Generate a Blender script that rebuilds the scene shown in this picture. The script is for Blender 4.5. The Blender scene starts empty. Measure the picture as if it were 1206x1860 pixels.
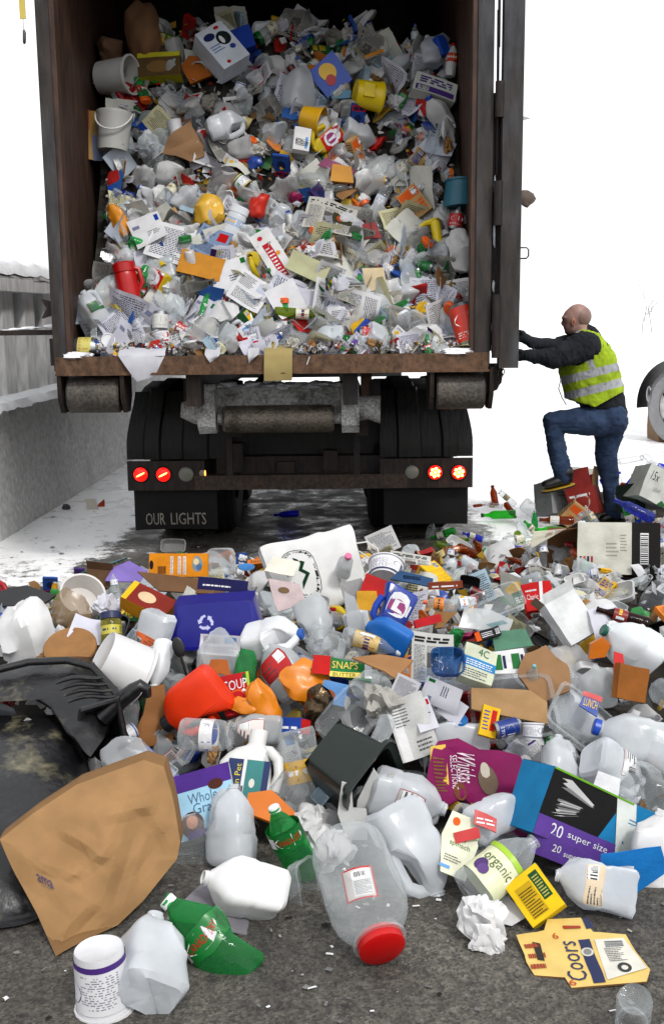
import bpy, math, random
from mathutils import Vector, Matrix, noise
from math import sin, cos, pi, radians, sqrt, atan2
RND = random.Random(7)
scene = bpy.context.scene
COL = scene.collection
# ------------------------------------------------------------------ camera
F = 2000.0
PITCH, ROLL = radians(10.2), radians(0.6)
CAMP = Vector((0, 0, 1.62))
_f = Vector((0, cos(PITCH), -sin(PITCH))); _u0 = Vector((0, sin(PITCH), cos(PITCH))); _r0 = Vector((1, 0, 0))
CR = _r0 * cos(ROLL) - _u0 * sin(ROLL)
CU = _r0 * sin(ROLL) + _u0 * cos(ROLL)
CT = -_f
cam = bpy.data.cameras.new('camera'); cam.sensor_fit = 'VERTICAL'; cam.sensor_height = 36
cam.lens = F / 1860 * 36; cam.clip_end = 2000
camo = bpy.data.objects.new('camera', cam); COL.objects.link(camo)
camo.matrix_world = Matrix((CR, CU, CT)).transposed().to_4x4()
camo.location = CAMP
scene.camera = camo
# ------------------------------------------------------------------ world, sun, exposure
SUN_E, SUN_R = radians(48), radians(150)
w = bpy.data.worlds.new("World"); scene.world = w; w.use_nodes = True
nt = w.node_tree; nt.nodes.clear()
sky = nt.nodes.new('ShaderNodeTexSky'); sky.sky_type = 'NISHITA'; sky.sun_disc = False
sky.sun_elevation = SUN_E; sky.sun_rotation = SUN_R; sky.dust_density = 4; sky.air_density = 1.0
hs = nt.nodes.new('ShaderNodeHueSaturation'); hs.inputs['Saturation'].default_value = 0.12; hs.inputs['Value'].default_value = 1.0
bg = nt.nodes.new('ShaderNodeBackground'); bg.inputs[1].default_value = 0.15
ow = nt.nodes.new('ShaderNodeOutputWorld')
cl = nt.nodes.new('ShaderNodeMix'); cl.data_type = 'RGBA'; cl.inputs[0].default_value = .75; cl.inputs[7].default_value = (7.2, 7.3, 7.5, 1)   # overcast layer over the blue sky
nt.links.new(sky.outputs[0], hs.inputs['Color']); nt.links.new(hs.outputs[0], cl.inputs[6]); nt.links.new(cl.outputs[2], bg.inputs[0]); nt.links.new(bg.outputs[0], ow.inputs[0])
sl = bpy.data.lights.new('sun', 'SUN'); sl.energy = 1.5; sl.angle = radians(10); sl.color = (1, .97, .93)
so = bpy.data.objects.new('sun', sl); COL.objects.link(so)
_sd = Vector((sin(SUN_R) * cos(SUN_E), cos(SUN_R) * cos(SUN_E), sin(SUN_E)))
so.rotation_euler = (-_sd).to_track_quat('-Z', 'Y').to_euler()
scene.view_settings.view_transform = 'Standard'; scene.view_settings.look = 'None'
scene.view_settings.gamma = 1; scene.view_settings.exposure = 0.42; scene.view_settings.use_curve_mapping = False
scene.cycles.transparent_max_bounces = 14; scene.cycles.max_bounces = 7; scene.cycles.diffuse_bounces = 4
scene.cycles.caustics_reflective = False; scene.cycles.caustics_refractive = False

# ------------------------------------------------------------------ helpers: colour, rays, meshes
def C(h):
    r = [int(h[i:i + 2], 16) / 255 for i in (0, 2, 4)]
    return tuple(x / 12.92 if x < .04045 else ((x + .055) / 1.055) ** 2.4 for x in r)

def ray(px, py):
    u, v = (px - 603) / F, (930 - py) / F
    return -CT + u * CR + v * CU      # times t = depth along the view axis

def atY(px, py, Y):
    d = ray(px, py); return CAMP + d * (Y / d.y)

def atZ(px, py, Z):
    d = ray(px, py); return CAMP + d * ((Z - CAMP.z) / d.z)

def project(p):
    q = p - CAMP; t = -q.dot(CT)
    return 603 + F * q.dot(CR) / t, 930 - F * q.dot(CU) / t, t

def sm(x, a, b):
    t = min(1, max(0, (x - a) / (b - a))); return t * t * (3 - 2 * t)

_txt = {}
def text_shape(s):
    if s in _txt: return _txt[s]
    cu = bpy.data.curves.new('t', 'FONT'); cu.body = s; cu.resolution_u = 2; cu.align_x = 'LEFT'
    o = bpy.data.objects.new('t', cu); COL.objects.link(o)
    bpy.context.view_layer.update()
    me = bpy.data.meshes.new_from_object(o.evaluated_get(bpy.context.evaluated_depsgraph_get()))
    vs = [(v.co.x, v.co.y) for v in me.vertices]; fs = [tuple(p.vertices) for p in me.polygons]
    bpy.data.objects.remove(o); bpy.data.curves.remove(cu); bpy.data.meshes.remove(me)
    x0 = min(v[0] for v in vs); x1 = max(v[0] for v in vs); y0 = min(v[1] for v in vs); y1 = max(v[1] for v in vs)
    vs = [((x - x0) / (x1 - x0), (y - y0) / (y1 - y0)) for x, y in vs]
    _txt[s] = (vs, fs, (x1 - x0) / (y1 - y0)); return _txt[s]

class Patch:
    """a regular grid of vertices inside a mesh; print is laid on it after it has been bent"""
    def __init__(s, m, base, nu, nv, mat):
        s.m, s.b, s.nu, s.nv, s.mat = m, base, nu, nv, mat
    def at(s, u, v, h):
        u = min(max(u, 0), 1) * s.nu; v = min(max(v, 0), 1) * s.nv
        i = min(int(u), s.nu - 1); j = min(int(v), s.nv - 1); a = u - i; b = v - j
        g = lambda i, j: s.m.v[s.b + j * (s.nu + 1) + i]
        p00, p10, p01, p11 = g(i, j), g(i + 1, j), g(i, j + 1), g(i + 1, j + 1)
        # same diagonal as the base faces
        if a + b <= 1: p = p00 + (p10 - p00) * a + (p01 - p00) * b
        else: p = p11 + (p01 - p11) * (1 - a) + (p10 - p11) * (1 - b)
        n = (p11 - p00).cross(p01 - p10)
        if n.length > 1e-12: n.normalize()
        return p + n * h
    def poly(s, pts, ink, lay=1, mat=None):
        b = len(s.m.v); s.m.v += [s.at(u, v, lay * .0007) for u, v in pts]
        s.m.face(list(range(b, b + len(pts))), ink, mat or s.mat)
        return s
    def rect(s, u0, v0, u1, v1, ink, lay=1, mat=None):
        us = [u0] + [i / s.nu for i in range(s.nu + 1) if u0 + 1e-4 < i / s.nu < u1 - 1e-4] + [u1]
        vs = [v0] + [i / s.nv for i in range(s.nv + 1) if v0 + 1e-4 < i / s.nv < v1 - 1e-4] + [v1]
        b = len(s.m.v); k = len(us)
        for v in vs:
            for u in us: s.m.v.append(s.at(u, v, lay * .0007))
        for j in range(len(vs) - 1):
            for i in range(k - 1):
                q = b + j * k + i; s.m.face([q, q + 1, q + k + 1, q + k], ink, mat or s.mat)
        return s
    def disc(s, u, v, ru, rv, ink, lay=1, n=14, mat=None):
        return s.poly([(u + ru * cos(2 * pi * i / n), v + rv * sin(2 * pi * i / n)) for i in range(n)], ink, lay, mat)
    def ring(s, u, v, ru, rv, w, ink, lay=1, n=20):
        for i in range(n):
            a, b = 2 * pi * i / n, 2 * pi * (i + 1) / n
            s.poly([(u + ru * cos(a), v + rv * sin(a)), (u + ru * cos(b), v + rv * sin(b)),
                    (u + ru * w * cos(b), v + rv * w * sin(b)), (u + ru * w * cos(a), v + rv * w * sin(a))], ink, lay)
        return s
    def words(s, u0, v0, u1, v1, n, ink, seed=0, lay=1, wl=.09, fill=.42):
        if n > 4: n = int(n * 1.35); wl *= .8
        r = random.Random(seed * 31 + n); hv = (v1 - v0) / n
        for k in range(n):
            u = u0; y = v1 - (k + 1) * hv; end = u1 - (u1 - u0) * (r.random() * .35 if r.random() < .5 else 0)
            while u < end:
                l = (u1 - u0) * wl * r.uniform(.4, 1.7)
                s.poly([(u, y), (min(u + l, end), y), (min(u + l, end), y + hv * fill), (u, y + hv * fill)], ink, lay)
                u += l + (u1 - u0) * wl * .3
        return s
    def bars(s, u0, v0, u1, v1, n=9, seed=0, lay=1, vert=True, bg_=(.8, .8, .8)):
        s.rect(u0, v0, u1, v1, bg_, lay); r = random.Random(seed)
        for k in range(n):
            a = (k + .15 * r.random()) / n; b = a + r.uniform(.35, .7) / n
            if vert: s.poly([(u0 + (u1 - u0) * a, v0 + (v1 - v0) * .1), (u0 + (u1 - u0) * b, v0 + (v1 - v0) * .1), (u0 + (u1 - u0) * b, v1), (u0 + (u1 - u0) * a, v1)], (.02, .02, .02), lay + 1)
            else: s.poly([(u0, v0 + (v1 - v0) * a), (u1, v0 + (v1 - v0) * a), (u1, v0 + (v1 - v0) * b), (u0, v0 + (v1 - v0) * b)], (.02, .02, .02), lay + 1)
        return s
    def text(s, t, u0, v0, u1, v1, ink, lay=1, rot=0, mat=None):
        vs, fs, asp = text_shape(t); b = len(s.m.v)
        for x, y in vs:
            if rot == 90: x, y = 1 - y, x
            elif rot == 180: x, y = 1 - x, 1 - y
            elif rot == 270: x, y = y, 1 - x
            s.m.v.append(s.at(u0 + (u1 - u0) * x, v0 + (v1 - v0) * y, lay * .0007))
        for f in fs: s.m.face([b + i for i in f], ink, mat or s.mat)
        return s

class Mesh:
    def __init__(s): s.v = []; s.f = []; s.ink = []; s.mt = []
    def face(s, idx, ink, mat): s.f.append(tuple(idx)); s.ink.append(ink); s.mt.append(mat)
    def patch(s, fn, nu, nv, ink, mat, tri=True):
        b = len(s.v)
        for j in range(nv + 1):
            for i in range(nu + 1): s.v.append(Vector(fn(i / nu, j / nv)))
        for j in range(nv):
            for i in range(nu):
                q = b + j * (nu + 1) + i; k = ink((i + .5) / nu, (j + .5) / nv) if callable(ink) else ink
                s.face((q, q + 1, q + nu + 1), k, mat); s.face((q + 1, q + nu + 2, q + nu + 1), k, mat)
        return Patch(s, b, nu, nv, mat)
    def dent(s, amp, fr, seed=0, start=0, ridge=0):
        o = Vector((seed * 3.7, seed * 1.3, seed * 7.1))
        for i in range(start, len(s.v)):
            p = s.v[i]
            d = noise.noise_vector(p * fr + o) * amp
            if ridge: d += (noise.noise_vector(p * fr * .6 + o * 2)).normalized() * (abs(noise.noise(p * fr * 1.3 + o)) - .2) * ridge
            s.v[i] = p + d
        return s
    def xf(s, M, start=0):
        for i in range(start, len(s.v)): s.v[i] = M @ s.v[i]
        return s
    def warp(s, fn, start=0):
        for i in range(start, len(s.v)): s.v[i] = Vector(fn(s.v[i]))
        return s
    def join(s, o, M=None):
        b = len(s.v); s.v += [(M @ v) if M else v for v in o.v]
        for f, k, m in zip(o.f, o.ink, o.mt): s.face([b + i for i in f], k, m)
        return s
    def box(s, c, d, ink, mat, n=1, R=None):
        """axis-aligned (or R-turned) box, centre c, full size d; returns six patches -Y,+X,+Y,-X,+Z,-Z"""
        c = Vector(c); x, y, z = d[0] / 2, d[1] / 2, d[2] / 2; R = R or Matrix.Identity(3)
        inks = ink if isinstance(ink, list) else [ink] * 6
        N = n if isinstance(n, int) else 1
        def pf(o, a, b): return lambda u, v: c + R @ (Vector(o) + Vector(a) * u + Vector(b) * v)
        P = [s.patch(pf((-x, -y, -z), (2 * x, 0, 0), (0, 0, 2 * z)), N, N, inks[0], mat),
             s.patch(pf((x, -y, -z), (0, 2 * y, 0), (0, 0, 2 * z)), N, N, inks[1], mat),
             s.patch(pf((x, y, -z), (-2 * x, 0, 0), (0, 0, 2 * z)), N, N, inks[2], mat),
             s.patch(pf((-x, y, -z), (0, -2 * y, 0), (0, 0, 2 * z)), N, N, inks[3], mat),
             s.patch(pf((-x, -y, z), (2 * x, 0, 0), (0, 2 * y, 0)), N, N, inks[4], mat),
             s.patch(pf((-x, y, -z), (2 * x, 0, 0), (0, -2 * y, 0)), N, N, inks[5], mat)]
        return P
    def lathe(s, prof, ink, mat, seg=20, sq=1, nsub=1):
        """profile [(r, z)] turned round z; ink may be a function of v (0..1 along the profile)"""
        n = len(prof) - 1
        def fn(u, v):
            k = v * n; i = min(int(k), n - 1); a = k - i
            r = prof[i][0] * (1 - a) + prof[i + 1][0] * a; z = prof[i][1] * (1 - a) + prof[i + 1][1] * a
            return (-r * cos(2 * pi * u), -r * sin(2 * pi * u) * sq, z)
        return s.patch(fn, seg, n * nsub, (lambda u, v: ink(u, v)) if callable(ink) else ink, mat)
    def loft(s, prof, ink, mat, seg=28):
        """profile [(ax, ay, z, e)] of superellipses: e=1 round, e=.35 square"""
        n = len(prof) - 1
        def se(a, e): return (abs(cos(a)) ** e) * (1 if cos(a) > 0 else -1), (abs(sin(a)) ** e) * (1 if sin(a) > 0 else -1)
        def fn(u, v):
            k = v * n; i = min(int(k + 1e-6), n - 1); a = k - i
            ax, ay, z, e = [prof[i][q] * (1 - a) + prof[i + 1][q] * a for q in range(4)]
            cx, cy = se(2 * pi * u - pi, e); return (ax * cx, ay * cy, z)
        return s.patch(fn, seg, n, ink, mat)
    def tube(s, pts, rad, ink, mat, seg=8, cap=True):
        pts = [Vector(p) for p in pts]; rad = rad if isinstance(rad, (list, tuple)) else [rad] * len(pts)
        b = len(s.v); prev = None
        for i, p in enumerate(pts):
            d = (pts[min(i + 1, len(pts) - 1)] - pts[max(i - 1, 0)]).normalized()
            if prev is None: a = d.cross(Vector((0, 0, 1)) if abs(d.z) < .9 else Vector((1, 0, 0))).normalized()
            else: a = (prev - d * prev.dot(d)).normalized()
            prev = a; c = d.cross(a)
            for k in range(seg): t = 2 * pi * k / seg; s.v.append(p + (a * cos(t) + c * sin(t)) * rad[i])
        for i in range(len(pts) - 1):
            for k in range(seg):
                q = b + i * seg; s.face((q + k, q + (k + 1) % seg, q + seg + (k + 1) % seg, q + seg + k), ink, mat)
        if cap:
            s.face([b + k for k in range(seg)][::-1], ink, mat); s.face([b + (len(pts) - 1) * seg + k for k in range(seg)], ink, mat)
        return s
    def ball(s, c, r, ink, mat, n=12, amp=0, fr=8, seed=0, ridge=0):
        c = Vector(c); r = r if isinstance(r, (tuple, list)) else (r, r, r); st = len(s.v)
        o = Vector((seed * 5.1, seed * 2.3, seed))
        def fn(u, v):
            th = pi * v; d = Vector((sin(th) * cos(2 * pi * u), sin(th) * sin(2 * pi * u), -cos(th)))
            k = 1 + amp * noise.noise(d * fr * .3 + o) + ridge * (abs(noise.noise(d * fr * .6 + o)) - .2)
            return c + Vector((d.x * r[0], d.y * r[1], d.z * r[2])) * k
        return s.patch(fn, n * 2, n, ink, mat)
    def prism(s, pts, h, ink, mat, M=None):
        """polygon pts in XZ plane, extruded h along y (centred)"""
        b = len(s.v); n = len(pts); M = M or Matrix.Identity(4)
        for y in (-h / 2, h / 2):
            for x, z in pts: s.v.append(M @ Vector((x, y, z)))
        s.face([b + i for i in range(n)], ink, mat); s.face([b + n + i for i in range(n)][::-1], ink, mat)
        for i in range(n):
            j = (i + 1) % n; s.face((b + i, b + n + i, b + n + j, b + j), ink, mat)
        return s
    def build(s, name, smooth=38):
        me = bpy.data.meshes.new(name); me.from_pydata([tuple(v) for v in s.v], [], s.f)
        mats = []
        for m in s.mt:
            if m not in mats: mats.append(m)
        for m in mats: me.materials.append(MAT[m])
        idx = {m: i for i, m in enumerate(mats)}
        me.polygons.foreach_set('material_index', [idx[m] for m in s.mt])
        at = me.color_attributes.new('ink', 'FLOAT_COLOR', 'CORNER'); buf = []
        for f, k in zip(s.f, s.ink): buf += [k[0], k[1], k[2], 1.0] * len(f)
        at.data.foreach_set('color', buf)
        if smooth:
            me.polygons.foreach_set('use_smooth', [True] * len(s.f)); me.set_sharp_from_angle(angle=radians(smooth))
        me.update(); return me

def obj(name, m, parent=None, smooth=38):
    o = bpy.data.objects.new(name, m.build(name, smooth) if isinstance(m, Mesh) else m); COL.objects.link(o)
    if parent: o.parent = parent
    return o
def tag(o, label=None, cat=None, group=None, kind=None):
    for k, v in (('label', label), ('category', cat), ('group', group), ('kind', kind)):
        if v: o[k] = v
    return o
def empty(name, loc=(0, 0, 0)):
    o = bpy.data.objects.new(name, None); o.location = loc; o.empty_display_size = .1; COL.objects.link(o); return o

# ------------------------------------------------------------------ materials
MAT = {}
def _n(t, k, **kw):
    n = t.nodes.new(k)
    for a, b in kw.items(): setattr(n, a, b)
    return n
def newmat(name):
    m = bpy.data.materials.new(name); m.use_nodes = True; t = m.node_tree; t.nodes.clear()
    return m, t, _n(t, 'ShaderNodeOutputMaterial')
def inkmat(name, rough=.6, spec=.4, metal=0, dirt=.25, dscale=14, bump=0, bscale=60, transl=0, transp=0, coat=0, emis=0, sheer=0, tint=None, blend=.3, dim=1):
    m, t, out = newmat(name); L = t.links.new
    a = _n(t, 'ShaderNodeAttribute', attribute_name='ink')
    tc = _n(t, 'ShaderNodeTexCoord'); nz = _n(t, 'ShaderNodeTexNoise'); nz.inputs['Scale'].default_value = dscale; nz.inputs['Detail'].default_value = 5
    L(tc.outputs['Object'], nz.inputs['Vector'])
    rp = _n(t, 'ShaderNodeMapRange'); rp.inputs[1].default_value = .35; rp.inputs[2].default_value = .65; rp.inputs[3].default_value = (1 - dirt) * .92; rp.inputs[4].default_value = .92 if name != 'snow' else 1
    L(nz.outputs[0], rp.inputs[0])
    mx = _n(t, 'ShaderNodeMix', data_type='RGBA', blend_type='MULTIPLY'); mx.inputs[0].default_value = 1
    gm_ = _n(t, 'ShaderNodeGamma'); gm_.inputs[1].default_value = 1.22; L(a.outputs['Color'], gm_.inputs[0])
    L(gm_.outputs[0], mx.inputs[6]); L(rp.outputs[0], mx.inputs[7]); col = mx.outputs[2]
    p = _n(t, 'ShaderNodeBsdfPrincipled'); p.inputs['Roughness'].default_value = rough; p.inputs['Metallic'].default_value = metal
    p.inputs['Specular IOR Level'].default_value = spec; p.inputs['Coat Weight'].default_value = coat; p.inputs['Coat Roughness'].default_value = .15
    L(col, p.inputs['Base Color'])
    if emis: L(a.outputs['Color'], p.inputs['Emission Color']); p.inputs['Emission Strength'].default_value = emis
    if bump:
        n2 = _n(t, 'ShaderNodeTexNoise'); n2.inputs['Scale'].default_value = bscale; n2.inputs['Detail'].default_value = 4; L(tc.outputs['Object'], n2.inputs['Vector'])
        b = _n(t, 'ShaderNodeBump'); b.inputs['Strength'].default_value = bump; b.inputs['Distance'].default_value = .01
        L(n2.outputs[0], b.inputs['Height']); L(b.outputs[0], p.inputs['Normal'])
    if dim != 1:
        dm = _n(t, 'ShaderNodeMix', data_type='RGBA', blend_type='MULTIPLY'); dm.inputs[0].default_value = 1; L(col, dm.inputs[6]); dm.inputs[7].default_value = (dim, dim, dim, 1); L(dm.outputs[2], p.inputs['Base Color'])
    cur = p.outputs[0]
    if transl:
        tl = _n(t, 'ShaderNodeBsdfTranslucent'); L(col, tl.inputs[0]); x = _n(t, 'ShaderNodeMixShader'); x.inputs[0].default_value = transl
        L(cur, x.inputs[1]); L(tl.outputs[0], x.inputs[2]); cur = x.outputs[0]
    if transp or sheer:
        tr = _n(t, 'ShaderNodeBsdfTransparent')
        if tint: L(a.outputs['Color'], tr.inputs[0])
        x = _n(t, 'ShaderNodeMixShader'); L(cur, x.inputs[1]); L(tr.outputs[0], x.inputs[2])
        if sheer:
            lw = _n(t, 'ShaderNodeLayerWeight'); lw.inputs[0].default_value = blend
            mr = _n(t, 'ShaderNodeMapRange'); mr.inputs[3].default_value = transp; mr.inputs[4].default_value = transp * (1 - sheer)
            L(lw.outputs['Facing'], mr.inputs[0]); L(mr.outputs[0], x.inputs[0])
        else: x.inputs[0].default_value = transp
        cur = x.outputs[0]
    L(cur, out.inputs[0]); MAT[name] = m; return m
inkmat('card', .75, .25, dirt=.22, bump=.15, bscale=90)
inkmat('gloss', .38, .4, dirt=.14, coat=.08)
inkmat('paper', .85, .15, dirt=.12, transl=.18)
inkmat('kraft', .8, .2, dirt=.2, dscale=9, bump=.25, bscale=25)
inkmat('hdpe', .38, .4, dirt=.1, transl=.15)
inkmat('milky', .26, .6, dirt=.16, dscale=9, transl=.28, transp=.3, sheer=.8, blend=.4, bump=.3, bscale=18)
inkmat('film', .22, .5, dirt=.1, transl=.3, transp=.55, sheer=.6)
inkmat('clear', .09, 1.0, dirt=.05, transp=.86, sheer=.8, bump=.3, bscale=34, blend=.3, dim=.7)
inkmat('tinted', .08, 1.0, dirt=.05, transp=.84, sheer=.6, tint=True, bump=.3, bscale=30, transl=.1, blend=.2)
inkmat('plastic', .35, .45, dirt=.12, dscale=8)
inkmat('metal', .3, .5, metal=.9, dirt=.3)
inkmat('foil', .18, .5, metal=1, dirt=.1, bump=.6, bscale=40)
inkmat('rubber', .75, .3, dirt=.4, dscale=6, bump=.3, bscale=60)
inkmat('snow', .7, .3, dirt=.04, bump=.5, bscale=25)
inkmat('cloth', .9, .15, dirt=.3, dscale=16, bump=.5, bscale=22)
inkmat('skin', .5, .35, dirt=.12, dscale=20)
inkmat('lamp', .3, .5, emis=1.6)
inkmat('paint', .5, .4, dirt=.3)
def rusty(name, base, rust, amt, rough=.6, sc=3.0, metal=0, lo=.03, stretch=.25, spec=.3, bump=.6, fine=.45):
    """old painted steel: paint worn through to rust in vertical streaks"""
    m, t, out = newmat(name); L = t.links.new
    tc = _n(t, 'ShaderNodeTexCoord'); mp = _n(t, 'ShaderNodeMapping'); mp.inputs['Scale'].default_value = (1, 1, stretch); L(tc.outputs['Object'], mp.inputs[0])
    n1 = _n(t, 'ShaderNodeTexNoise'); n1.inputs['Scale'].default_value = sc; n1.inputs['Detail'].default_value = 8; n1.inputs['Roughness'].default_value = .65; L(mp.outputs[0], n1.inputs['Vector'])
    r1 = _n(t, 'ShaderNodeValToRGB'); r1.color_ramp.elements[0].position = .5 - amt * .35; r1.color_ramp.elements[1].position = .72 - amt * .35
    r1.color_ramp.elements[0].color = (*base, 1); r1.color_ramp.elements[1].color = (*rust, 1); L(n1.outputs[0], r1.inputs[0])
    n2 = _n(t, 'ShaderNodeTexNoise'); n2.inputs['Scale'].default_value = sc * 9; n2.inputs['Detail'].default_value = 6; L(mp.outputs[0], n2.inputs['Vector'])
    r2 = _n(t, 'ShaderNodeMapRange'); r2.inputs[1].default_value = .3; r2.inputs[2].default_value = .7; r2.inputs[3].default_value = fine; r2.inputs[4].default_value = 1.25; L(n2.outputs[0], r2.inputs[0])
    mx = _n(t, 'ShaderNodeMix', data_type='RGBA', blend_type='MULTIPLY'); mx.inputs[0].default_value = 1; L(r1.outputs[0], mx.inputs[6]); L(r2.outputs[0], mx.inputs[7])
    p = _n(t, 'ShaderNodeBsdfPrincipled'); p.inputs['Roughness'].default_value = rough; p.inputs['Metallic'].default_value = metal; p.inputs['Specular IOR Level'].default_value = spec
    L(mx.outputs[2], p.inputs['Base Color']); b = _n(t, 'ShaderNodeBump'); b.inputs['Strength'].default_value = bump; b.inputs['Distance'].default_value = .01
    L(n2.outputs[0], b.inputs['Height']); L(b.outputs[0], p.inputs['Normal']); L(p.outputs[0], out.inputs[0]); MAT[name] = m
rusty('steel_grey', C('44474d'), C('332d29'), .4, sc=2.2)
rusty('steel_brown', C('33241d'), C('46332a'), .6, sc=2.5)
rusty('sill', C('362820'), C('5c4330'), .7, sc=3.5, stretch=.8)
rusty('beam', C('2a2421'), C('41342b'), .6, sc=5, stretch=.8)
rusty('black_steel', C('17161a'), C('2c221d'), .5, sc=5)
rusty('drum', C('3a3836'), C('565049'), .6, sc=6, stretch=1)
rusty('cyl', C('38332e'), C('6a6258'), .6, sc=9, stretch=1, rough=.36, metal=.5)
rusty('icy', C('463e36'), C('a8a8a6'), .55, sc=7, stretch=1, rough=.6)
rusty('fender', C('0b0b0c'), C('15130f'), .4, sc=4, rough=.5)
rusty('concrete', C('8e8e90'), C('c6c6c4'), .8, sc=2.4, stretch=1, rough=.9, spec=.1, bump=.2, fine=.8)
rusty('rib', C('b8b8ba'), C('e4e4e4'), .8, sc=2.0, rough=.8, fine=.8)
rusty('inner', C('33241c'), C('432f25'), .5, sc=2.5)
# ------------------------------------------------------------------ ground
def ground_mat():
    m, t, out = newmat('ground_surface'); L = t.links.new
    g = _n(t, 'ShaderNodeNewGeometry'); sp = _n(t, 'ShaderNodeSeparateXYZ'); L(g.outputs['Position'], sp.inputs[0])
    def nz(s, d=8, r=.6):
        n = _n(t, 'ShaderNodeTexNoise'); n.inputs['Scale'].default_value = s; n.inputs['Detail'].default_value = d; n.inputs['Roughness'].default_value = r; L(g.outputs['Position'], n.inputs['Vector']); return n.outputs[0]
    def mr(x, a, b, c, d):
        n = _n(t, 'ShaderNodeMapRange'); L(x, n.inputs[0])
        for i, q in enumerate((a, b, c, d)): n.inputs[i + 1].default_value = q
        return n.outputs[0]
    def mth(op, a, b):
        n = _n(t, 'ShaderNodeMath', operation=op)
        for i, q in enumerate((a, b)):
            if isinstance(q, (int, float)): n.inputs[i].default_value = q
            else: L(q, n.inputs[i])
        return n.outputs[0]
    vo = _n(t, 'ShaderNodeTexVoronoi'); vo.inputs['Scale'].default_value = 130; L(g.outputs['Position'], vo.inputs['Vector'])
    st = _n(t, 'ShaderNodeMix', data_type='RGBA'); st.inputs[6].default_value = (*C('35322e'), 1); st.inputs[7].default_value = (*C('625e56'), 1)
    L(mr(vo.outputs['Color'], .2, 1.1, 0, 1), st.inputs[0])
    bl = _n(t, 'ShaderNodeMix', data_type='RGBA', blend_type='MULTIPLY'); bl.inputs[0].default_value = 1
    L(st.outputs[2], bl.inputs[6]); L(mth('MULTIPLY', mth('MULTIPLY', mr(nz(2.2, 9, .7), .32, .68, .5, 1.35), mr(nz(.55, 4), .35, .65, .75, 1.2)), mr(nz(34, 4, .7), .3, .7, .45, 1.5)), bl.inputs[7])
    # snow cover: grows with distance from the camera; kept off by the truck
    y = sp.outputs['Y']; x = sp.outputs['X']
    cov = mr(mth('ADD', y, mth('MULTIPLY', mr(x, .8, 2.2, 0, 1), 1.4)), 4.4, 8.2, 0, 1)
    under = mth('MULTIPLY', mr(x, -1.75, -1.35, 0, 1), mr(x, 1.35, 1.0, 0, 1))
    under = mth('MULTIPLY', under, mr(y, 12, 14, 1, 0))
    cov = mth('MULTIPLY', cov, mth('SUBTRACT', 1, mth('MULTIPLY', under, .72)))
    sn = mth('ADD', mth('MULTIPLY', nz(9, 10, .75), .6), mth('MULTIPLY', nz(1.3, 3), .4))
    thr = mth('SUBTRACT', 1.02, mth('MULTIPLY', cov, .95))
    msk = mr(mth('SUBTRACT', mr(sn, .3, .7, 0, 1), thr), -.06, .12, 0, 1)
    fin = _n(t, 'ShaderNodeMix', data_type='RGBA'); L(msk, fin.inputs[0]); L(bl.outputs[2], fin.inputs[6]); fin.inputs[7].default_value = (.93, .935, .94, 1)
    p = _n(t, 'ShaderNodeBsdfPrincipled'); L(fin.outputs[2], p.inputs['Base Color'])
    wet = mth('MULTIPLY', mr(y, 5.5, 7.5, 0, 1), mr(nz(4), .4, .6, .3, 1)); L(mr(wet, 0, 1, .82, .22), p.inputs['Roughness'])
    b = _n(t, 'ShaderNodeBump'); b.inputs['Strength'].default_value = .55; b.inputs['Distance'].default_value = .012
    L(mth('ADD', mth('ADD', mr(vo.outputs['Distance'], 0, .6, 0, .4), nz(14, 6)), mth('MULTIPLY', msk, .8)), b.inputs['Height']); L(b.outputs[0], p.inputs['Normal'])
    L(p.outputs[0], out.inputs[0]); MAT['ground'] = m
ground_mat()
m = Mesh(); m.patch(lambda u, v: (-400 + 800 * u, -60 + 860 * v, 0), 8, 8, (1, 1, 1), 'ground'); tag(obj('ground', m), kind='structure')

m = Mesh(); m.patch(lambda u, v: (-160 + 360 * u, 62 + 60 * v, -.1 + (3 + 12 * sm(u, .45, .9)) * sm(v, 0, .8) * (1 + .3 * noise.noise(Vector((u * 9, v * 3, 1))))), 60, 14, (.93, .935, .94), 'snow'); tag(obj('snowy_hill', m), kind='structure')
# bare twigs of a snowed-in shrub on the bank; greys paled to paint in overexposed glare
m = Mesh(); rr = random.Random(12)
def twig(p, d, l, r, n):
    q = p + d * l; m.tube([p, p.lerp(q, .5) + Vector((rr.gauss(0, .04), 0, rr.gauss(0, .04))) * l, q], [r, r * .8, r * .6], C('a8a6a4') if n > 1 else C('d8d8d8'), 'snow', 5, False)
    if n:
        for k in range(3): twig(p.lerp(q, .5 + .25 * k), (d + Vector((rr.gauss(0, .6), rr.gauss(0, .3), rr.gauss(.1, .5)))).normalized(), l * .62, r * .6, n - 1)
b0 = atY(1165, 610, 34); twig(b0, Vector((.15, 0, 1)), .8, .02, 4); twig(b0 + Vector((.3, 0, .1)), Vector((-.2, 0, 1)), .7, .02, 4)
sh_ = empty('bare_shrub', b0); tag(sh_, 'bare twiggy shrub rimmed with snow, faint against the white sky behind the parked truck', 'shrub')
o = obj('branches', m); o.parent = sh_; o.matrix_parent_inverse = Matrix.Translation(-sh_.location)
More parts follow.
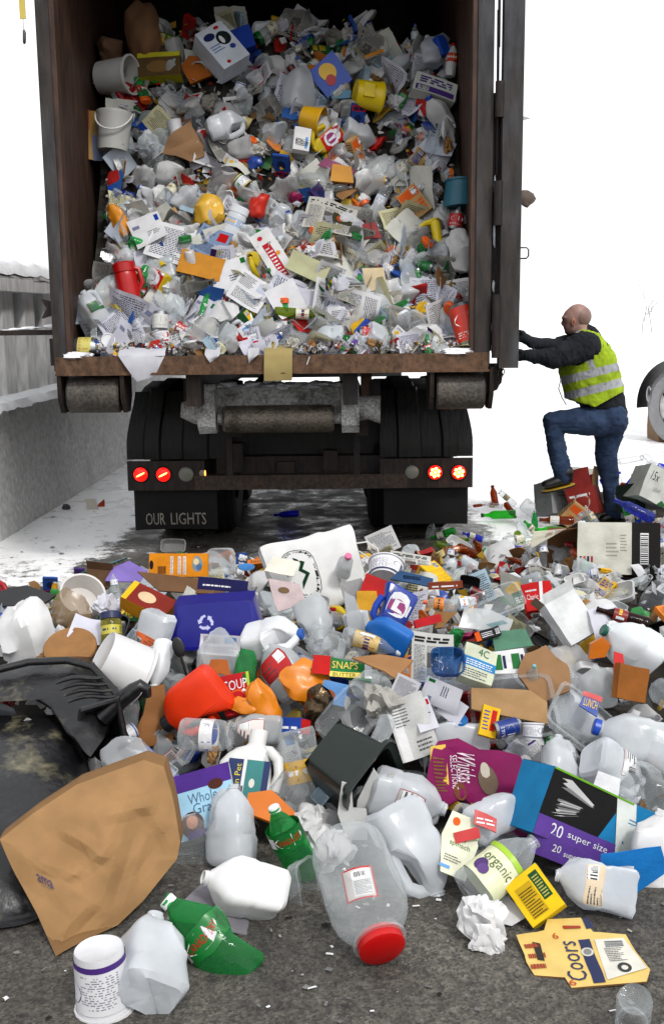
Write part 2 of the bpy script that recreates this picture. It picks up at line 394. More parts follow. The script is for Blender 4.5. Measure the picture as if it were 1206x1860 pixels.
# cord hanging from overhead
cd_ = empty('pull_cord', atY(43, 40, 6.0)); tag(cd_, 'yellow strap with a grey weight dangling in the upper corner', 'strap')
m = Mesh(); m.box(atY(41, 8, 6.0), (.03, .008, .14), C('d8c468'), 'plastic'); m.tube([atY(41, -120, 6), atY(41, 0, 6.0)], .005, C('b8ac70'), 'plastic', 6); m.tube([atY(42, 28, 6), atY(44, 54, 6.0)], .002, C('b0b0b0'), 'plastic', 6)
o = obj('strap', m); o.parent = cd_; o.matrix_parent_inverse = Matrix.Translation(-cd_.location)
m = Mesh(); m.tube([atY(44, 54, 6), atY(45, 60, 6), atY(45, 76, 6.0), atY(45, 80, 6)], [.006, .009, .009, .005], C('6a6a6c'), 'metal', 8); o = obj('weight', m); o.parent = cd_; o.matrix_parent_inverse = Matrix.Translation(-cd_.location)
# ------------------------------------------------------------------ added unseen roof slab that would shade the foreground; switched off
E_ROOF = False
if E_ROOF:
    m = Mesh(); m.box((0, -1.2, 7.3), (26, 15.0, .3), C('8a8a88'), 'card'); tag(obj('shade_roof', m), kind='structure')

# ------------------------------------------------------------------ pile height and load surface
def H(x, y):
    yb = 6.15 + .65 * sm(x, -1.6, -.6) + .5 * sm(x, .6, 1.6)
    yf = 3.0 - .1 * sm(x, -.3, .3)
    h = .34 * sm(y, yf, yf + 1.15) * (1 - sm(y, yb - 1.5, yb))
    h *= .35 + .65 * sm(x, -2.6, -1.2) if y < 5 else .55 + .45 * sm(x, -2.6, -.9)
    h += .30 * math.exp(-(((x - 3.1) / 1.15) ** 2 + ((y - 8.6) / 1.3) ** 2))
    h += .05 * noise.noise(Vector((x * 2.2, y * 2.2, 3.1))) * min(1, h * 6)
    return max(h, 0)
LX0, LX1 = -1.50, .86
def top_z(x):
    return 3.30 + .28 * sm(x, -1.45, -1.0) - .14 * sm(x, -.1, .8) + .05 * noise.noise(Vector((x * 3, 0, 0)))
def ys(x, z):
    k = max(0, (z - 1.39) / 2.1)
    return 6.72 + 1.22 * k ** .85 + .1 * noise.noise(Vector((x * 1.6, z * 1.6, 5))) * min(1, k * 4)
def surf(px, py, lift=0, zone=None):
    """where the view ray meets pile or load; returns point, depth"""
    d = ray(px, py); t = 1.8
    while t < 14:
        p = CAMP + d * t
        if zone != 'load' and p.z < H(p.x, p.y) + lift and (p.y < 9.6): break
        if zone != 'pile' and p.z > 1.36 and LX0 - .1 < p.x < LX1 + .1 and p.y > ys(p.x, p.z) - lift: break
        t += .01
    return p, t
# dark packed core of the load and of the spilled heap (what shows in the gaps)
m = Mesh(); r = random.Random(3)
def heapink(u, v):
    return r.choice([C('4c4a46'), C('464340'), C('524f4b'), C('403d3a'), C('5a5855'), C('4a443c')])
def fn(u, v):
    x = LX0 + (LX1 - LX0) * u; zt = top_z(x)
    if v < .8: z = 1.385 + (zt - .06 - 1.385) * v / .8; y = ys(x, z) + .10
    else: z = zt - .06 - .12 * (v - .8) * 5; y = ys(x, zt) + .1 + (v - .8) * 12
    return (x, y + .05 * noise.noise(Vector((x * 9, z * 9, 1))), z)
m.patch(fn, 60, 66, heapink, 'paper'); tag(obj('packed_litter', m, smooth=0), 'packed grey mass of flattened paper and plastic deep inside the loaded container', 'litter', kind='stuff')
m = Mesh()
def fn(u, v):
    x = -3.2 + 7.6 * u; y = 2.8 + 7.2 * v; h = H(x, y); return (x, y, h - .09 + .05 * noise.noise(Vector((x * 7, y * 7, 2))) if h > .02 else -.03)
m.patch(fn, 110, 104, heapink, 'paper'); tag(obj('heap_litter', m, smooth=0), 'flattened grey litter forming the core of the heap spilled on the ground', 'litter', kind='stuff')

# ------------------------------------------------------------------ container
XL, XR, YR, DZ = -1.64, .945, 6.6, 1.385     # outer left/right, rear plane, deck top
WL, CEN = 6.8, -.345
ZT = 4.02
ct = empty('roll_off_container', ((XL + XR) / 2, YR, 1.28))
tag(ct, 'rusty open steel container packed full of recyclables on the truck', 'container')
def part(name, m, par, smooth=38):
    o = obj(name, m, None, smooth); o.parent = par; o.matrix_parent_inverse = Matrix.Translation(-par.location) if par.type == 'EMPTY' else Matrix.Identity(4)
    return o
def sub(name, m, par, smooth=38):
    return obj(name, m, par, smooth)
W3 = (1, 1, 1)
m = Mesh(); m.box((XL + .055, YR + .1 + WL / 2, (DZ + ZT) / 2), (.05, WL, ZT - DZ), W3, 'inner'); 
for k in range(8): m.box((XL + .0, YR + .6 + k * .8, (DZ + ZT) / 2), (.06, .1, ZT - DZ - .1), W3, 'steel_brown')
part('side_wall', m, ct)
m = Mesh(); m.box((XR - .055, YR + .1 + WL / 2, (DZ + ZT) / 2), (.05, WL, ZT - DZ), W3, 'inner')
part('side_wall', m, ct)
m = Mesh(); m.box((CEN, YR + WL + .13, (DZ + ZT) / 2), (XR - XL - .2, .05, ZT - DZ), W3, 'inner'); part('front_wall', m, ct)
m = Mesh(); m.box((CEN, YR + .08 + WL / 2, ZT + .03), (XR - XL, WL + .16, .06), W3, 'inner'); part('roof', m, ct)
m = Mesh(); m.box((CEN, YR + .09 + WL / 2, DZ - .03), (XR - XL - .14, WL, .05), W3, 'inner'); part('deck', m, ct)
# rear frame: posts with a folded lip
for sx, x0, w in ((-1, XL, .075), (1, XR, .09)):
    m = Mesh(); xc = x0 - sx * w / 2
    m.box((xc, YR + .04, (1.30 + ZT) / 2), (w, .085, ZT - 1.30), W3, 'steel_grey')
    m.box((x0 - sx * (w + .014), YR + .055, (DZ + ZT) / 2), (.03, .09, ZT - DZ - .02), W3, 'steel_brown')
    m.box((xc - sx * 0.0, YR + .06, 1.62), (w + .006, .05, .5), W3, 'steel_brown')
    part('corner_post', m, ct)
m = Mesh()
a = .055
m.patch(lambda u, v: (XL + .01 + (XR - XL - .02) * u, YR - .012 - .002 * sin(u * 9), 1.272 + v * (DZ - 1.272)), 60, 2, W3, 'sill')
m.box((CEN, YR + .045, (1.272 + DZ) / 2 - .002), (XR - XL - .03, .1, DZ - 1.276), W3, 'sill')
m.box((CEN, YR - .01, 1.279), (XR - XL - .01, .02, .014), W3, 'sill')
m.dent(.004, 9, 2); part('sill_beam', m, ct)
# snow crust on the two ends of the sill
for xa, xb in ((XL + .03, XL + .22), (XR - .3, XR - .08)):
    m = Mesh(); m.ball(((xa + xb) / 2, YR + .03, DZ + .004), ((xb - xa) / 2, .05, .022), (.8, .8, .82), 'snow', 10, .6, 20, 3); part('snow_crust', m, ct)
# ground rollers in brackets under both corners
for x0, x1 in ((128, 222), (790, 878)):
    A = atY(x0, 745, YR + .12); B = atY(x1, 745, YR + .12); zc = 1.155; rr = .115
    m = Mesh(); n = 28
    m.tube([(A.x, YR + .13, zc), (A.x + .012, YR + .13, zc), (A.x + .012, YR + .13, zc), (B.x - .012, YR + .13, zc), (B.x - .012, YR + .13, zc), (B.x, YR + .13, zc)], [rr * .9, rr, rr, rr, rr, rr * .9], W3, 'drum', n)
    g = part('ground_roller', m, ct)
    for x in (A.x - .03, B.x + .03):
        m = Mesh(); m.prism([(-.13, .14), (.13, .14), (.13, -.02), (.06, -.11), (-.06, -.11), (-.13, -.02)], .024, W3, 'black_steel', Matrix.Translation((x, YR + .13, zc)) @ Matrix.Rotation(pi / 2, 4, 'Z'))
        part('roller_bracket', m, ct)
    m = Mesh(); m.box(((A.x + B.x) / 2, YR + .28, zc + .06), (B.x - A.x + .06, .02, .13), W3, 'black_steel'); part('bracket_plate', m, ct)
# long rails underneath
for x in (-.83, .12):
    m = Mesh(); m.box((x, YR + .2 + 3, 1.17), (.09, 6.2, .19), W3, 'black_steel'); part('floor_rail', m, ct)
for k in range(6):
    m = Mesh(); m.box((CEN, YR + .35 + k * 1.1, 1.3), (2.4, .07, .08), W3, 'black_steel'); part('cross_member', m, ct)
# latch dog on the outer face of the far corner post (the small dark bow-tie shape)
q = atY(97, 560, YR + .1); m = Mesh(); m.prism([(-.05, .06), (.05, .03), (.05, -.03), (-.05, -.06), (-.015, 0)], .05, W3, 'black_steel', Matrix.Translation((XL - .03, YR + .1, q.z))); part('latch_dog', m, ct)
m = Mesh(); m.box((XL - .012, YR + .06, atY(100, 640, YR).z), (.03, .07, .16), W3, 'black_steel'); part('latch_keeper', m, ct)
# the open door folded back along the side
door = Mesh(); dx0 = XR + .055; 
dT = .04
dA = atY(905, 600, YR - .02).x; dB = atY(938, 600, YR - .02).x
zb = atY(920, 668, YR).z
door.box(((dA + dB) / 2 + .012, YR + .62, (zb + 3.95) / 2 + .02), (dB - dA - .03, 1.16, 3.95 - zb - .08), W3, 'steel_brown')
YAW = Matrix.Translation((dB, YR, 0)) @ Matrix.Rotation(radians(-9.9), 4, 'Z') @ Matrix.Translation((-dB, -YR, 0))
door.xf(YAW); dr = part('door', door, ct)
def ds(name, m, smooth=38):
    o = obj(name, m, dr, smooth); return o
m = Mesh(); m.box(((dA + dB) / 2 + .006, YR, (zb + 3.95) / 2), (dB - dA + .008, .09, 3.95 - zb), W3, 'steel_grey'); ds('door_frame', m)
m = Mesh(); m.box(((dA + dB) / 2, YR + 1.26, (zb + 3.95) / 2), (dB - dA, .07, 3.95 - zb), W3, 'steel_grey'); m.xf(YAW); ds('door_frame', m)
for z0, z1 in ((zb, zb + .1), (3.85, 3.95)):
    m = Mesh(); m.box(((dA + dB) / 2, YR + .62, (z0 + z1) / 2), (dB - dA + .004, 1.15, z1 - z0 - .01), W3, 'steel_grey'); m.xf(YAW); ds('door_frame', m)
# strap plate and hinge barrels closing the gap between post and door
gx = (XR + dA) / 2
m = Mesh(); zz0, zz1 = zb + .1, atY(900, 165, YR).z
m.box((gx, YR + .055, (zz0 + zz1) / 2), (dA - XR + .02, .02, zz1 - zz0), W3, 'black_steel'); m.dent(.006, 7, 3); ds('hinge_strap', m)
for za, zc2 in ((atY(910, 410, YR).z, atY(910, 330, YR).z), (zb + .06, atY(910, 535, YR).z), (atY(910, 215, YR).z, atY(910, 150, YR).z)):
    m = Mesh(); m.tube([(dA - .016, YR - .035, za), (dA - .016, YR - .035, zc2)], .026, W3, 'black_steel', 14); ds('hinge_barrel', m)
for z0 in (3.6, 2.9):
    m = Mesh(); m.tube([(gx + .006, YR + .02, z0 - .5), (gx, YR + .02, z0 + .4)], .008, W3, 'black_steel', 8); ds('hinge_rod', m)
# bits of frozen snow in the gap
for k, (py, h) in enumerate(((335, 30), (425, 40), (520, 18), (595, 26), (635, 20))):
    q = atY(900, py, YR - .01); m = Mesh(); m.ball((gx - .004, YR + .03, q.z), (.008, .012, h * .0017), (.8, .82, .85), 'snow', 6, .6, 15, k); ds('snow_crust', m)
# grab handle on the far face of the door
q = atY(938, 460, YR + .9); m = Mesh(); hx = dB
m.tube([(hx, YR + .9, q.z + .035), (hx + .05, YR + .9, q.z + .035), (hx + .064, YR + .9, q.z + .02), (hx + .064, YR + .9, q.z - .02), (hx + .05, YR + .9, q.z - .035), (hx, YR + .9, q.z - .035)], .005, C('6a6a70'), 'metal', 8); m.xf(YAW); ds('grab_handle', m)
# door chain with a hook hanging at the corner
def chain(pts, name='chain'):
    m = Mesh()
    for i in range(len(pts) - 1):
        a, b = Vector(pts[i]), Vector(pts[i + 1]); c = (a + b) / 2; d = (b - a); l = d.length * .62; d.normalize()
        s = d.cross(Vector((0, 1, 0))).normalized() if i % 2 == 0 else Vector((0, 1, 0))
        m.tube([c + d * l * cos(t) + s * l * .55 * sin(t) for t in [2 * pi * k / 10 for k in range(11)]], .0035, C('3c3a38'), 'metal', 6, False)
    return m
P = [atY(905, 662, YR - .02), atY(903, 676, YR - .02), atY(905, 690, YR - .02), atY(909, 676, YR - .02), atY(913, 671, YR - .02), atY(910, 682, YR - .02), atY(909, 695, YR - .02)]
part('door_chain', chain(P), ct)
m = Mesh(); q = atY(893, 690, YR + .1); m.prism([(-.05, .1), (.06, .1), (.06, 0), (.03, -.06), (-.05, -.09)], .03, W3, 'black_steel', Matrix.Translation(q)); part('corner_bracket', m, ct)
# dark bar sticking out at the far side, a dusting of snow on it
bar = Mesh(); A = atY(105, 597, YR + .3); B = atY(-60, 612, YR + .3)
bar.box((A + B) / 2, ((A - B).length, .035, .032), W3, 'black_steel'); bo = obj('steel_bar', bar); tag(bo, 'dark steel bar dusted with snow jutting out beside the loaded container', 'bar')
m = Mesh(); 
for k in range(9): m.ball(B + (A - B) * (.12 + k * .1 + .03 * sin(k * 5)) + Vector((0, 0, .017)), (.05, .018, .008 + .005 * sin(k * 3.3)), (.82, .83, .85), 'snow', 6, .5, 12, k)
o = obj('snow_crust', m, bo)

# ------------------------------------------------------------------ truck under the container
TX0, TX1 = -1.395, .965; TC = (TX0 + TX1) / 2; TY = 7.62
tk = empty('roll_off_truck', (TC, TY, 0)); tag(tk, 'black dirty truck with lit red tail lamps carrying the loaded container', 'truck')
yb_ = TY
def zY(py, Y, px=540): return atY(px, py, Y).z
def xY(px, Y, py=850): return atY(px, py, Y).x
zT, zB = zY(835, yb_), zY(888, yb_)
# bumper bar with lamp panels
m = Mesh(); zl, zh = zY(888, yb_), zY(862, yb_)
m.box((TC, yb_ + .03, (zl + zh) / 2), (xY(700, yb_) - xY(315, yb_), .09, zh - zl), W3, 'beam'); 
bump = part('bumper', m, tk)
lamps = []
for xa, xb, lit in ((232, 372, ((256, 862), (297, 862))), (690, 858, ((790, 858), (833, 858)))):
    m = Mesh(); X0, X1 = xY(xa, yb_), xY(xb, yb_)
    m.box(((X0 + X1) / 2, yb_ + .005, (zT + zB) / 2), (X1 - X0, .03, zT - zB), W3, 'black_steel'); pn = part('lamp_panel', m, tk)
    for k, (lx, ly) in enumerate(lit):
        c = atY(lx, ly, yb_ - .02)
        m = Mesh(); m.tube([(c.x, yb_ + .0, c.z), (c.x, yb_ - .022, c.z)], .058, C('0c0c0c'), 'rubber', 24)
        bz = part('tail_lamp', m, tk)
        m = Mesh(); m.ball((c.x, yb_ - .02, c.z), (.05, .014, .05), C('e01008'), 'lamp', 12); sub('lens', m, bz)
        m = Mesh()
        if xa > 500:
            for j in range(7):
                rr_ = 0 if j == 6 else .027; a_ = j * pi / 3 + .3
                m.ball((c.x + rr_ * cos(a_), yb_ - .032, c.z + rr_ * sin(a_)), (.0105, .006, .0105), (9, 3.2, .5), 'lamp', 6)
        else:
            m.ball((c.x, yb_ - .034, c.z), (.034, .003, .006), (3.5, 1.2, .3), 'lamp', 6)
            m.xf(Matrix.Translation(c) @ Matrix.Rotation(-.45, 4, 'Y') @ Matrix.Translation(-c))
        sub('filament', m, bz)
for lx, ly, rr in ((338, 862, .052), (748, 858, .048)):
    c = atY(lx, ly, yb_ - .02); m = Mesh(); m.ball((c.x, yb_ - .012, c.z), (rr, .014, rr), C('8f9086'), 'gloss', 10); part('reversing_lamp', m, tk)
c = atY(367, 860, yb_ - .02); m = Mesh(); m.ball((c.x, yb_ - .0, c.z), (.03, .014, .034), C('a0988a'), 'gloss', 10); m.ball((c.x + .022, yb_ - .012, c.z), (.005, .006, .022), (2.4, .7, .1), 'lamp', 6); part('marker_lamp', m, tk)
# mud flaps
for xa, xb, py1, txt in ((242, 393, 960, 'OUR LIGHTS'), (697, 850, 955, None)):
    Y = yb_ + .06; X0, X1 = xY(xa, Y), xY(xb, Y); z1 = zB + .01; z0 = zY(py1, Y)
    m = Mesh(); p = m.patch(lambda u, v: (X0 + (X1 - X0) * u + .012 * (1 - v) * (1 if xa < 500 else -1) * (1 - 2 * u) * 0, Y + .03 * (1 - v) ** 2 * sin(u * 3), z0 + (z1 - z0) * v), 10, 10, C('1b1a1a'), 'rubber')
    m.patch(lambda u, v: (X1 - (X1 - X0) * u, Y + .012 + .03 * (1 - v) ** 2 * sin((1 - u) * 3), z0 + (z1 - z0) * v), 10, 10, C('1b1a1a'), 'rubber')
    m.box(((X0 + X1) / 2, Y + .006, z1 - .012), (X1 - X0, .02, .02), C('131313'), 'rubber')
    fl = part('mud_flap', m, tk)
    if txt:
        m2 = Mesh(); m2.v = list(m.v); p2 = Patch(m2, 0, 10, 10, 'paint')
        p2.text('OUR', .13, .115, .36, .40, C('a9a49a'), 3); p2.text('LIGHTS', .43, .115, .86, .40, C('a9a49a'), 3)
        nv = 2 * 121 + 6 * 4; m2.v = m2.v[nv:]; m2.f = [tuple(i - nv for i in f) for f in m2.f]
        sub('lettering', m2, fl, 0)
# moulded fenders
for sgn, xa, xb in ((-1, 232, 415), (1, 690, 858)):
    Yf = yb_ + .1; m = Mesh()
    x0, x1 = xY(xa, Yf), xY(xb, Yf); z0, z1 = zT, zY(705, Yf)
    prof = [(0, z0), (0, z0 + .08), (.03, z0 + .3), (.1, z0 + .47), (.28, z1 - .05), (.5, z1 - .01), (.9, z1 + .01), (1.5, z1 - .03), (1.75, z1 - .25), (1.8, z0)]
    n = len(prof) - 1
    def fn(u, v):
        k = v * n; i = min(int(k), n - 1); a = k - i
        y = prof[i][0] * (1 - a) + prof[i + 1][0] * a; z = prof[i][1] * (1 - a) + prof[i + 1][1] * a
        e = .0 if z < z0 + .1 else .05 * sm(z, z0 + .1, z1)
        xx = x0 + (x1 - x0) * u; q = (u if sgn < 0 else 1 - u)
        xx += (e * (1 - q)) * (1 if sgn < 0 else -1) * 1.2
        rib = .022 if (.18 < q < .34 or .56 < q < .8) else 0
        return (xx, Yf + y - rib, z + rib * (v > .3))
    m.patch(fn, 44, 36, W3, 'fender')
    ox = x0 if sgn < 0 else x1
    m.patch(lambda u, v: (fn(0 if sgn < 0 else 1, u)[0], fn(0, u)[1], z0 + (fn(0, u)[2] - z0) * v), 36, 4, W3, 'fender')
    part('fender', m, tk)
# wheels
for Yw, zr in ((8.35, .52), (9.7, .52)):
    for xa, xb in ((TX0 + .10, TX0 + .37), (TX0 + .40, TX0 + .67), (TX1 - .67, TX1 - .40), (TX1 - .37, TX1 - .10)):
        m = Mesh(); R = .51; n = 36
        prof = [(.28, 0), (.42, -.02), (.49, .0), (.51, .03), (.505, .07), (.512, .075), (.512, .135), (.505, .14), (.512, .145), (.512, .2), (.505, .21), (.51, .24), (.49, .27), (.42, .29), (.28, .27)]
        m.lathe(prof, C('131313'), 'rubber', n); m.xf(Matrix.Translation((xa, Yw, R)) @ Matrix.Rotation(pi / 2, 4, 'Y'))
        wh = part('tyre', m, tk)
        m = Mesh(); m.lathe([(.0, .1), (.1, .1), (.12, .14), (.26, .14), (.28, .0), (.29, .0), (.29, .27), (.28, .27)], C('5a5854'), 'metal', 24); m.xf(Matrix.Translation((xa, Yw, R)) @ Matrix.Rotation(pi / 2, 4, 'Y'))
        sub('rim', m, wh)
    m = Mesh(); m.tube([(TX0 + .2, Yw, .51), (TX1 - .2, Yw, .51)], .07, W3, 'black_steel', 12); m.ball((TC, Yw, .51), (.2, .2, .2), W3, 'black_steel', 10); part('axle', m, tk)
# chassis rails, uprights to the bumper, hinge crosstube with snow
for x in (TC - .42, TC + .42):
    m = Mesh(); m.box((x, 11, .93), (.08, 7.4, .22), W3, 'black_steel'); part('chassis_rail', m, tk)
for px in (418, 648):
    Y = 7.45; m = Mesh(); m.box((xY(px, Y), Y, (zY(862, Y) + 1.0) / 2), (.04, .05, 1.0 - zY(862, Y)), W3, 'black_steel'); part('bumper_upright', m, tk)
m = Mesh(); m.box((TC, 7.9, .72), (1.55, .04, .55), W3, 'fender'); part('cross_plate', m, tk)
m = Mesh(); m.box((TC, 8.0, .52), (1.2, .5, .22), W3, 'black_steel'); part('tank', m, tk)
for k, (px, py, w_, h_) in enumerate(((430, 830, .1, .2), (520, 850, .12, .1), (600, 835, .1, .14))):
    q = atY(px, py, 7.75); m = Mesh(); m.box(q, (w_, .1, h_), W3, 'black_steel'); part('air_tank', m, tk)
Yc = 6.95
A, B = atY(405, 762, Yc), atY(607, 762, Yc); rc = .088
m = Mesh(); m.tube([A + Vector((0, 0, 0)), A + Vector((.02, 0, 0)), A + Vector((.02, 0, 0)), (B.x - .02, Yc, A.z), (B.x - .02, Yc, A.z), (B.x, Yc, A.z)], [rc * .8, rc, rc, rc, rc, rc * .85], W3, 'cyl', 32); m.dent(.004, 14, 1)
part('tail_roller', m, tk)
m = Mesh(); m.tube([(A.x - .03, Yc, A.z), (B.x + .05, Yc, A.z)], .035, W3, 'icy', 12); part('roller_pin', m, tk)
for px in (378, 636):
    q = atY(px, 740, Yc); x = q.x; zt_, zb2 = zY(695, Yc), zY(785, Yc)
    pts = [(-.09, zb2 + .05 - q.z), (-.05, zb2 - q.z), (.05, zb2 - q.z), (.09, zb2 + .06 - q.z), (.09, zt_ - .05 - q.z), (.05, zt_ - q.z), (-.06, zt_ - q.z), (-.09, zt_ - .06 - q.z)]
    m = Mesh(); m.prism(pts, .11, W3, 'icy', Matrix.Translation(q) @ Matrix.Rotation(pi / 2, 4, 'Z')); m.dent(.008, 12, px); part('roller_arm', m, tk)
for x0, x1, y0 in ((330, 366, 745), (648, 690, 742)):
    q0, q1 = atY(x0, y0, Yc + .05), atY(x1, y0, Yc + .05); m = Mesh(); m.tube([q0, (q0 + q1) / 2, q1], [.045 if x0 < 500 else .085, .075, .095], W3, 'icy', 12); m.dent(.012, 12, x0); part('pivot_stub', m, tk)
q0, q1 = atY(395, 728, Yc + .22), atY(625, 728, Yc + .22)
m = Mesh(); m.box(((q0.x + q1.x) / 2, Yc + .25, q0.z), (q1.x - q0.x, .16, .2), W3, 'icy'); part('cross_tube', m, tk)
m = Mesh()
for k in range(16): m.ball((q0.x + (q1.x - q0.x) * (k + .5) / 16, Yc + .2, q0.z + .1 + .01 * sin(k * 2.1)), (.06, .1, .016 + .008 * sin(k * 1.7)), (.75, .76, .78), 'snow', 6, .5, 12, k)
part('snow_crust', m, tk)
for px, pt, pb in ((665, 672, 720), (345, 690, 730), (680, 690, 760)):
    m = Mesh(); a, b = atY(px, pt, 7.1), atY(px, pb, 7.1); m.box((a + b) / 2, (.07, .07, (a.z - b.z)), W3, 'sill' if px == 665 else 'black_steel'); part('hinge_bracket', m, tk)
q = atY(250, 690, 7.3)
# splash tray between container and fender
for xa, xb, py in ((330, 350, 700),):
    pass
# far end of the truck (cab) standing ahead of the container
m = Mesh(); m.box((TC, 15.4, 1.9), (2.3, 1.6, 2.2), C('1c1c1e'), 'paint'); part('cab', m, tk)

# ------------------------------------------------------------------ concrete wall and ribbed steel side behind it
pA, pB = atZ(-40, 1010, 0), atZ(232, 842, 0)
hA, hB = .0, 0
wd = (pB - pA); wd.z = 0; L0 = wd.length; wd.normalize(); wn = Vector((-wd.y, wd.x, 0))
pS = pA - wd * 4; LW = 20
wz = atY(0, 742, atZ(0, 985, 0).y).z
m = Mesh()
def wf(off, flip=False, top=False):
    return
def wpt(s, o, z): return pS + wd * s + wn * o + Vector((0, 0, z))
m.patch(lambda u, v: wpt(LW * u, 0 + .05 * (v), wz * v), 60, 12, W3, 'concrete')
m.patch(lambda u, v: wpt(LW * u, .05 + .25 * v, wz), 60, 2, W3, 'concrete')
m.patch(lambda u, v: wpt(LW * (1 - u), .3, wz * v), 40, 4, W3, 'concrete')
m.dent(.012, 3, 4); wl = obj('concrete_wall', m); tag(wl, 'stained grey concrete wall with snow along its top beside the truck', 'wall')
m = Mesh()
m.patch(lambda u, v: wpt(LW * u, -.02 + .34 * v, wz - .02 * (v < .02) +   .03 * sin(pi * v) + .012 * noise.noise(Vector((u * 60, v * 4, 1))) - .05 * (v < .01) * (.5 + noise.noise(Vector((u * 130, 0, 2))))), 240, 8, (.86, .87, .88), 'snow')
sub('snow_cap', m, wl)
# ribbed container behind the wall
rb = empty('ribbed_container', wpt(2, .75, 0)); tag(rb, 'pale ribbed steel container dusted with snow standing behind the concrete wall', 'container')
zr0 = atY(0, 490, 7.2).z; zr1 = atY(0, 450, 7.2).z
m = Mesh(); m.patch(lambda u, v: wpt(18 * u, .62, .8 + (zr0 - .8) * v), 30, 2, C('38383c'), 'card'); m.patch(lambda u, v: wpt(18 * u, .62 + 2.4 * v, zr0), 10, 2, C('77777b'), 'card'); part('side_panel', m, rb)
for k in range(30):
    s = .3 + k * .62; m = Mesh(); R = Matrix((wd, wn, Vector((0, 0, 1)))).transposed()
    m.box(wpt(s, .56, (.8 + zr0) / 2), (.30, .12, zr0 - .8), W3, 'rib', R=R); part('rib', m, rb)
m = Mesh(); m.box(wpt(9, .52, zr0 - .02), (18, .2, .11), W3, 'rib', R=R); part('top_rail', m, rb)
m = Mesh(); m.patch(lambda u, v: wpt(18 * u, .42 + .34 * v, zr0 + .03 + .15 * sin(pi * v) ** .6 + .03 * noise.noise(Vector((u * 50, v * 3, 1)))), 120, 8, (.8, .81, .83), 'icy'); m.dent(.015, 4, 1); part('rolled_tarp', m, rb)
m = Mesh(); m.patch(lambda u, v: wpt(18 * u, .43 + .32 * v, zr0 + .07 + .15 * sin(pi * v) ** .6 + .04 * noise.noise(Vector((u * 70, v * 3, 5)))), 160, 8, (.85, .86, .88), 'snow'); part('snow_cap', m, rb)
# ------------------------------------------------------------------ second truck at the far side (wheel, wing) buried in the white
Y2 = 13.5
t2 = empty('parked_truck', atY(1230, 800, Y2)); tag(t2, 'white truck with a snow caked wheel parked behind the worker and the bottles', 'truck')
wc = atY(1246, 737, Y2); wr = .315
RX = Matrix.Translation(wc) @ Matrix.Rotation(radians(36), 4, 'Z') @ Matrix.Rotation(pi / 2, 4, 'Y')
wrr = .47
m = Mesh(); m.lathe([(.3, 0), (.42, -.02), (.49, .02), (.5, .06), (.5, .2), (.49, .24), (.42, .28), (.3, .26)], (.42, .42, .43), 'snow', 36); m.xf(RX @ Matrix.Translation((0, 0, -.14)))
ty = part('tyre', m, t2)
for sz in (1, -1):
    m = Mesh(); m.lathe([(.0, -.02), (.07, -.03), (.1, .02), (.23, .03), (.25, -.02), (.3, -.02)], (.8, .8, .8), 'paint', 30)
    for k in range(8):
        a = k * pi / 4; m.ball((.16 * cos(a), .16 * sin(a), .028), (.018, .018, .012), (.25, .23, .22), 'metal', 6)
    for k in range(5):
        a = k * 2 * pi / 5 + .4; m.ball((.265 * cos(a) * .98, .265 * sin(a) * .98, -.005), (.026, .026, .01), (.1, .06, .05), 'rubber', 6)
    m.xf(RX @ Matrix.Translation((0, 0, -.15 if sz > 0 else .15)) @ (Matrix.Rotation(pi, 4, 'X') if sz > 0 else Matrix.Identity(4))); sub('rim', m, ty)
m = Mesh(); arch = []
for k in range(17):
    a = radians(8 + k * 9.6); arch.append((a,))
def fa(u, v):
    a = radians(185 - 190 * u); r = .58 - .0 * v
    return RX @ Matrix.Translation((0, 0, -.22 + .46 * v)) @ Vector((-r * sin(a) * 1.0, r * cos(a), 0))
m.patch(fa, 24, 3, C('101010'), 'plastic'); part('wheel_arch', m, t2)
m = Mesh(); bd = RX.to_3x3()
q = atY(1300, 560, Y2 + .4); m.box((q.x + .6, q.y + .3, 1.75), (1.0, 2.4, 1.1), (.8, .8, .8), 'paint'); part('body', m, t2)
m = Mesh(); q = atY(1178, 716, Y2 - .2); m.ball(q, (.03, .06, .10), C('a6a6a8'), 'metal', 8); part('fuel_cap', m, t2)
# ------------------------------------------------------------------ item builders.  An item is (name, category, height, [(part, Mesh, [(sub, Mesh)...])...])
WHT, MILK, GREY, CLR = C('e2e2e4'), C('e8ecf0'), C('9a9a9a'), C('e4eaec')
RED, YEL, BLU, GRN, ORG, BRN, KRA, BLK, PUR, TEA, PNK = C('c01818'), C('e8c020'), C('1c4ca8'), C('1c7a38'), C('e06a14'), C('6a4a30'), C('a47c50'), C('161616'), C('5a3a88'), C('2a8a94'), C('d05088')
NAVY, SKY, LIM, CRM, TAN, MAG, SIL = C('1c2c5c'), C('78a8d8'), C('a8c83c'), C('e8e0c0'), C('c8a878'), C('98186c'), C('b8babc')
class Item:
    def __init__(s, name, cat, h, parts, desc=''): s.name, s.cat, s.h, s.parts, s.desc = name, cat, h, parts, desc
def P1(name, cat, h, m, desc=''): return Item(name, cat, h, [('body', m, [])], desc)
def cur(m, hh, dx=.0, seed=0): # gentle bend of a sheet about several axes
    return m

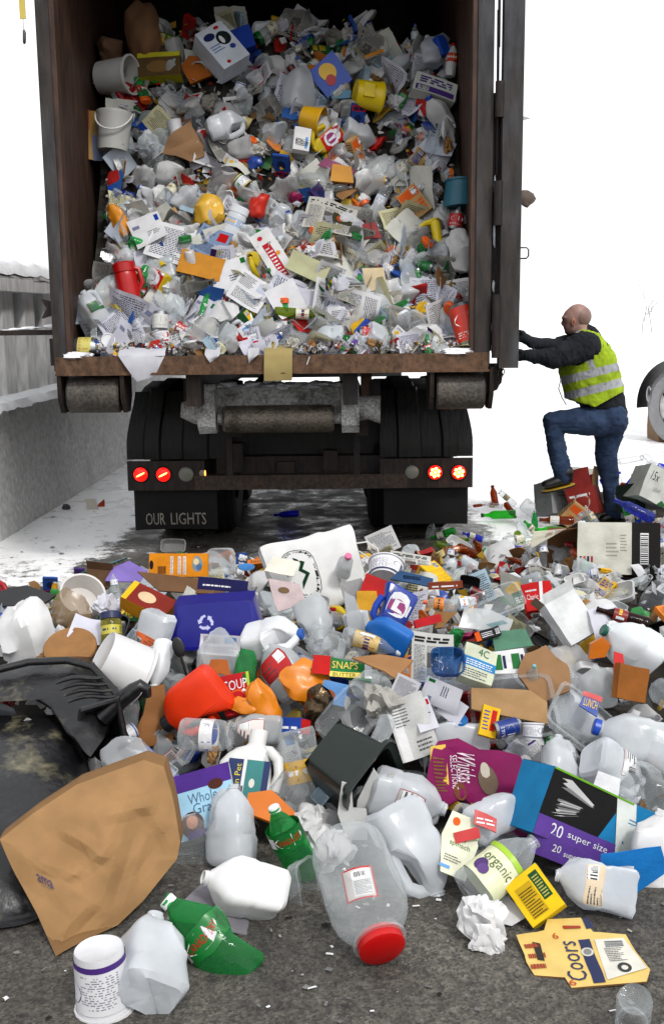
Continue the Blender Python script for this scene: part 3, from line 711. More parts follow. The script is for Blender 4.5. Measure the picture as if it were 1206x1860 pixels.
def sheet(w=.21, h=.28, ink=WHT, mat='paper', n=12, bend=.03, seed=0, crum=.0, fold=0, roll=0):
    m = Mesh(); r = random.Random(seed + 99); a, b = r.uniform(-1, 1), r.uniform(-1, 1); c = r.uniform(-2, 2)
    def fn(u, v):
        x, z = (u - .5) * w, (v - .5) * h
        s = (u - .5) * cos(c) + (v - .5) * sin(c)
        y = bend * (a * s * s * 4 + b * .5 * sin(s * 5 + c) + .6 * (u - .5) * (v - .5) * 4 * b)
        if roll: x, y = w / roll * sin((u - .5) * roll), y - w / roll * (1 - cos((u - .5) * roll))
        if fold: y += abs(s) * fold * w
        return (x, y, z)
    p = m.patch(fn, n, n, ink, mat)
    if crum: m.dent(crum * .3, 9, seed, ridge=crum)
    return m, p
def page(w=.21, h=.28, ink=WHT, style=0, seed=0, **k):
    m, p = sheet(w, h, ink, seed=seed, **k); r = random.Random(seed); d = r.choice([C('404048'), C('303a60'), C('555555')])
    if style == 1: p.words(.1, .1, .9, .9, 14, d, seed)
    elif style == 2: p.words(.08, .55, .5, .92, 6, d, seed); p.rect(.6, .6, .9, .9, r.choice([SKY, RED, C('c8ccd8'), TAN]), 1); p.words(.1, .1, .9, .45, 7, d, seed + 1)
    elif style == 3:
        for c in range(3): p.words(.06 + c * .31, .05, .06 + c * .31 + .27, .75, 20, C('6a6a68'), seed + c, wl=.25)
        p.words(.06, .8, .9, .93, 2, C('303030'), seed + 5, wl=.2, fill=.7); p.rect(.37, .3, .64, .6, C('6e6a66'), 2)
    elif style == 4: p.rect(0, .8, 1, 1, r.choice([RED, BLU, GRN, ORG, PUR]), 1); p.words(.1, .12, .9, .7, 9, d, seed)
    elif style == 5: p.rect(.08, .7, .3, .8, C('8a90a8'), 1); p.words(.45, .35, .85, .55, 3, d, seed); p.rect(.82, .75, .94, .93, r.choice([RED, BLU, GRN]), 1)
    return m, p
def it_page(seed, style=1, ink=WHT, w=.21, h=.28, name='paper_sheet', cat='paper', desc='printed white paper sheet', **k):
    m, p = page(w, h, ink, style, seed, **k); return P1(name, cat, h, m, desc)
def it_crumple(seed, r=.07, ink=WHT, name='crumpled_paper', desc='crumpled white paper ball', mat='paper', sq=1):
    m = Mesh(); m.ball((0, 0, 0), (r, r * sq, r * .8), ink, mat, 13, .45, 7, seed, .55); m.dent(r * .3, 14, seed, ridge=r * .5); return P1(name, 'paper', r * 2, m, desc)
def it_film(seed, w=.25, h=.22, ink=CLR, name='plastic_film', desc='crumpled clear plastic film', mat='film', depth=.06):
    m = Mesh(); r = random.Random(seed)
    def fn(u, v):
        a = 2 * pi * u; q = sin(pi * (.08 + .84 * v)) ** .5
        k = 1 + .35 * noise.noise(Vector((cos(a) * 1.6, sin(a) * 1.6, v * 3 + seed)))
        return (w / 2 * q * cos(a) * k, depth / 2 * q * sin(a) * k * 1.4, (v - .5) * h)
    m.patch(fn, 22, 12, ink, mat); m.dent(.02, 9, seed, ridge=.035); return P1(name, 'plastic bag', h, m, desc)
def it_box(seed, w=.15, d=.05, h=.2, inks=WHT, open_=0, crush=.004, name='carton_box', cat='box', desc='', mat='card', deco=1, inner=None, txt=None, tcol=None):
    m = Mesh(); r = random.Random(seed + 5)
    P = m.box((0, 0, 0), (w, d, h), inks, mat, 5)
    fl = []
    if open_:
        # open top: drop the top patch and stand flaps up
        nb = 50
        keep = [i for i in range(len(m.f)) if not (4 * nb <= i < 5 * nb)]
        m.f = [m.f[i] for i in keep]; m.ink = [m.ink[i] for i in keep]; m.mt = [m.mt[i] for i in keep]
        ic = inner or C('9c8c78')
        m.patch(lambda u, v: (-w / 2 * .97 + w * .97 * u, -d / 2 * .95 + d * .95 * v, h * .1), 3, 3, C('4a4038'), mat)
        for sx, (ax, ay) in enumerate(((0, -1), (0, 1), (1, 0), (-1, 0))):
            L = min(d, w) * .7; o = r.uniform(.15, .8)
            if ay: m.patch(lambda u, v: (-w / 2 + w * u, ay * (d / 2 + L * v * sin(o)), h / 2 + L * v * cos(o)), 4, 3, (inks[0] if isinstance(inks, list) else inks), mat)
            else: m.patch(lambda u, v: (ax * (w / 2 + L * v * sin(o)), -d / 2 + d * u, h / 2 + L * v * cos(o)), 4, 3, ic, mat)
    m.dent(crush, 9, seed, ridge=crush * 1.2)
    if deco:
        f = P[0]; c1 = r.choice([RED, BLU, GRN, YEL, ORG, PUR, NAVY, C('d8d8d8'), TAN]); c2 = r.choice([WHT, YEL, NAVY, C('303030')])
        if deco == 1: f.rect(.0, .7, 1, .92, c1, 1); f.words(.12, .74, .85, .88, 1, c2, seed, 2, wl=.3, fill=.9); f.disc(.5, .4, .25, .18, c2 if c2 != WHT else c1, 1); f.words(.15, .06, .85, .18, 2, C('404040'), seed, 1)
        if deco == 2: f.words(.1, .1, .9, .9, 9, C('3a3a3a'), seed)
        if deco == 3: f.rect(.05, .05, .95, .35, c1, 1); f.words(.12, .5, .88, .9, 3, c1, seed, 1, wl=.3, fill=.7); f.bars(.1, .08, .35, .3, 8, seed, 2)
        if txt: f.text(txt, .1, .42, .9, .62, tcol or C('202020'), 3)
        P[1].words(.15, .1, .85, .9, 7, C('404040'), seed + 1); P[2].words(.12, .15, .88, .85, 8, C('505050'), seed + 2)
        P[3].words(.15, .1, .85, .9, 7, C('404040'), seed + 3)
    it = P1(name, cat, h, m, desc); it.P = P; return it
def jugmesh(a=.076, h=.25, ink=MILK, mat='milky', dent=.012, seed=0, e=.45, handle=1, neck=.02, sq=1.0):
    m = Mesh()
    pr = [(.001, .001, .004, 1), (.8 * a, .8 * a * sq, .0, e), (.98 * a, .98 * a * sq, .012 * h / .25, e), (a, a * sq, .1 * h, e), (.985 * a, .985 * a * sq, .3 * h, e), (.94 * a, .94 * a * sq, .36 * h, e), (a, a * sq, .42 * h, e), (a, a * sq, .6 * h, e),
          (.9 * a, .9 * a * sq, .7 * h, e + .1), (.68 * a, .68 * a * sq, .8 * h, e + .2), (.42 * a, .42 * a * sq, .89 * h, .85), (neck * 1.05, neck * 1.05, .93 * h, 1), (neck, neck, .94 * h, 1), (neck * 1.15, neck * 1.15, .955 * h, 1), (neck, neck, .965 * h, 1), (neck, neck, h, 1), (neck * .82, neck * .82, h, 1), (neck * .8, neck * .8, .9 * h, 1)]
    def fix(p):
        # hollow for the hand on the +x side
        if handle:
            k = sm(p.x, .15 * a, .9 * a) * sm(p.z, .42 * h, .52 * h) * (1 - sm(p.z, .86 * h, .95 * h))
            return Vector((p.x * (1 - .62 * k), p.y * (1 - .1 * k), p.z))
        return p
    P = m.loft(pr, ink, mat, 32); m.warp(fix)
    if handle:
        m.tube([(.2 * a, 0, .9 * h), (.55 * a, 0, .88 * h), (.86 * a, 0, .8 * h), (.93 * a, 0, .66 * h), (.92 * a, 0, .5 * h), (.8 * a, 0, .4 * h)], [.014, .017, .018, .018, .018, .02], ink, mat, 10, False)
    if dent: m.dent(dent, 7, seed, ridge=dent * 1.8); m.dent(dent * .12, 18, seed + 3, ridge=dent * .55)
    return m, P
def capmesh(r, h, z, ink, mat='plastic', ribs=1):
    m = Mesh(); m.lathe([(.001, z + h), (r * .85, z + h), (r, z + h * .85), (r, z), (r * .9, z)], ink, mat, 20); return m
def sticker(P, u0, v0, u1, v1, col, edge=None, seed=0, code=True, mat='gloss', lines=5, txt=None, tcol=None):
    """a printed label lying on patch P, returned as a mesh of its own"""
    m = Mesh(); q = Patch(m, 0, P.nu, P.nv, mat); m.v = list(P.m.v[P.b:P.b + (P.nu + 1) * (P.nv + 1)]); nb = len(m.v)
    if edge: q.rect(u0, v0, u1, v1, edge, 2, mat); du, dv = (u1 - u0) * .05, (v1 - v0) * .05; q.rect(u0 + du, v0 + dv, u1 - du, v1 - dv, col, 3, mat)
    else: q.rect(u0, v0, u1, v1, col, 2, mat)
    L = lambda a, b: (u0 + (u1 - u0) * a, v0 + (v1 - v0) * b)
    if lines: q.words(*L(.08, .1), *L(.92 if not code else .5, .85), lines, C('4a4a50'), seed, 4)
    if code: q.bars(*L(.58, .45), *L(.9, .88), 8, seed, 4)
    if txt: q.text(txt, *L(.12, .35), *L(.88, .7), tcol or RED, 5)
    m.q = q; m.nb = nb; m.L = L
    return m
def fin(m):   # drop the helper vertices of a sticker
    nb = m.nb; m.v = m.v[nb:]; m.f = [tuple(i - nb for i in f) for f in m.f]; return m
def it_jug(seed=0, ink=MILK, mat='milky', dent=.012, cap=None, label=None, flat=1, h=.25, a=.076, handle=1, desc='translucent milk jug', name='milk_jug', e=.55, neck=.02, sq=1.0, lab=None):
    m, P = jugmesh(a, h, ink, mat, dent, seed, e, handle, neck, sq); subs = []
    parts = [('body', m, [])]
    if label is not None:
        s = sticker(P, *(lab or (.16, .32, .34, .43)), label, C('a03028') if seed % 2 else None, seed); parts.append(('label', fin(s), []))
    if cap is not None: parts.append(('cap', capmesh(neck * 1.25, .02, h - .014, cap), []))
    if flat != 1:
        for _, q, _s in parts: q.xf(Matrix.Diagonal((1, flat, 1, 1)))
    for _, q, _s in parts: q.xf(Matrix.Translation((0, 0, -h / 2)))
    return Item(name, 'jug', h, parts, desc)
def it_bottle(seed=0, ink=CLR, mat='clear', r=.054, h=.3, cap=WHT, label=None, dent=.004, flat=1, kind='pet', desc='clear plastic bottle', name='plastic_bottle', txt=None, lband=(.42, .68), capr=None, lcols=None):
    m = Mesh()
    if kind == 'pet': pr = [(.001, .012), (.3 * r, .012), (.62 * r, 0), (.9 * r, .006), (r, .03), (r, .1), (.97 * r, .14), (.985 * r, .2), (1.0 * r, .23), (.85 * r, .28), (.55 * r, .335), (.3 * r, .37), (.25 * r, .385)]
    elif kind == 'wine': pr = [(.001, .02), (.6 * r, .012), (.9 * r, 0), (r, .012), (r, .15), (r, .24), (.92 * r, .27), (.6 * r, .30), (.42 * r, .32), (.38 * r, .345), (.38 * r, .385)]
    elif kind == 'barrel': pr = [(.001, .02), (.6 * r, .012), (.85 * r, .006), (.96 * r, .025), (r, .06), (.985 * r, .09), (r, .11), (1.02 * r, .2), (r, .25), (.98 * r, .262), (r, .275), (.93 * r, .31), (.78 * r, .338), (.6 * r, .355), (.54 * r, .365), (.54 * r, .385)]
    elif kind == 'jar': pr = [(.001, .015), (.7 * r, .012), (.92 * r, 0), (r, .03), (.99 * r, .12), (r, .22), (r, .3), (.93 * r, .345), (.78 * r, .365), (.78 * r, .385)]
    else: pr = [(.001, .01), (.8 * r, .0), (r, .02), (r, .25), (.95 * r, .28), (.6 * r, .33), (.45 * r, .36), (.45 * r, .385)]
    s = h / .4; pr = [(a, z * s) for a, z in pr]; rn = pr[-1][0]
    pr += [(rn * 1.25, pr[-1][1]), (rn * 1.25, pr[-1][1] + .006), (rn, pr[-1][1] + .006), (rn, h - .002), (rn * .8, h - .002), (rn * .8, h * .9)]
    P = m.lathe(pr, ink, mat, 28)
    if kind == 'pet':
        def pet(p):
            a = atan2(p.y, p.x); k = (1 - sm(p.z, 0, .055)) * .16 * abs(sin(a * 2.5)); return Vector((p.x * (1 - k), p.y * (1 - k), p.z))
        m.warp(pet)
    if dent: m.dent(dent, 10, seed, ridge=dent * 1.6)
    parts = [('body', m, [])]
    if label is not None:
        lm = Mesh(); z0, z1 = h * lband[0], h * lband[1]
        L = lm.lathe([(r * 1.008, z0), (r * 1.008, z1)], label, 'gloss', 28, nsub=5)
        if dent: lm.dent(dent, 10, seed, ridge=dent * 1.6)
        lc = lcols or [RND.choice([RED, YEL, BLU, GRN, WHT]), RND.choice([WHT, YEL, NAVY])]
        for k in (0, .5):
            L.disc(k + .25, .55, .15, .34, lc[0], 1)
            if txt: L.text(txt, k + .12, .4, k + .38, .72, lc[1], 2)
            else: L.words(k + .14, .42, k + .36, .7, 1, lc[1], seed, 2, wl=.3, fill=.8)
        L.bars(.02, .2, .1, .8, 8, seed, 1, vert=False); L.words(.42, .1, .52, .9, 9, C('404040'), seed, 1, wl=.3)
        parts.append(('label', lm, []))
    if cap is not None: parts.append(('cap', capmesh(capr or rn * 1.3, .022 if kind not in ('jar', 'barrel') else .034, h - .018, cap), []))
    if flat != 1:
        for _, q, _s in parts: q.xf(Matrix.Diagonal((1, flat, 1, 1)))
    for _, q, _s in parts: q.xf(Matrix.Translation((0, 0, -h / 2)))
    return Item(name, 'bottle' if kind != 'jar' else 'jar', h, parts, desc)
def it_can(seed=0, ink=RED, r=.033, h=.12, desc='drink can', crush=.003, name='drink_can', label=True, lc=WHT):
    m = Mesh(); m.lathe([(.001, .006), (r * .75, .006), (r * .85, 0), (r, .01)], SIL, 'metal', 20)
    P = m.lathe([(r, .01), (r, h - .012)], ink, 'gloss', 20, nsub=4); m.lathe([(r, h - .012), (r * .85, h), (r * .8, h - .006), (.001, h - .006)], SIL, 'metal', 20)
    m.dent(crush, 16, seed, ridge=crush)
    for k in (0, .5): P.disc(k + .25, .6, .16, .2, lc, 1); P.words(k + .1, .1, k + .4, .3, 3, lc, seed, 1, wl=.2)
    m.xf(Matrix.Translation((0, 0, -h / 2))); return P1(name, 'can', h, m, desc)
def it_tub(seed=0, ink=WHT, r0=.045, r1=.057, h=.11, desc='open white plastic tub', name='plastic_tub', deco=True, lid=False, crush=.002, mat='hdpe', dcol=None):
    m = Mesh(); P = m.lathe([(.001, .004), (r0 * .9, .004), (r0, 0), (r0 * 1.02, .006), (r1 * .96, h * .9), (r1, h * .95)], ink, mat, 28, nsub=1)
    m.lathe([(r1, h * .93), (r1 * 1.06, h * .93), (r1 * 1.06, h), (r1 * .97, h), (r0 * .95, .01), (.001, .01)], ink, mat, 28)
    m.dent(crush, 12, seed, ridge=crush)
    parts = [('body', m, [])]
    if deco:
        lm = Mesh(); z0, z1 = .1 * h, .86 * h; f = lambda z: r0 + (r1 - r0) * z / h + .001; L = lm.lathe([(f(z0) * 1.01, z0), (f(z1) * 1.0, z1)], WHT, 'gloss', 28, nsub=3)
        lm.dent(crush, 12, seed, ridge=crush); d = dcol or random.Random(seed).choice([RED, BLU, PUR, GRN, NAVY])
        L.rect(0, .0, 1, .12, d, 1)
        for k in (0, .5): L.words(k + .05, .2, k + .3, .9, 11, C('8a8a98'), seed + int(k * 2), 1, wl=.2); L.disc(k + .38, .6, .08, .25, d, 1)
        parts.append(('label', lm, []))
    if lid: parts.append(('lid', capmesh(r1 * 1.08, .012, h - .008, lid if isinstance(lid, tuple) else WHT, 'hdpe'), []))
    for _, q, _s in parts: q.xf(Matrix.Translation((0, 0, -h / 2)))
    return Item(name, 'tub', h, parts, desc)
def it_tray(seed=0, w=.2, d=.15, h=.06, ink=CLR, mat='clear', desc='clear plastic food tray', name='food_tray', ribs=.002, cr=.004, e=.4):
    m = Mesh()
    m.loft([(.001, .001, 0, 1), (w * .40, d * .40, 0, e), (w * .44, d * .44, h * .1, e), (w * .48, d * .48, h, e), (w * .53, d * .53, h, e), (w * .53, d * .53, h * .93, e)], ink, mat, 40)
    if ribs: m.warp(lambda p: (p.x * (1 + ribs * 8 * sin(atan2(p.y, p.x) * 24) * (0 < p.z < h * .9)), p.y * (1 + ribs * 8 * sin(atan2(p.y, p.x) * 24) * (0 < p.z < h * .9)), p.z))
    m.dent(cr, 9, seed, ridge=cr * 1.3); m.xf(Matrix.Rotation(pi / 2, 4, 'X')); m.xf(Matrix.Translation((0, h / 2, 0))); return P1(name, 'tray', d, m, desc)
def it_lid(seed=0, r=.045, ink=WHT, desc='round plastic lid', mat='plastic', name='round_lid'):
    m = Mesh(); m.lathe([(.001, .006), (r * .8, .006), (r * .84, .009), (r * .97, .009), (r, .004), (r, -.006), (r * .95, -.006)], ink, mat, 26); m.xf(Matrix.Rotation(pi / 2, 4, 'X')); return P1(name, 'lid', r * 2, m, desc)
def it_detergent(ink=ORG, seed=0, label=SKY, desc='', h=.27, w=.2, d=.1, cap=None, name='detergent_jug', dent=.004):
    m = Mesh()
    # flat bottle lofted along z in x-y, wide; handle as a tube over a hollow
    pr = [(.001, .001, .0, 1), (w * .44, d * .44, 0, .5), (w * .5, d * .5, .015, .45), (w * .5, d * .5, .12, .45), (w * .5, d * .48, .17, .5), (w * .42, d * .42, .2, .55), (w * .3, d * .34, .225, .6), (w * .16, d * .26, .24, .8), (w * .13, w * .13, .25, 1), (w * .13, w * .13, h, 1), (w * .1, w * .1, h, 1), (w * .1, w * .1, h - .03, 1)]
    P = m.loft(pr, ink, 'hdpe', 32)
    def fx(p):
        k = sm(p.x, .04, .085) * sm(p.z, .09, .13) * (1 - sm(p.z, .225, .25)); return (p.x * (1 - .5 * k), p.y * (1 - .2 * k), p.z)
    m.warp(fx); m.tube([(.0, 0, .235), (.05, 0, .23), (.085, 0, .2), (.095, 0, .15), (.085, 0, .09)], [.014, .018, .019, .019, .02], ink, 'hdpe', 12, False)
    m.dent(dent, 8, seed, ridge=dent)
    parts = [('body', m, [])]
    s = sticker(P, .1, .14, .4, .4, label, None, seed, code=False, lines=0); q = s.q
    q.disc(*s.L(.5, .5), .06, .08, YEL if ink == ORG else WHT, 4); q.disc(*s.L(.5, .5), .036, .045, ORG if ink == ORG else C('a04080'), 5); q.words(*s.L(.2, .35), *s.L(.8, .65), 1, WHT, seed, 6, wl=.4, fill=.9); q.bars(*s.L(.72, .05), *s.L(.95, .3), 7, seed, 4)
    parts.append(('label', fin(s), []))
    if cap is not None: parts.append(('cap', capmesh(w * .17, .035, h - .03, cap), []))
    for _, q, _s in parts: q.xf(Matrix.Translation((0, 0, -h / 2)))
    return Item(name, 'jug', h, parts, desc)
def it_poly(pts, ink, mat='card', th=.002, desc='', name='card_piece', cat='cardboard', n=1, crum=.004, seed=0, back=None, bend=.02):
    """flat outline in XZ (metres), filled with a grid clipped to it, slightly bent"""
    xs = [p[0] for p in pts]; zs = [p[1] for p in pts]; x0, x1, z0, z1 = min(xs), max(xs), min(zs), max(zs)
    cx, cz = (x0 + x1) / 2, (z0 + z1) / 2; pts = [(x - cx, z - cz) for x, z in pts]; N = 14
    m = Mesh(); W_, H_ = x1 - x0, z1 - z0; k = len(pts)
    # star-shaped fan from the centre with rings
    def fn(u, v):
        a = u * k; i = int(a) % k; f = a - int(a); p, q = pts[i], pts[(i + 1) % k]
        x, z = (p[0] + (q[0] - p[0]) * f) * v, (p[1] + (q[1] - p[1]) * f) * v
        return (x, bend * sin(x * 9 + seed) * cos(z * 7 + seed), z)
    m.patch(lambda u, v: fn(1 - u, v), k * 4, 6, ink, mat); 
    b = len(m.v); m.patch(lambda u, v: Vector(fn(u, v)) + Vector((0, th, 0)), k * 4, 6, back or ink, mat)
    m.patch(lambda u, v: Vector(fn(1 - u, 1)) + Vector((0, th * v, 0)), k * 4, 1, back or ink, mat)
    m.dent(crum, 8, seed, ridge=crum); it = P1(name, cat, H_, m, desc)
    g = Mesh(); gp = g.patch(lambda u, v: (-W_ / 2 + W_ * u, bend * sin((-W_ / 2 + W_ * u) * 9 + seed) * cos((-H_ / 2 + H_ * v) * 7 + seed), -H_ / 2 + H_ * v), 14, 14, ink, mat); g.dent(crum, 8, seed, ridge=crum)
    it.g = gp; it.gm = g; return it
def printed(it, part='print'):
    """finish an it_poly whose print patch it.g was drawn on"""
    g = it.gm; nb = 15 * 15; nf = 14 * 14 * 2; g.v = g.v[nb:]; g.f = [tuple(i - nb for i in f) for f in g.f[nf:]]; g.ink = g.ink[nf:]; g.mt = g.mt[nf:]
    if g.f: g.xf(Matrix.Translation((0, -.0012, 0))); it.parts[0][1].join(g)
    return it
def it_cup(seed, ink=WHT, desc='white paper cup'):
    m = Mesh(); m.lathe([(.001, .008), (.027, .008), (.028, 0), (.04, .1), (.042, .103), (.04, .104), (.027, .012), (.001, .012)], ink, 'card', 22); m.dent(.003, 15, seed, ridge=.003); m.xf(Matrix.Translation((0, 0, -.05))); return P1('paper_cup', 'cup', .104, m, desc)

# ------------------------------------------------------------------ putting items into the place
PLACED = []      # (point, radius, landmark name or None)
def make(it, merge=False, name=None):
    """Empty with parts, or one mesh when the item has a single part (or is far away)"""
    nm = name or it.name
    if merge or len(it.parts) == 1 and not it.parts[0][2]:
        m = it.parts[0][1]
        for _, q, _s in it.parts[1:]: m.join(q)
        return obj(nm, m)
    e = empty(nm)
    for pn, q, ss in it.parts:
        o = obj(pn, q, e)
        for sn, sm_ in ss: obj(sn, sm_, o)
    return e
def basis(rot=0, tilt=0, spin=0):
    r, t = radians(rot), radians(tilt)
    Z = cos(t) * (sin(r) * CR + cos(r) * CU) + sin(t) * CT
    X = cos(r) * CR - sin(r) * CU; Y = Z.cross(X)
    return Matrix((X, Y, Z)).transposed().to_4x4() @ Matrix.Rotation(radians(spin), 4, 'Z')
LAND = []
def put(it, px, py, L, rot=0, tilt=0, spin=0, lift=.05, label=None, lm=None, group=None, merge=False, zone=None, p=None, cat=None, sq=None):
    """stand an item where the sight line meets the heap; L is how long its height reads in photograph pixels"""
    if isinstance(p, float): p = atZ(px, py, p); t = -(p - CAMP).dot(CT)
    elif p is None: p, t = surf(px, py, lift, zone)
    else: p = Vector(p); t = -(p - CAMP).dot(CT)
    if py > 960: L *= .88 if 1000 < py < 1345 else (.93 if it.cat == 'jug' else 1)
    s = L * t / F / it.h
    o = make(it, merge)
    B = basis(rot, tilt, spin)
    o.matrix_world = Matrix.Translation(p) @ B @ Matrix.Scale(s, 4)
    tag(o, label or it.desc, cat or it.cat, group)
    PLACED.append((p.copy(), L * t / F * .4)); o['_'] = 0; del o['_']
    if lm: LAND.append((px, py, lm))
    return o
# ------------------------------------------------------------------ the worker
def skin_mesh(m, ink, mat, vox=.012, smooth=5, warp=None):
    """fuse overlapping volumes into one continuous surface"""
    me = bpy.data.meshes.new('raw'); me.from_pydata([tuple(v) for v in m.v], [], m.f); me.update()
    o = bpy.data.objects.new('raw', me); COL.objects.link(o)
    a = o.modifiers.new('r', 'REMESH'); a.mode = 'VOXEL'; a.voxel_size = vox
    b = o.modifiers.new('s', 'SMOOTH'); b.iterations = smooth; b.factor = .6
    bpy.context.view_layer.update(); ev = o.evaluated_get(bpy.context.evaluated_depsgraph_get()); e = bpy.data.meshes.new_from_object(ev)
    r = Mesh(); r.v = [v.co.copy() for v in e.vertices]
    if warp: r.v = [warp(v) for v in r.v]
    for p in e.polygons:
        f = tuple(p.vertices); c = sum((r.v[i] for i in f), Vector()) / len(f); r.face(f, ink(c) if callable(ink) else ink, mat)
    bpy.data.objects.remove(o); bpy.data.meshes.remove(me); bpy.data.meshes.remove(e); return r
PM = 8.2 / F
def Q(px, py, Y=8.15): return atY(px, py, Y)
def limb(m, pts, rads, ink=(1, 1, 1), mat='cloth'):
    """tapered limb with round joints; radii in photograph pixels"""
    P = [Q(*p) for p in pts]; R = [r * PM for r in rads]
    PP, RR = [], []
    for i in range(len(P) - 1):
        for k in range(6): PP.append(P[i].lerp(P[i + 1], k / 6)); RR.append(R[i] + (R[i + 1] - R[i]) * k / 6)
    PP.append(P[-1]); RR.append(R[-1])
    for p, r in zip(PP, RR): m.ball(p, r, ink, mat, 8)
    m.tube(PP, RR, ink, mat, 14)
def torso(m, secs, grow=1.0):
    n = len(secs) - 1
    def fn(u, v):
        k = v * n; i = min(int(k), n - 1); a = k - i; a2 = a
        A, B = secs[i], secs[i + 1]; cx, cy, hw, hd = [A[q] + (B[q] - A[q]) * a2 for q in range(4)]
        t = 2 * pi * u; c, s = cos(t), sin(t); c = abs(c) ** .85 * (1 if c > 0 else -1); s = abs(s) ** .85 * (1 if s > 0 else -1)
        P = Q(cx, cy, 8.15); return P + Vector((c * hw * PM * grow, s * hd * grow, 0)) + Vector((0, 0, -c * hw * PM * .28))
    b = len(m.v); m.patch(fn, 30, n * 3, W3, 'cloth')
    nv = 31
    m.v.append(sum(m.v[b:b + 30], Vector()) / 30); q = len(m.v) - 1
    for i in range(30): m.face((b + i + 1, b + i, q), W3, 'cloth')
    b2 = b + nv * n * 3; m.v.append(sum(m.v[b2:b2 + 30], Vector()) / 30); q = len(m.v) - 1
    for i in range(30): m.face((b2 + i, b2 + i + 1, q), W3, 'cloth')
SEC = [(1090, 745, 46, .18), (1084, 718, 52, .19), (1076, 690, 53, .2), (1072, 660, 49, .21), (1068, 632, 42, .215), (1066, 612, 32, .19), (1062, 600, 20, .10)]
foot = surf(1118, 938, 0, 'pile')[0]
pr = empty('person', (Q(1100, 935).x, 8.15, Q(1100, 935).z)); tag(pr, 'bald worker in yellow safety vest, dark sweatshirt and jeans, one boot raised on a carton', 'person')
def pp(name, m, smooth=180): return part(name, m, pr, smooth)
# body: one continuous figure (head, neck, trunk, limbs)
m = Mesh(); hy = 8.13
m.ball(Q(1049, 574, hy), (.092, .074, .088), W3, 'skin', 16)
m.ball(Q(1041, 579, hy), (.08, .07, .085), W3, 'skin', 14)
m.ball(Q(1038, 592, hy), (.062, .058, .062), W3, 'skin', 12)
m.ball(Q(1034, 601, hy), (.036, .036, .030), W3, 'skin', 10)      # chin
m.ball(Q(1021.5, 587, hy), (.016, .013, .02), W3, 'skin', 8)         # nose
m.ball(Q(1024, 577, hy), (.02, .05, .014), W3, 'skin', 8)          # brow
m.ball(Q(1026.5, 596, hy), (.014, .026, .009), W3, 'skin', 8)        # mouth
limb(m, [(1052, 596, hy), (1064, 612, 8.15)], [15, 19]); 
torso(m, [(a, b, c * .8, d * .8) for a, b, c, d in SEC])
limb(m, [(1066, 626, 8.0), (1010, 648, 7.93), (950, 645, 7.91)], [15, 11, 7]); limb(m, [(1062, 620, 8.36), (1005, 632, 8.15), (955, 618, 7.95)], [15, 10, 7])
limb(m, [(1095, 764, 8.07), (1006, 770, 8.02), (1021, 865, 8.04)], [16, 10, 8]); limb(m, [(1105, 772, 8.24), (1104, 850, 8.25), (1116, 925, 8.27)], [18, 12, 9])
bodym = skin_mesh(m, C('a98a80'), 'skin', .008, 4)
bo = pp('body', bodym)
for k, (x, y, Yo) in enumerate(((1040.5, 585, hy - .068), (1040.5, 585, hy + .068))):
    m = Mesh(); c = Q(x, y, Yo); m.ball(c, (.017, .008, .03), C('b07c66'), 'skin', 10); m.ball(c + Vector((.003, -.006 if k == 0 else .006, .0)), (.008, .004, .016), C('8a5848'), 'skin', 8); sub('ear', m, bo)
    m = Mesh(); c = Q(1023.5, 582, hy + (-.026 if k == 0 else .026)); m.ball(c, (.008, .010, .007), C('6a4a3c'), 'skin', 8); m.ball(c + Vector((-.005, 0, 0)), (.004, .005, .005), C('2a1c14'), 'gloss', 8); sub('eye', m, bo)
m = Mesh(); c = Q(1034, 602, hy); m.ball(c, (.037, .034, .026), C('6a4c3c'), 'cloth', 10); sub('beard', m, bo)
m = Mesh(); c = Q(1052, 570, hy)
m.ball(Q(1052.5, 575, hy), (.085, .0765, .082), C('947a70'), 'skin', 16)
sub('hair', m, bo)
# sweatshirt
def folds(a, fr, s=0): return lambda v: v + noise.noise_vector(v * fr + Vector((s, s, s))) * a
m = Mesh(); torso(m, [(x, y, w_ * .95, d * .95) for x, y, w_, d in SEC[:-1]] ); 
limb(m, [(1064, 630, 7.99), (1006, 650, 7.92), (958, 646, 7.90)], [27, 19, 11]); limb(m, [(1058, 622, 8.34), (1005, 630, 8.15), (962, 621, 7.95)], [24, 15, 10])
limb(m, [(1058, 606, 8.14), (1068, 616, 8.15)], [18, 24])
limb(m, [(1094, 735, 8.15), (1096, 748, 8.15)], [42, 41])
sm1 = skin_mesh(m, C('33363c'), 'cloth', .010, 2, lambda v: v + noise.noise_vector(v * 12) * .012 + noise.noise_vector(v * 20).normalized() * (abs(noise.noise(Vector((v.x * 32, v.y * 14, v.z * 14)))) - .2) * .024); pp('sweatshirt', sm1)
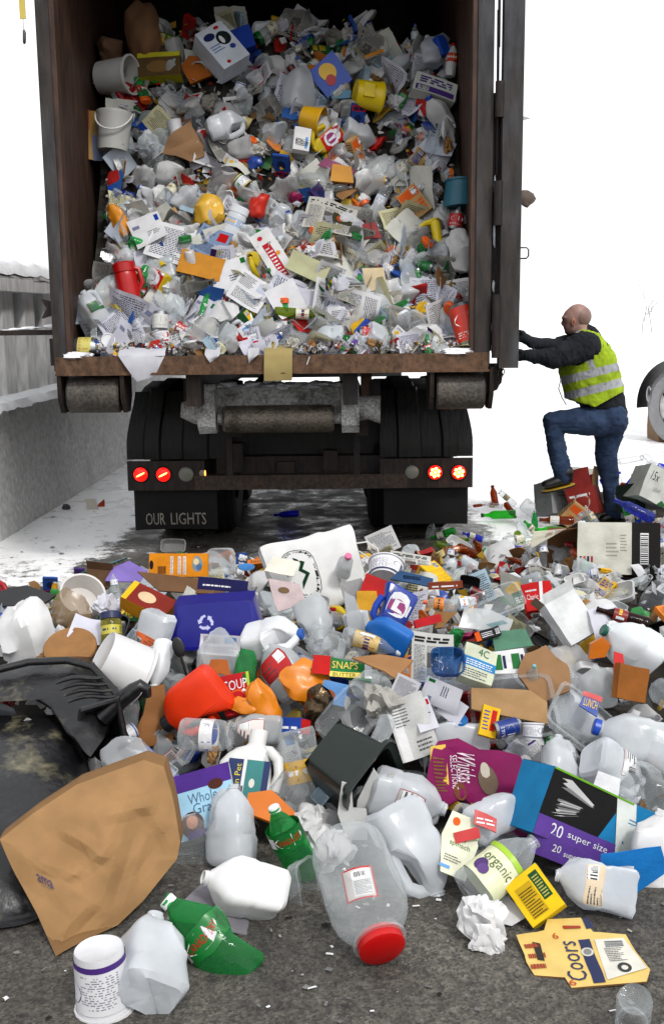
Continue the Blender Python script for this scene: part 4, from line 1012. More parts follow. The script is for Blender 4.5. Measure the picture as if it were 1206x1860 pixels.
# jeans
m = Mesh()
limb(m, [(1104, 757, 8.08), (1100, 757, 8.22)], [33, 34]); m.ball(Q(1108, 766, 8.18), (.125, .17, .11), W3, 'cloth', 12)
limb(m, [(1085, 765, 8.05), (1040, 765, 8.02), (1002, 766, 8.01)], [28, 23, 17]); limb(m, [(1002, 766, 8.01), (1009, 805, 8.02), (1022, 864, 8.04)], [18, 17, 16])
limb(m, [(1106, 782, 8.22), (1100, 820, 8.24), (1104, 850, 8.25)], [28, 21, 18]); limb(m, [(1104, 850, 8.25), (1110, 890, 8.26), (1116, 930, 8.27)], [18, 17, 17])
jm = skin_mesh(m, lambda c: C('44546e') if noise.noise(c * 5) > .1 else C('3c4b64'), 'cloth', .010, 2, lambda v: v + noise.noise_vector(v * 10 + Vector((5, 5, 5))) * .014 + noise.noise_vector(Vector((v.x * 14, v.y * 14, v.z * 34))).normalized() * (abs(noise.noise(Vector((v.x * 12, v.y * 12, v.z * 30)))) - .2) * .022); pp('jeans', jm)
# vest with silver bands
m = Mesh(); torso(m, [(1080, 738, 53, .215), (1078, 715, 56, .215), (1073, 690, 57, .222), (1070, 660, 52, .232), (1070, 635, 44, .225), (1069, 615, 32, .19), (1066, 602, 20, .12)])
def vink(c):
    x, y, t = project(c); sl_ = -(x - 1075) * .26
    col = C('a9c03a')
    b1, b2 = 678 + sl_, 708 + sl_
    if abs(y - b1) < 7.5 or abs(y - b2) < 7.5: return C('b4b6ba')
    if abs((x - 1064) - (y - 640) * .42) < 6 and y < b1: return C('b4b6ba')
    if abs(y - 606 - (x - 1094) * .1) < 4 and abs(x - 1097) < 8 and c.y < 8.2: return C('2a2e20')
    return col
vm = skin_mesh(m, vink, 'cloth', .0065, 3, lambda v: v + noise.noise_vector(v * 9) * .012 + noise.noise_vector(v * 20).normalized() * (abs(noise.noise(Vector((v.x * 22, v.y * 22, v.z * 12)))) - .2) * .02)
# trim the hem on a slant and open the armhole over the sleeve
keep = []
ah = Q(1055, 634, 7.95)
for i, f in enumerate(vm.f):
    c = sum((vm.v[j] for j in f), Vector()) / len(f); x, y, t = project(c)
    if y > 742 - max(0, (x - 1075)) * .55 + (max(0, 1040 - x)) * .2: continue
    if c.y < 8.1 and ((x - 1046) / 25) ** 2 + ((y - 634) / 30) ** 2 < 1: continue
    if c.y > 8.25 and ((x - 1046) / 22) ** 2 + ((y - 628) / 28) ** 2 < 1: continue
    keep.append(i)
vm.f = [vm.f[i] for i in keep]; vm.ink = [vm.ink[i] for i in keep]; vm.mt = [vm.mt[i] for i in keep]
pp('safety_vest', vm)
m = Mesh(); m.tube([Q(1018, 688, 7.98), Q(1014, 706, 7.97), Q(1020, 722, 7.97), Q(1028, 736, 7.96)], [.004, .005, .005, .004], C('a0a2a4'), 'cloth', 6); pp('vest_strap', m)
# boots
for k, (A, B, Y) in enumerate((((1028, 872), (994, 880), 8.03), ((1124, 938), (1098, 942), 8.27))):
    a, b = Q(*A, Y), Q(*B, Y); m = Mesh()
    for t in [i / 8 for i in range(9)]:
        p = a.lerp(b, t); m.ball(p + Vector((0, 0, .012 * (1 - t))), (.05, .05 - .008 * abs(t - .6), .05 - .014 * t), W3, 'rubber', 9)
    m.ball(Q(A[0] - 2, A[1] - 14, Y), (.062, .058, .06), W3, 'rubber', 10)
    bm = skin_mesh(m, C('1c1c1c'), 'gloss', .009, 3); bt = pp('boot', bm)
    m = Mesh(); d = (b - a).normalized(); R = Matrix((d, Vector((0, 1, 0)), d.cross(Vector((0, 1, 0))))).transposed()
    if R.col[2].z < 0: R.col[2] = -R.col[2]
    n_ = 24; L2 = (b - a).length / 2 + .056; cc = (a + b) / 2 - R.col[2] * .044
    for q, (h0, h1, col) in enumerate(((-.012, 0, C('121212')), (0, .008, C('b8982c')))):
        ring = [(L2 * cos(2 * pi * i / n_), .053 * sin(2 * pi * i / n_) * (1 + .12 * cos(2 * pi * i / n_))) for i in range(n_)]; bb = len(m.v)
        for h in (h0, h1):
            for x, y in ring: m.v.append(cc + R @ Vector((x, y, h)))
        m.face([bb + i for i in range(n_)][::-1], col, 'rubber'); m.face([bb + n_ + i for i in range(n_)], col, 'rubber')
        for i in range(n_): j = (i + 1) % n_; m.face((bb + i, bb + j, bb + n_ + j, bb + n_ + i), col, 'rubber')
    sub('sole', m, bt)
# gloved hands closed on the edge of the door: palm, four bent fingers of unequal length, thumb
for k, (wx, wy, hx, hy_, Y) in enumerate(((956, 646, 944, 645, 7.905), (962, 620, 947, 611, 7.95))):
    m = Mesh(); w0, h0 = Q(wx, wy, Y), Q(hx, hy_, Y)
    limb(m, [(wx, wy, Y), ((wx + hx) / 2, (wy + hy_) / 2, Y)], [9, 9.5]); m.ball(h0, (.036, .03, .045), W3, 'cloth', 10)
    for i, l in enumerate((.9, 1.0, .95, .75)):
        z = .036 - i * .022; s = h0 + Vector((-.02, -.01, z)); a = s + Vector((-.028 * l, -.006, -.004)); b = a + Vector((-.014 * l, .022 * l, -.004)); c = b + Vector((.012, .02 * l, -.002))
        m.tube([s, a, b, c], [.0115, .0105, .0095, .008], W3, 'cloth', 8); m.ball(c, .008, W3, 'cloth', 6); m.ball(a, .0105, W3, 'cloth', 6)
    s = h0 + Vector((.004, -.024, .02)); m.tube([s, s + Vector((-.022, -.014, .018)), s + Vector((-.044, -.008, .02))], [.013, .012, .009], W3, 'cloth', 8)
    gm = skin_mesh(m, C('2c3034') if k == 0 else C('343a3c'), 'cloth', .005, 2); pp('glove', gm)
LAND.append((1075, 700, 'the worker'))
# ------------------------------------------------------------------ single things laid by hand: spilled heap
# big kraft bag lying on its side
def kraft_bag():
    m = Mesh()
    out = [(0, 1525), (60, 1478), (140, 1425), (262, 1380), (298, 1392), (312, 1440), (318, 1470), (328, 1530), (322, 1560), (262, 1635), (215, 1680), (155, 1708), (102, 1737), (68, 1660), (30, 1590)]
    c0 = atZ(165, 1700, 0); Yb = c0.y + .30
    def pt(px, py, k):   # k = depth behind the front sheet
        d = ray(px, py)
        zz = 0.012 if py > 1690 else None
        base = atZ(px, max(py, 1700), .012)
        p = atY(px, py, 2.62 + (1737 - py) * .0009 + (px - 100) * .0004)
        if p.z < .01: p = atZ(px, py, .01)
        return p + Vector((0, k, 0)) if k else p
    n = len(out); cx, cy = 178, 1560
    def fn(u, v):
        a = u * n; i = int(a) % n; f = a - int(a); A, B = out[i], out[(i + 1) % n]
        x, y = A[0] + (B[0] - A[0]) * f, A[1] + (B[1] - A[1]) * f
        x, y = cx + (x - cx) * v, cy + (y - cy) * v
        p = pt(x, y, 0)
        b = (1 - v ** 3) * .035
        q = noise.noise(Vector((x * .012, y * .012, 1))); q2 = abs(noise.noise(Vector((x * .018 - y * .01, y * .006, 4)))); 
        return p + CT * (b * .9 + .012 * q * min(1, (1 - v) * 4))
    m.patch(lambda u, v: fn(1 - u, v), n * 10, 44, C('a68660'), 'kraft')
    # folded gusset plane along the lower edge and the back sheet
    m.patch(lambda u, v: Vector(fn(1 - u, 1)) + Vector((0, .07 * v, .0)) + Vector((0, 0, .004 * sin(pi * v))), n * 4, 6, C('907250'), 'kraft')
    m.patch(lambda u, v: Vector(fn(u, v)) - CT * .08 * (1 - v ** 2) * .5 + Vector((0, .07, 0)), n * 4, 8, C('a68660'), 'kraft')
    cr = [((262, 1382), (150, 1640)), ((60, 1478), (185, 1660)), ((150, 1425), (230, 1600)), ((300, 1420), (240, 1640)), ((10, 1525), (180, 1650)), ((185, 1650), (102, 1735)), ((100, 1500), (215, 1560)), ((225, 1440), (300, 1560)), ((120, 1600), (215, 1520)), ((250, 1500), (200, 1660)), ((70, 1560), (150, 1590)), ((240, 1600), (310, 1500)), ((180, 1480), (290, 1460))]
    for i in range(len(m.v)):
        x, y, t = project(m.v[i]); d = 0
        for k_, ((ax, ay), (bx, by)) in enumerate(cr):
            dx, dy = bx - ax, by - ay; L2 = dx * dx + dy * dy; s = ((x - ax) * dx + (y - ay) * dy) / L2
            if 0 < s < 1:
                e = ((x - ax) * dy - (y - ay) * dx) / sqrt(L2); w_ = 46 if k_ < 5 else 20; d += (.012 if k_ % 2 == 0 else -.011) * max(0, 1 - abs(e) / w_) * min(1, 5 * s, 5 * (1 - s)); k_ += 0
        m.v[i] = m.v[i] + CT * d
    o = obj('paper_bag', m, None, 5); tag(o, 'large creased brown kraft paper bag lying open beside the black cart', 'paper bag')
    # faded stamp
    s = Mesh(); g = Patch(s, 0, 6, 6, 'card'); fv = [(project(v), v) for v in m.v[:(n * 10 + 1) * 45]]
    for j in range(7):
        for i in range(7):
            x, y = 70 + 32 * (i / 6) - 6 * (j / 6), 1604 + 16 * (i / 6) - 20 * (j / 6)
            t = min(fv, key=lambda q: (q[0][0] - x) ** 2 + (q[0][1] - y) ** 2)[0][2]; s.v.append(CAMP + ray(x, y) * (t - .004))
    g.text('ama', .05, .2, .95, .95, C('4a4c78'), 0).words(.2, -.0, .8, .12, 1, C('6a6a80'), 1, 0)
    s.v = s.v[49:]; s.f = [tuple(i - 49 for i in f) for f in s.f]; obj('stamp', s, o, 0)
    return o
kraft_bag()
LAND.append((165, 1560, 'the large kraft bag'))
# black cart lying on its side
def cart():
    e = empty('wheeled_cart', atZ(60, 1640, 0)); tag(e, 'black plastic wheeled cart toppled on its side, muddy and dented', 'cart')
    K = C('131315')
    # body: loft along an axis running from bottom (towards viewer-left) to the mouth
    rings = [((-60, 1640), 2.95, 185, 130), ((-40, 1560), 3.05, 215, 170), ((-15, 1450), 3.2, 195, 165), ((0, 1360), 3.4, 160, 130), ((15, 1290), 3.6, 140, 100), ((40, 1236), 3.78, 130, 60)]
    m = Mesh(); n = len(rings) - 1
    def se(a, e_): return (abs(cos(a)) ** e_) * (1 if cos(a) > 0 else -1), (abs(sin(a)) ** e_) * (1 if sin(a) > 0 else -1)
    def fn(u, v):
        k = v * n; i = min(int(k), n - 1); a = k - i; A, B = rings[i], rings[i + 1]
        x = A[0][0] * (1 - a) + B[0][0] * a; y = A[0][1] * (1 - a) + B[0][1] * a; Y = A[1] * (1 - a) + B[1] * a; rx = A[2] * (1 - a) + B[2] * a; ry = A[3] * (1 - a) + B[3] * a
        c, s = se(2 * pi * u, .55); P = atY(x + rx * c, y + 35 + (ry * .3 * s), Y) + Vector((0, .26 * s, 0))
        P = P + CT * (.02 * noise.noise(Vector((u * 6, v * 4, 3)))); P.z = max(P.z, .012); return P
    m.patch(fn, 56, 30, K, 'cartmat')
    m.ball(atY(-60, 1600, 3.1), (.3, .26, .2), K, 'cartmat', 14)
    for v in m.v: v.z = max(v.z, .01)
    part('tub', m, e)
    # lid: a big shallow dish in the heap, top-left
    m = Mesh(); Q = [(-80, 1250), (0, 1212), (70, 1199), (150, 1198), (195, 1222), (212, 1250), (205, 1290), (190, 1340), (165, 1375), (130, 1340), (95, 1290), (50, 1262), (-80, 1275)]
    def lf(u, v):
        a = u * len(Q); i = int(a) % len(Q); f = a - int(a); A, B = Q[i], Q[(i + 1) % len(Q)]
        x, y = A[0] + (B[0] - A[0]) * f, A[1] + (B[1] - A[1]) * f; cx, cy = 110, 1262
        x, y = cx + (x - cx) * v, cy + (y - cy) * v; Y = 3.7 - (y - 1200) * .0022
        return atY(x, y, Y) + CT * (.07 * (1 - v ** 4) + .015 * noise.noise(Vector((x * .02, y * .03, 5))))
    m.patch(lambda u, v: lf(1 - u, v), 78, 16, K, 'cartmat'); m.patch(lambda u, v: lf(u, v) - CT * .1, 40, 6, K, 'cartmat'); m.patch(lambda u, v: Vector(lf(1 - u, 1)) - CT * .1 * v, 60, 2, K, 'cartmat')
    for k in range(4):   # moulded grip grooves
        a = [atY(118 + k * 7 + q * 14, 1232 + k * 11 - 5 * sin(q * .8) - q * 2.5, 3.5) + CT * (.09 + .02) for q in range(7)]
        m.tube(a, [.004, .007, .008, .008, .008, .007, .004], K, 'cartmat', 8)
    lid = part('lid', m, e)
    m = Mesh(); rim = [(0, 1214), (60, 1199), (130, 1196), (175, 1208), (205, 1240), (222, 1262)]
    m.tube([atY(x, y, 3.66 - (y - 1200) * .002) + CT * .05 for x, y in rim], .013, K, 'cartmat', 10); sub('rim', m, lid)
    # handle bar with its curved end
    m = Mesh(); hb = [(195, 1298), (225, 1268), (250, 1248), (262, 1240), (272, 1246), (274, 1260)]
    m.tube([atY(x, y, 3.5) + CT * .06 for x, y in hb], [.03, .028, .026, .022, .018, .014], K, 'cartmat', 12); part('handle', m, e)
    # dark hollow side panel between lid and bag
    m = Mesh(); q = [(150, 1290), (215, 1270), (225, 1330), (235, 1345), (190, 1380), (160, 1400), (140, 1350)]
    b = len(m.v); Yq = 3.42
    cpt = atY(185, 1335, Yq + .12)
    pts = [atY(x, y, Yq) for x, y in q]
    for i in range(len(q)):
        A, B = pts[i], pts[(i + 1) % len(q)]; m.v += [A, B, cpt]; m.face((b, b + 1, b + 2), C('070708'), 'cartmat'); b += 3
    m.tube(pts + [pts[0]], .012, K, 'cartmat', 8); part('wheel_well', m, e)
    return e
rusty('cartmat', C('111113'), C('8a8368'), -.2, sc=4.5, stretch=1, rough=.33, spec=.5, bump=.25)
cart(); LAND.append((100, 1330, 'the black cart'))
R_ = lambda seed: random.Random(seed)

# --- nearest row on the bare asphalt
put(it_tub(3, WHT, .052, .063, .145, desc='', lid=C('e8e8e8'), dcol=PUR), 186, 1776, 120, rot=176, tilt=-12, spin=20, p=.075, label='white quart yogurt tub standing upside down on its lid, purple print', lm='the upside-down yogurt tub')
put(it_jug(4, flat=.95, dent=.014, e=.4), 275, 1735, 200, rot=-14, tilt=-62, spin=45, p=.09, label='dented milk jug lying bottom up behind the upside-down yogurt tub', lm='the bottom-up milk jug')
put(it_bottle(5, C('5ccb80'), 'tinted', .075, .31, WHT, C('18803c'), .016, .6, txt='CANADA DRY', desc='', lband=(.4, .66), lcols=[WHT, RED], name='soda_bottle'), 378, 1705, 205, rot=-50, tilt=-8, spin=0, p=.06, label='squashed green soda bottle with white cap lying on asphalt by the kraft bag', lm='the squashed green bottle')
put(it_jug(6, C('ececec'), 'hdpe', .012, None, None, 1, .23, .062, 0, e=.45, desc='', neck=.017), 440, 1612, 170, rot=-72, tilt=12, spin=40, p=.085, label='opaque white milk jug lying on a grey sheet on the asphalt', lm='the opaque white jug')
it = it_poly([(-.2, -.12), (.14, -.12), (.2, .05), (-.12, .1)], C('8c8a90'), 'card', .004, seed=3); put(it, 430, 1655, 130, rot=8, tilt=-78, p=.012, label='flat grey cardboard sheet under the opaque white jug')
put(it_bottle(7, C('5ccb80'), 'tinted', .062, .3, WHT, C('0f7a38'), .006, .85, txt='CANADA DRY', desc='', lband=(.5, .74), lcols=[WHT, RED], name='soda_bottle'), 527, 1530, 160, rot=-22, tilt=18, spin=10, p=.12, label='green soda bottle with white cap leaning upright below the orange tray', lm='the upright green soda bottle')
put(it_bottle(8, CLR, 'clear', .09, .29, C('c80808'), None, .002, 1, 'barrel', desc='', name='plastic_jar', capr=.052), 658, 1618, 232, rot=154, tilt=54, spin=70, p=.125, label='huge clear barrel jar with bright red lid lying on the asphalt', lm='the red-lidded barrel jar')
put(P1('paper_label', 'label', .09, (lambda m: (lambda p: (p.rect(0, 0, 1, 1, RED, 1), p.rect(.06, .05, .94, .95, C('cfc8c4'), 2), p.rect(.3, .1, .9, .9, C('e4e4e4'), 3), p.words(.35, .15, .85, .6, 8, C('606060'), 3, 4), p.bars(.4, .68, .75, .85, 8, 3, 4), m)[-1])(m.patch(lambda u, v: (-.045 + .09 * u, .02 * (u - .5) ** 2 * 4, -.045 + .09 * v), 8, 4, WHT, 'gloss')))(Mesh())), 655, 1550, 58, rot=-14, tilt=-36, p=atZ(650, 1612, .125) + CU * .05 + CT * .112, label='red-bordered nutrition label stuck on the barrel jar')
put(it_tray(9, .16, .1, .05), 548, 1610, 60, rot=80, tilt=-60, p=.03, label='small clear plastic tray under the upright green soda bottle')
put(it_jug(10, dent=.012, flat=.8), 752, 1545, 190, rot=152, tilt=20, spin=-30, p=.1, label='milk jug lying mouth down on asphalt beside the barrel jar', lm='the mouth-down milk jug')
put(it_poly([(-.12, -.02), (-.02, -.08), (.1, -.03), (.02, .03), (0, .08), (-.1, .05)], WHT, 'paper', .002, seed=5), 925, 1655, 70, rot=-10, tilt=-70, p=.02, label='torn white paper flap on the asphalt under the yellow carton')
put(it_crumple(11, .055, C('e8e8e8')), 876, 1668, 78, rot=0, p=.05, label='wadded white tissue standing on the asphalt near the torn paper flap', lm='the wadded tissue')
put(it_crumple(12, .05, C('e8e8e8'), sq=.5), 884, 1708, 60, rot=20, p=.03, label='loose tail of wadded white tissue trailing on the asphalt')
# flattened six-pack carton
pts = [(-.17, -.04), (-.155, -.1), (-.07, -.12), (-.06, -.165), (.16, -.165), (.185, -.12), (.16, .05), (.06, .07), (.04, .15), (-.06, .155), (-.08, .1), (-.17, .09)]
it = it_poly(pts, C('dcc27a'), 'gloss', .006, seed=6, back=C('8a6a4a'), bend=.006, crum=.006); g = it.g
g.rect(.50, .03, .60, .64, C('1e2e5e'), 1).text('Coors', .31, .08, .47, .62, C('24345e'), 2, rot=90).disc(.545, .46, .055, .06, C('c8c8c0'), 2).disc(.545, .46, .035, .04, C('8a8a88'), 3)
g.poly([(.62, .06), (.98, .16), (.90, .62), (.64, .62)], C('d8d6cc'), 1).words(.70, .30, .86, .5, 6, C('606060'), 2, 3).bars(.72, .5, .88, .58, 9, 2, 3, vert=False).ring(.80, .2, .06, .07, .5, C('303030'), 3)
g.poly([(.10, .40), (.16, .38), (.17, .62), (.11, .66)], C('2c241c'), 2).words(.03, .28, .2, .72, 3, C('a84a28'), 3, 2).text('6', .30, .66, .35, .76, C('c04a20'), 2).text('6', .30, .02, .36, .10, C('c04a20'), 2)
g.poly([(.42, .82), (.56, .80), (.56, .84), (.42, .87)], C('a8441c'), 2).rect(.6, .78, .66, .95, C('1e2e5e'), 2); printed(it)
put(it, 1055, 1726, 190, rot=-6, tilt=-74, p=.02, label='flattened cream and navy six-pack beer carton on bare asphalt', lm='the flattened beer carton')
put(it_bottle(13, CLR, 'clear', .06, .2, None, None, .002, 1, 'jar', desc='', name='glass_jar'), 1150, 1838, 105, rot=170, tilt=-42, p=.06, label='upturned clear glass jar alone on the asphalt below the beer carton')
it = it_box(14, .08, .03, .1, C('e8c818'), deco=0, crush=.002, desc=''); p0 = it.P[0]; p0.rect(.15, .1, .62, .8, C('c8a810'), 1).words(.18, .12, .58, .72, 8, C('504010'), 3, 2).rect(.66, .3, .92, .9, C('1f5a30'), 1).words(.7, .35, .88, .85, 6, C('c8c070'), 3, 2); it.P[4].rect(0, 0, 1, 1, WHT, 1); it.P[3].rect(0, .0, 1, .3, WHT, 1)
put(it, 972, 1628, 88, rot=-38, tilt=-35, p=.07, label='small bright yellow carton with green panel tipped on its end', lm='the small yellow carton')
it = it_bottle(15, CLR, 'clear', .062, .24, None, C('dce0c0'), .004, .85, txt='organic', desc='', lband=(.18, .62), lcols=[C('e4e6d0'), C('6a7040')]); 
for k in (0, .5): Patch(it.parts[1][1], 0, 28, 5, 'gloss').rect(k, .86, k + .5, 1, LIM, 3).disc(k + .16, .3, .05, .18, C('5a3a78'), 3).disc(k + .2, .24, .04, .14, C('6a4a88'), 4)
put(it, 910, 1575, 165, rot=58, tilt=-18, spin=150, p=.11, label='clear juice bottle with cream label and lime stripe beside the yellow carton', lm='the lime-striped juice bottle')
put(it_jug(16, flat=.55, dent=.02, handle=0, label=C('d8c8b0'), e=.4), 1078, 1605, 158, rot=-78, tilt=-5, spin=10, p=.08, label='flattened milk jug lying on asphalt before the trash-liner box', lm='the flattened milk jug')
it = it_poly([(-.05, -.12), (.05, -.12), (.07, .03), (.03, .13), (-.06, .13), (-.08, .02)], C('dfe0cc'), 'card', .003, seed=7, bend=.002, crum=.002); it.g.rect(.12, .08, .4, .13, SKY, 2).disc(.3, .85, .1, .07, ORG, 2).text('baby', .3, .56, .7, .66, C('7a9060'), 2).text('spinach', .25, .44, .8, .54, C('7a9060'), 2).words(.2, .2, .7, .32, 3, C('7a7a70'), 3, 2).rect(.55, .68, .95, .74, C('c8d4a0'), 1); printed(it)
put(it, 833, 1535, 120, rot=22, tilt=-40, lift=.13, label='cream salad bag card reading baby spinach', lm='the baby spinach card')
put(it_tray(17, .19, .14, .05), 870, 1530, 95, rot=30, tilt=-50, lift=.09, label='clear clamshell tray with red strips beneath the baby spinach card')
put(it_poly([(-.06, -.03), (.06, -.02), (.06, .03), (-.06, .02)], RED, 'gloss', .003, seed=8), 848, 1518, 24, rot=-10, tilt=-40, lift=.15, label='narrow red strip label lying on the clear clamshell tray')

# trash liner box
it = it_box(18, .30, .10, .13, [C('1c86b4')] * 6, crush=.003, deco=0, desc=''); f = it.P[0]; tpp = it.P[4]
f.poly([(0, .98), (.62, .98), (.5, .3), (0, .3)], C('141414'), 1)
rr = R_(4)
for k in range(26):
    a = rr.uniform(-1.2, 1.2); f.poly([(.52, .66), (.52 - .5 * rr.random(), .66 + .32 * sin(a)), (.50 - .5 * rr.random(), .66 + .3 * sin(a + .1))] if 0 else [(.5, .62), (.08 + .1 * rr.random(), .62 + .3 * sin(a)), (.10 + .1 * rr.random(), .65 + .3 * sin(a))], rr.choice([C('8a8a8a'), C('3a3a3a'), C('c8c8c8'), C('222222')]), 2)
f.poly([(.55, 1), (.72, 1), (.88, 0), (.70, 0)], C('d8dcd8'), 2).text('home', .70, .35, .82, .75, C('1c86b4'), 3, rot=270).poly([(0, .97), (.7, .97), (.7, 1), (0, 1)], C('78b030'), 3)
f.rect(0, 0, .66, .30, C('6a4a9c'), 3).text('20', .12, .06, .22, .25, WHT, 4).text('super size', .26, .10, .60, .22, WHT, 4)
tpp.rect(0, .3, .5, 1, C('6a4a9c'), 1).text('20', .03, .55, .14, .9, WHT, 2, rot=180).text('super size', .18, .55, .45, .8, WHT, 2, rot=180).poly([(.5, .3), (.9, .3), (.95, 1), (.5, 1)], C('c8c8c8'), 1).rect(.55, .45, .7, .85, C('1a1a1a'), 2)
it.P[1].poly([(0, .1), (.4, .1), (.6, .9), (0, .9)], C('d8dcd8'), 1).disc(.3, .15, .12, .12, BLK, 2); it.P[1].text('home', .1, .3, .4, .7, C('1c86b4'), 2, rot=90)
put(it, 1062, 1490, 118, rot=22, tilt=-14, spin=22, lift=.10, label='long blue box of black trash liners marked super size 20', lm='the trash-liner box')
it = it_poly([(-.1, -.08), (-.03, -.12), (.1, .02), (.06, .1), (-.12, .05)], C('2086c8'), 'card', .003, seed=9); put(it, 1145, 1590, 130, rot=10, tilt=10, lift=.06, label='blue end flap of card sticking up beside the flattened milk jug')
it = it_poly([(-.15, -.04), (.15, -.07), (.15, 0), (-.15, .07)], C('6a4a9c'), 'card', .003, seed=9, bend=.004); it.g.text('20', .28, .4, .4, .62, WHT, 2).text('super size', .45, .3, .85, .5, WHT, 2); printed(it)
put(it, 1030, 1548, 62, rot=16, tilt=0, lift=.1, label='purple front strip of torn card under the trash-liner box')
put(it_jug(19, C('e4e4e4'), 'hdpe', .02, None, None, .7), 1188, 1540, 150, rot=20, tilt=-10, lift=.08, label='crushed opaque white jug at the end of the trash-liner box')
# row of jugs behind
put(it_jug(20, dent=.014, flat=.8, label=C('3a7a58'), lab=(.1, .06, .3, .16)), 1015, 1385, 112, rot=6, tilt=-35, spin=20, lift=.08, label='milk jug bottom showing a small green label, beside the cardboard tray', lm='the green-labelled milk jug')
put(it_jug(21, dent=.010, label=C('e0e0e0')), 1118, 1398, 130, rot=118, tilt=-16, spin=-40, lift=.09, label='milk jug on its side with a white text label, behind trash-liner box', lm='the white-labelled milk jug')
put(it_jug(22, dent=.012, cap=C('2458b8')), 1155, 1345, 165, rot=-72, tilt=-8, spin=100, lift=.12, label='milk jug with blue cap lying above the white-labelled milk jug', lm='the blue-capped milk jug')
put(it_jug(23, flat=.45, dent=.02, handle=0), 822, 1347, 130, rot=-82, tilt=6, lift=.1, label='flattened translucent jug below the loose envelopes', lm='the long flattened jug')
# magenta pet-food bag
it = it_poly([(-.11, .08), (.11, .07), (.14, -.02), (.15, -.13), (.06, -.13), (-.06, -.06), (-.13, -.12), (-.14, -.02)], C('86085c'), 'card', .02, seed=10, bend=.01, crum=.03, back=C('b04a80'), name='snack_bag'); g = it.g
g.poly([(.0, .42), (.06, .92), (.16, .95), (.17, .5), (.16, .12), (.06, .12)], C('d8b858'), 1).words(.06, .35, .15, .8, 8, C('8a6a30'), 3, 2).text('Whiskas', .26, .5, .42, .85, C('e8d8e0'), 2, rot=270).text('SELECTIONS', .2, .4, .26, .8, C('e8d8e0'), 2, rot=270).disc(.27, .38, .06, .12, C('7a4a28'), 2).disc(.52, .62, .08, .16, C('7a6a5a'), 2).disc(.5, .72, .04, .09, C('c8c0b4'), 3).words(.7, .3, .78, .4, 2, WHT, 2, 2)
printed(it); put(it, 878, 1432, 150, rot=4, tilt=-30, lift=.11, label='magenta and yellow foil cat food bag lying spread out', lm='the magenta cat food bag', cat='bag')
put(it_jug(24, flat=.6, dent=.016, handle=0), 905, 1480, 130, rot=66, tilt=-20, lift=.14, label='torn milk jug half lying over the magenta cat food bag')
it = it_poly([(-.05, -.02), (.05, -.04), (.05, .02), (-.05, .04)], RED, 'gloss', .01, seed=12); it.g.words(.1, .3, .9, .7, 2, WHT, 1, 2, wl=.3); printed(it); put(it, 880, 1492, 34, rot=8, tilt=-30, lift=.17, label='crumpled red wrapper between magenta bag and baby spinach card')
put(it_jug(25, dent=.010, label=C('d8d8d6'), lab=(.17, .3, .33, .48)), 742, 1450, 150, rot=105, tilt=5, spin=10, lift=.12, label='large milk jug on its side with a barcode sticker by the green bin', lm='the barcoded milk jug')
# dark green bin
m = Mesh(); GB = C('1a2a22')
m.loft([(.17, .085, 0, .3), (.185, .1, .16, .3), (.2, .115, .16, .3), (.2, .115, .175, .3), (.18, .095, .17, .3), (.165, .08, .012, .3), (.001, .001, .012, 1)], GB, 'plastic', 40); m.patch(lambda u, v: (-.168 + .336 * u, -.083 + .166 * v, .001), 3, 3, GB, 'plastic'); m.xf(Matrix.Translation((0, 0, -.09)))
put(P1('recycling_bin', 'bin', .175, m), 648, 1418, 108, rot=118, tilt=30, spin=64, lift=.1, label='dark green rectangular recycling bin tipped over under the orange-capped bottle', lm='the dark green bin')
# broken white foam
for k, (x, y, L, ro, pts) in enumerate(((640, 1475, 120, -12, [(-.05, -.1), (.03, -.12), (.05, 0), (0, .02), (.02, .13), (-.02, .14), (-.06, .02)]), (690, 1455, 115, 12, [(-.07, -.1), (.08, -.1), (.07, .02), (.02, .05), (.03, .13), (-.02, .1), (-.05, .13), (-.08, .0)]))):
    put(it_poly(pts, C('dcdcda'), 'hdpe', .02, seed=k, bend=.02, name='foam_piece'), x, y, L, rot=ro, tilt=10, lift=.15, label=('broken white plastic panel with a curved prong rising over the barrel jar', 'broken white plastic panel with jagged top leaning on the dark green bin')[k], cat='plastic')
# left-middle
put(it_jug(26, dent=.014, label=C('8a2418'), lab=(.2, .12, .29, .38), flat=.8), 422, 1497, 150, rot=-2, tilt=-14, spin=150, lift=.11, label='dented milk jug with a cherry label, standing beside the upright soda bottle', lm='the cherry-labelled milk jug')
it = it_box(27, .17, .05, .17, [C('5a3490')] + [C('e0e0dc')] * 5, deco=0, crush=.003); f = it.P[0]; f.rect(0, 0, 1, .72, C('a8cce0'), 1).text('Whole', .3, .5, .75, .66, C('5a7a90'), 2).text('Grains', .35, .34, .85, .5, C('5a7a90'), 2).disc(.3, .2, .18, .2, C('5a2c20'), 2).disc(.3, .24, .09, .1, C('c89070'), 3).disc(.75, .72, .12, .08, C('5a2c20'), 3).rect(.2, 0, .5, .1, PUR, 3)
put(it, 372, 1462, 120, rot=-16, tilt=-30, lift=.08, label='purple and pale blue cereal box reading Whole Grains', lm='the purple cereal box')
put(it_film(28, .2, .22, CLR, 'plastic_wrap', mat='clear'), 345, 1530, 100, rot=30, lift=.05, label='crinkled clear plastic wrap between kraft bag and cherry-labelled jug')
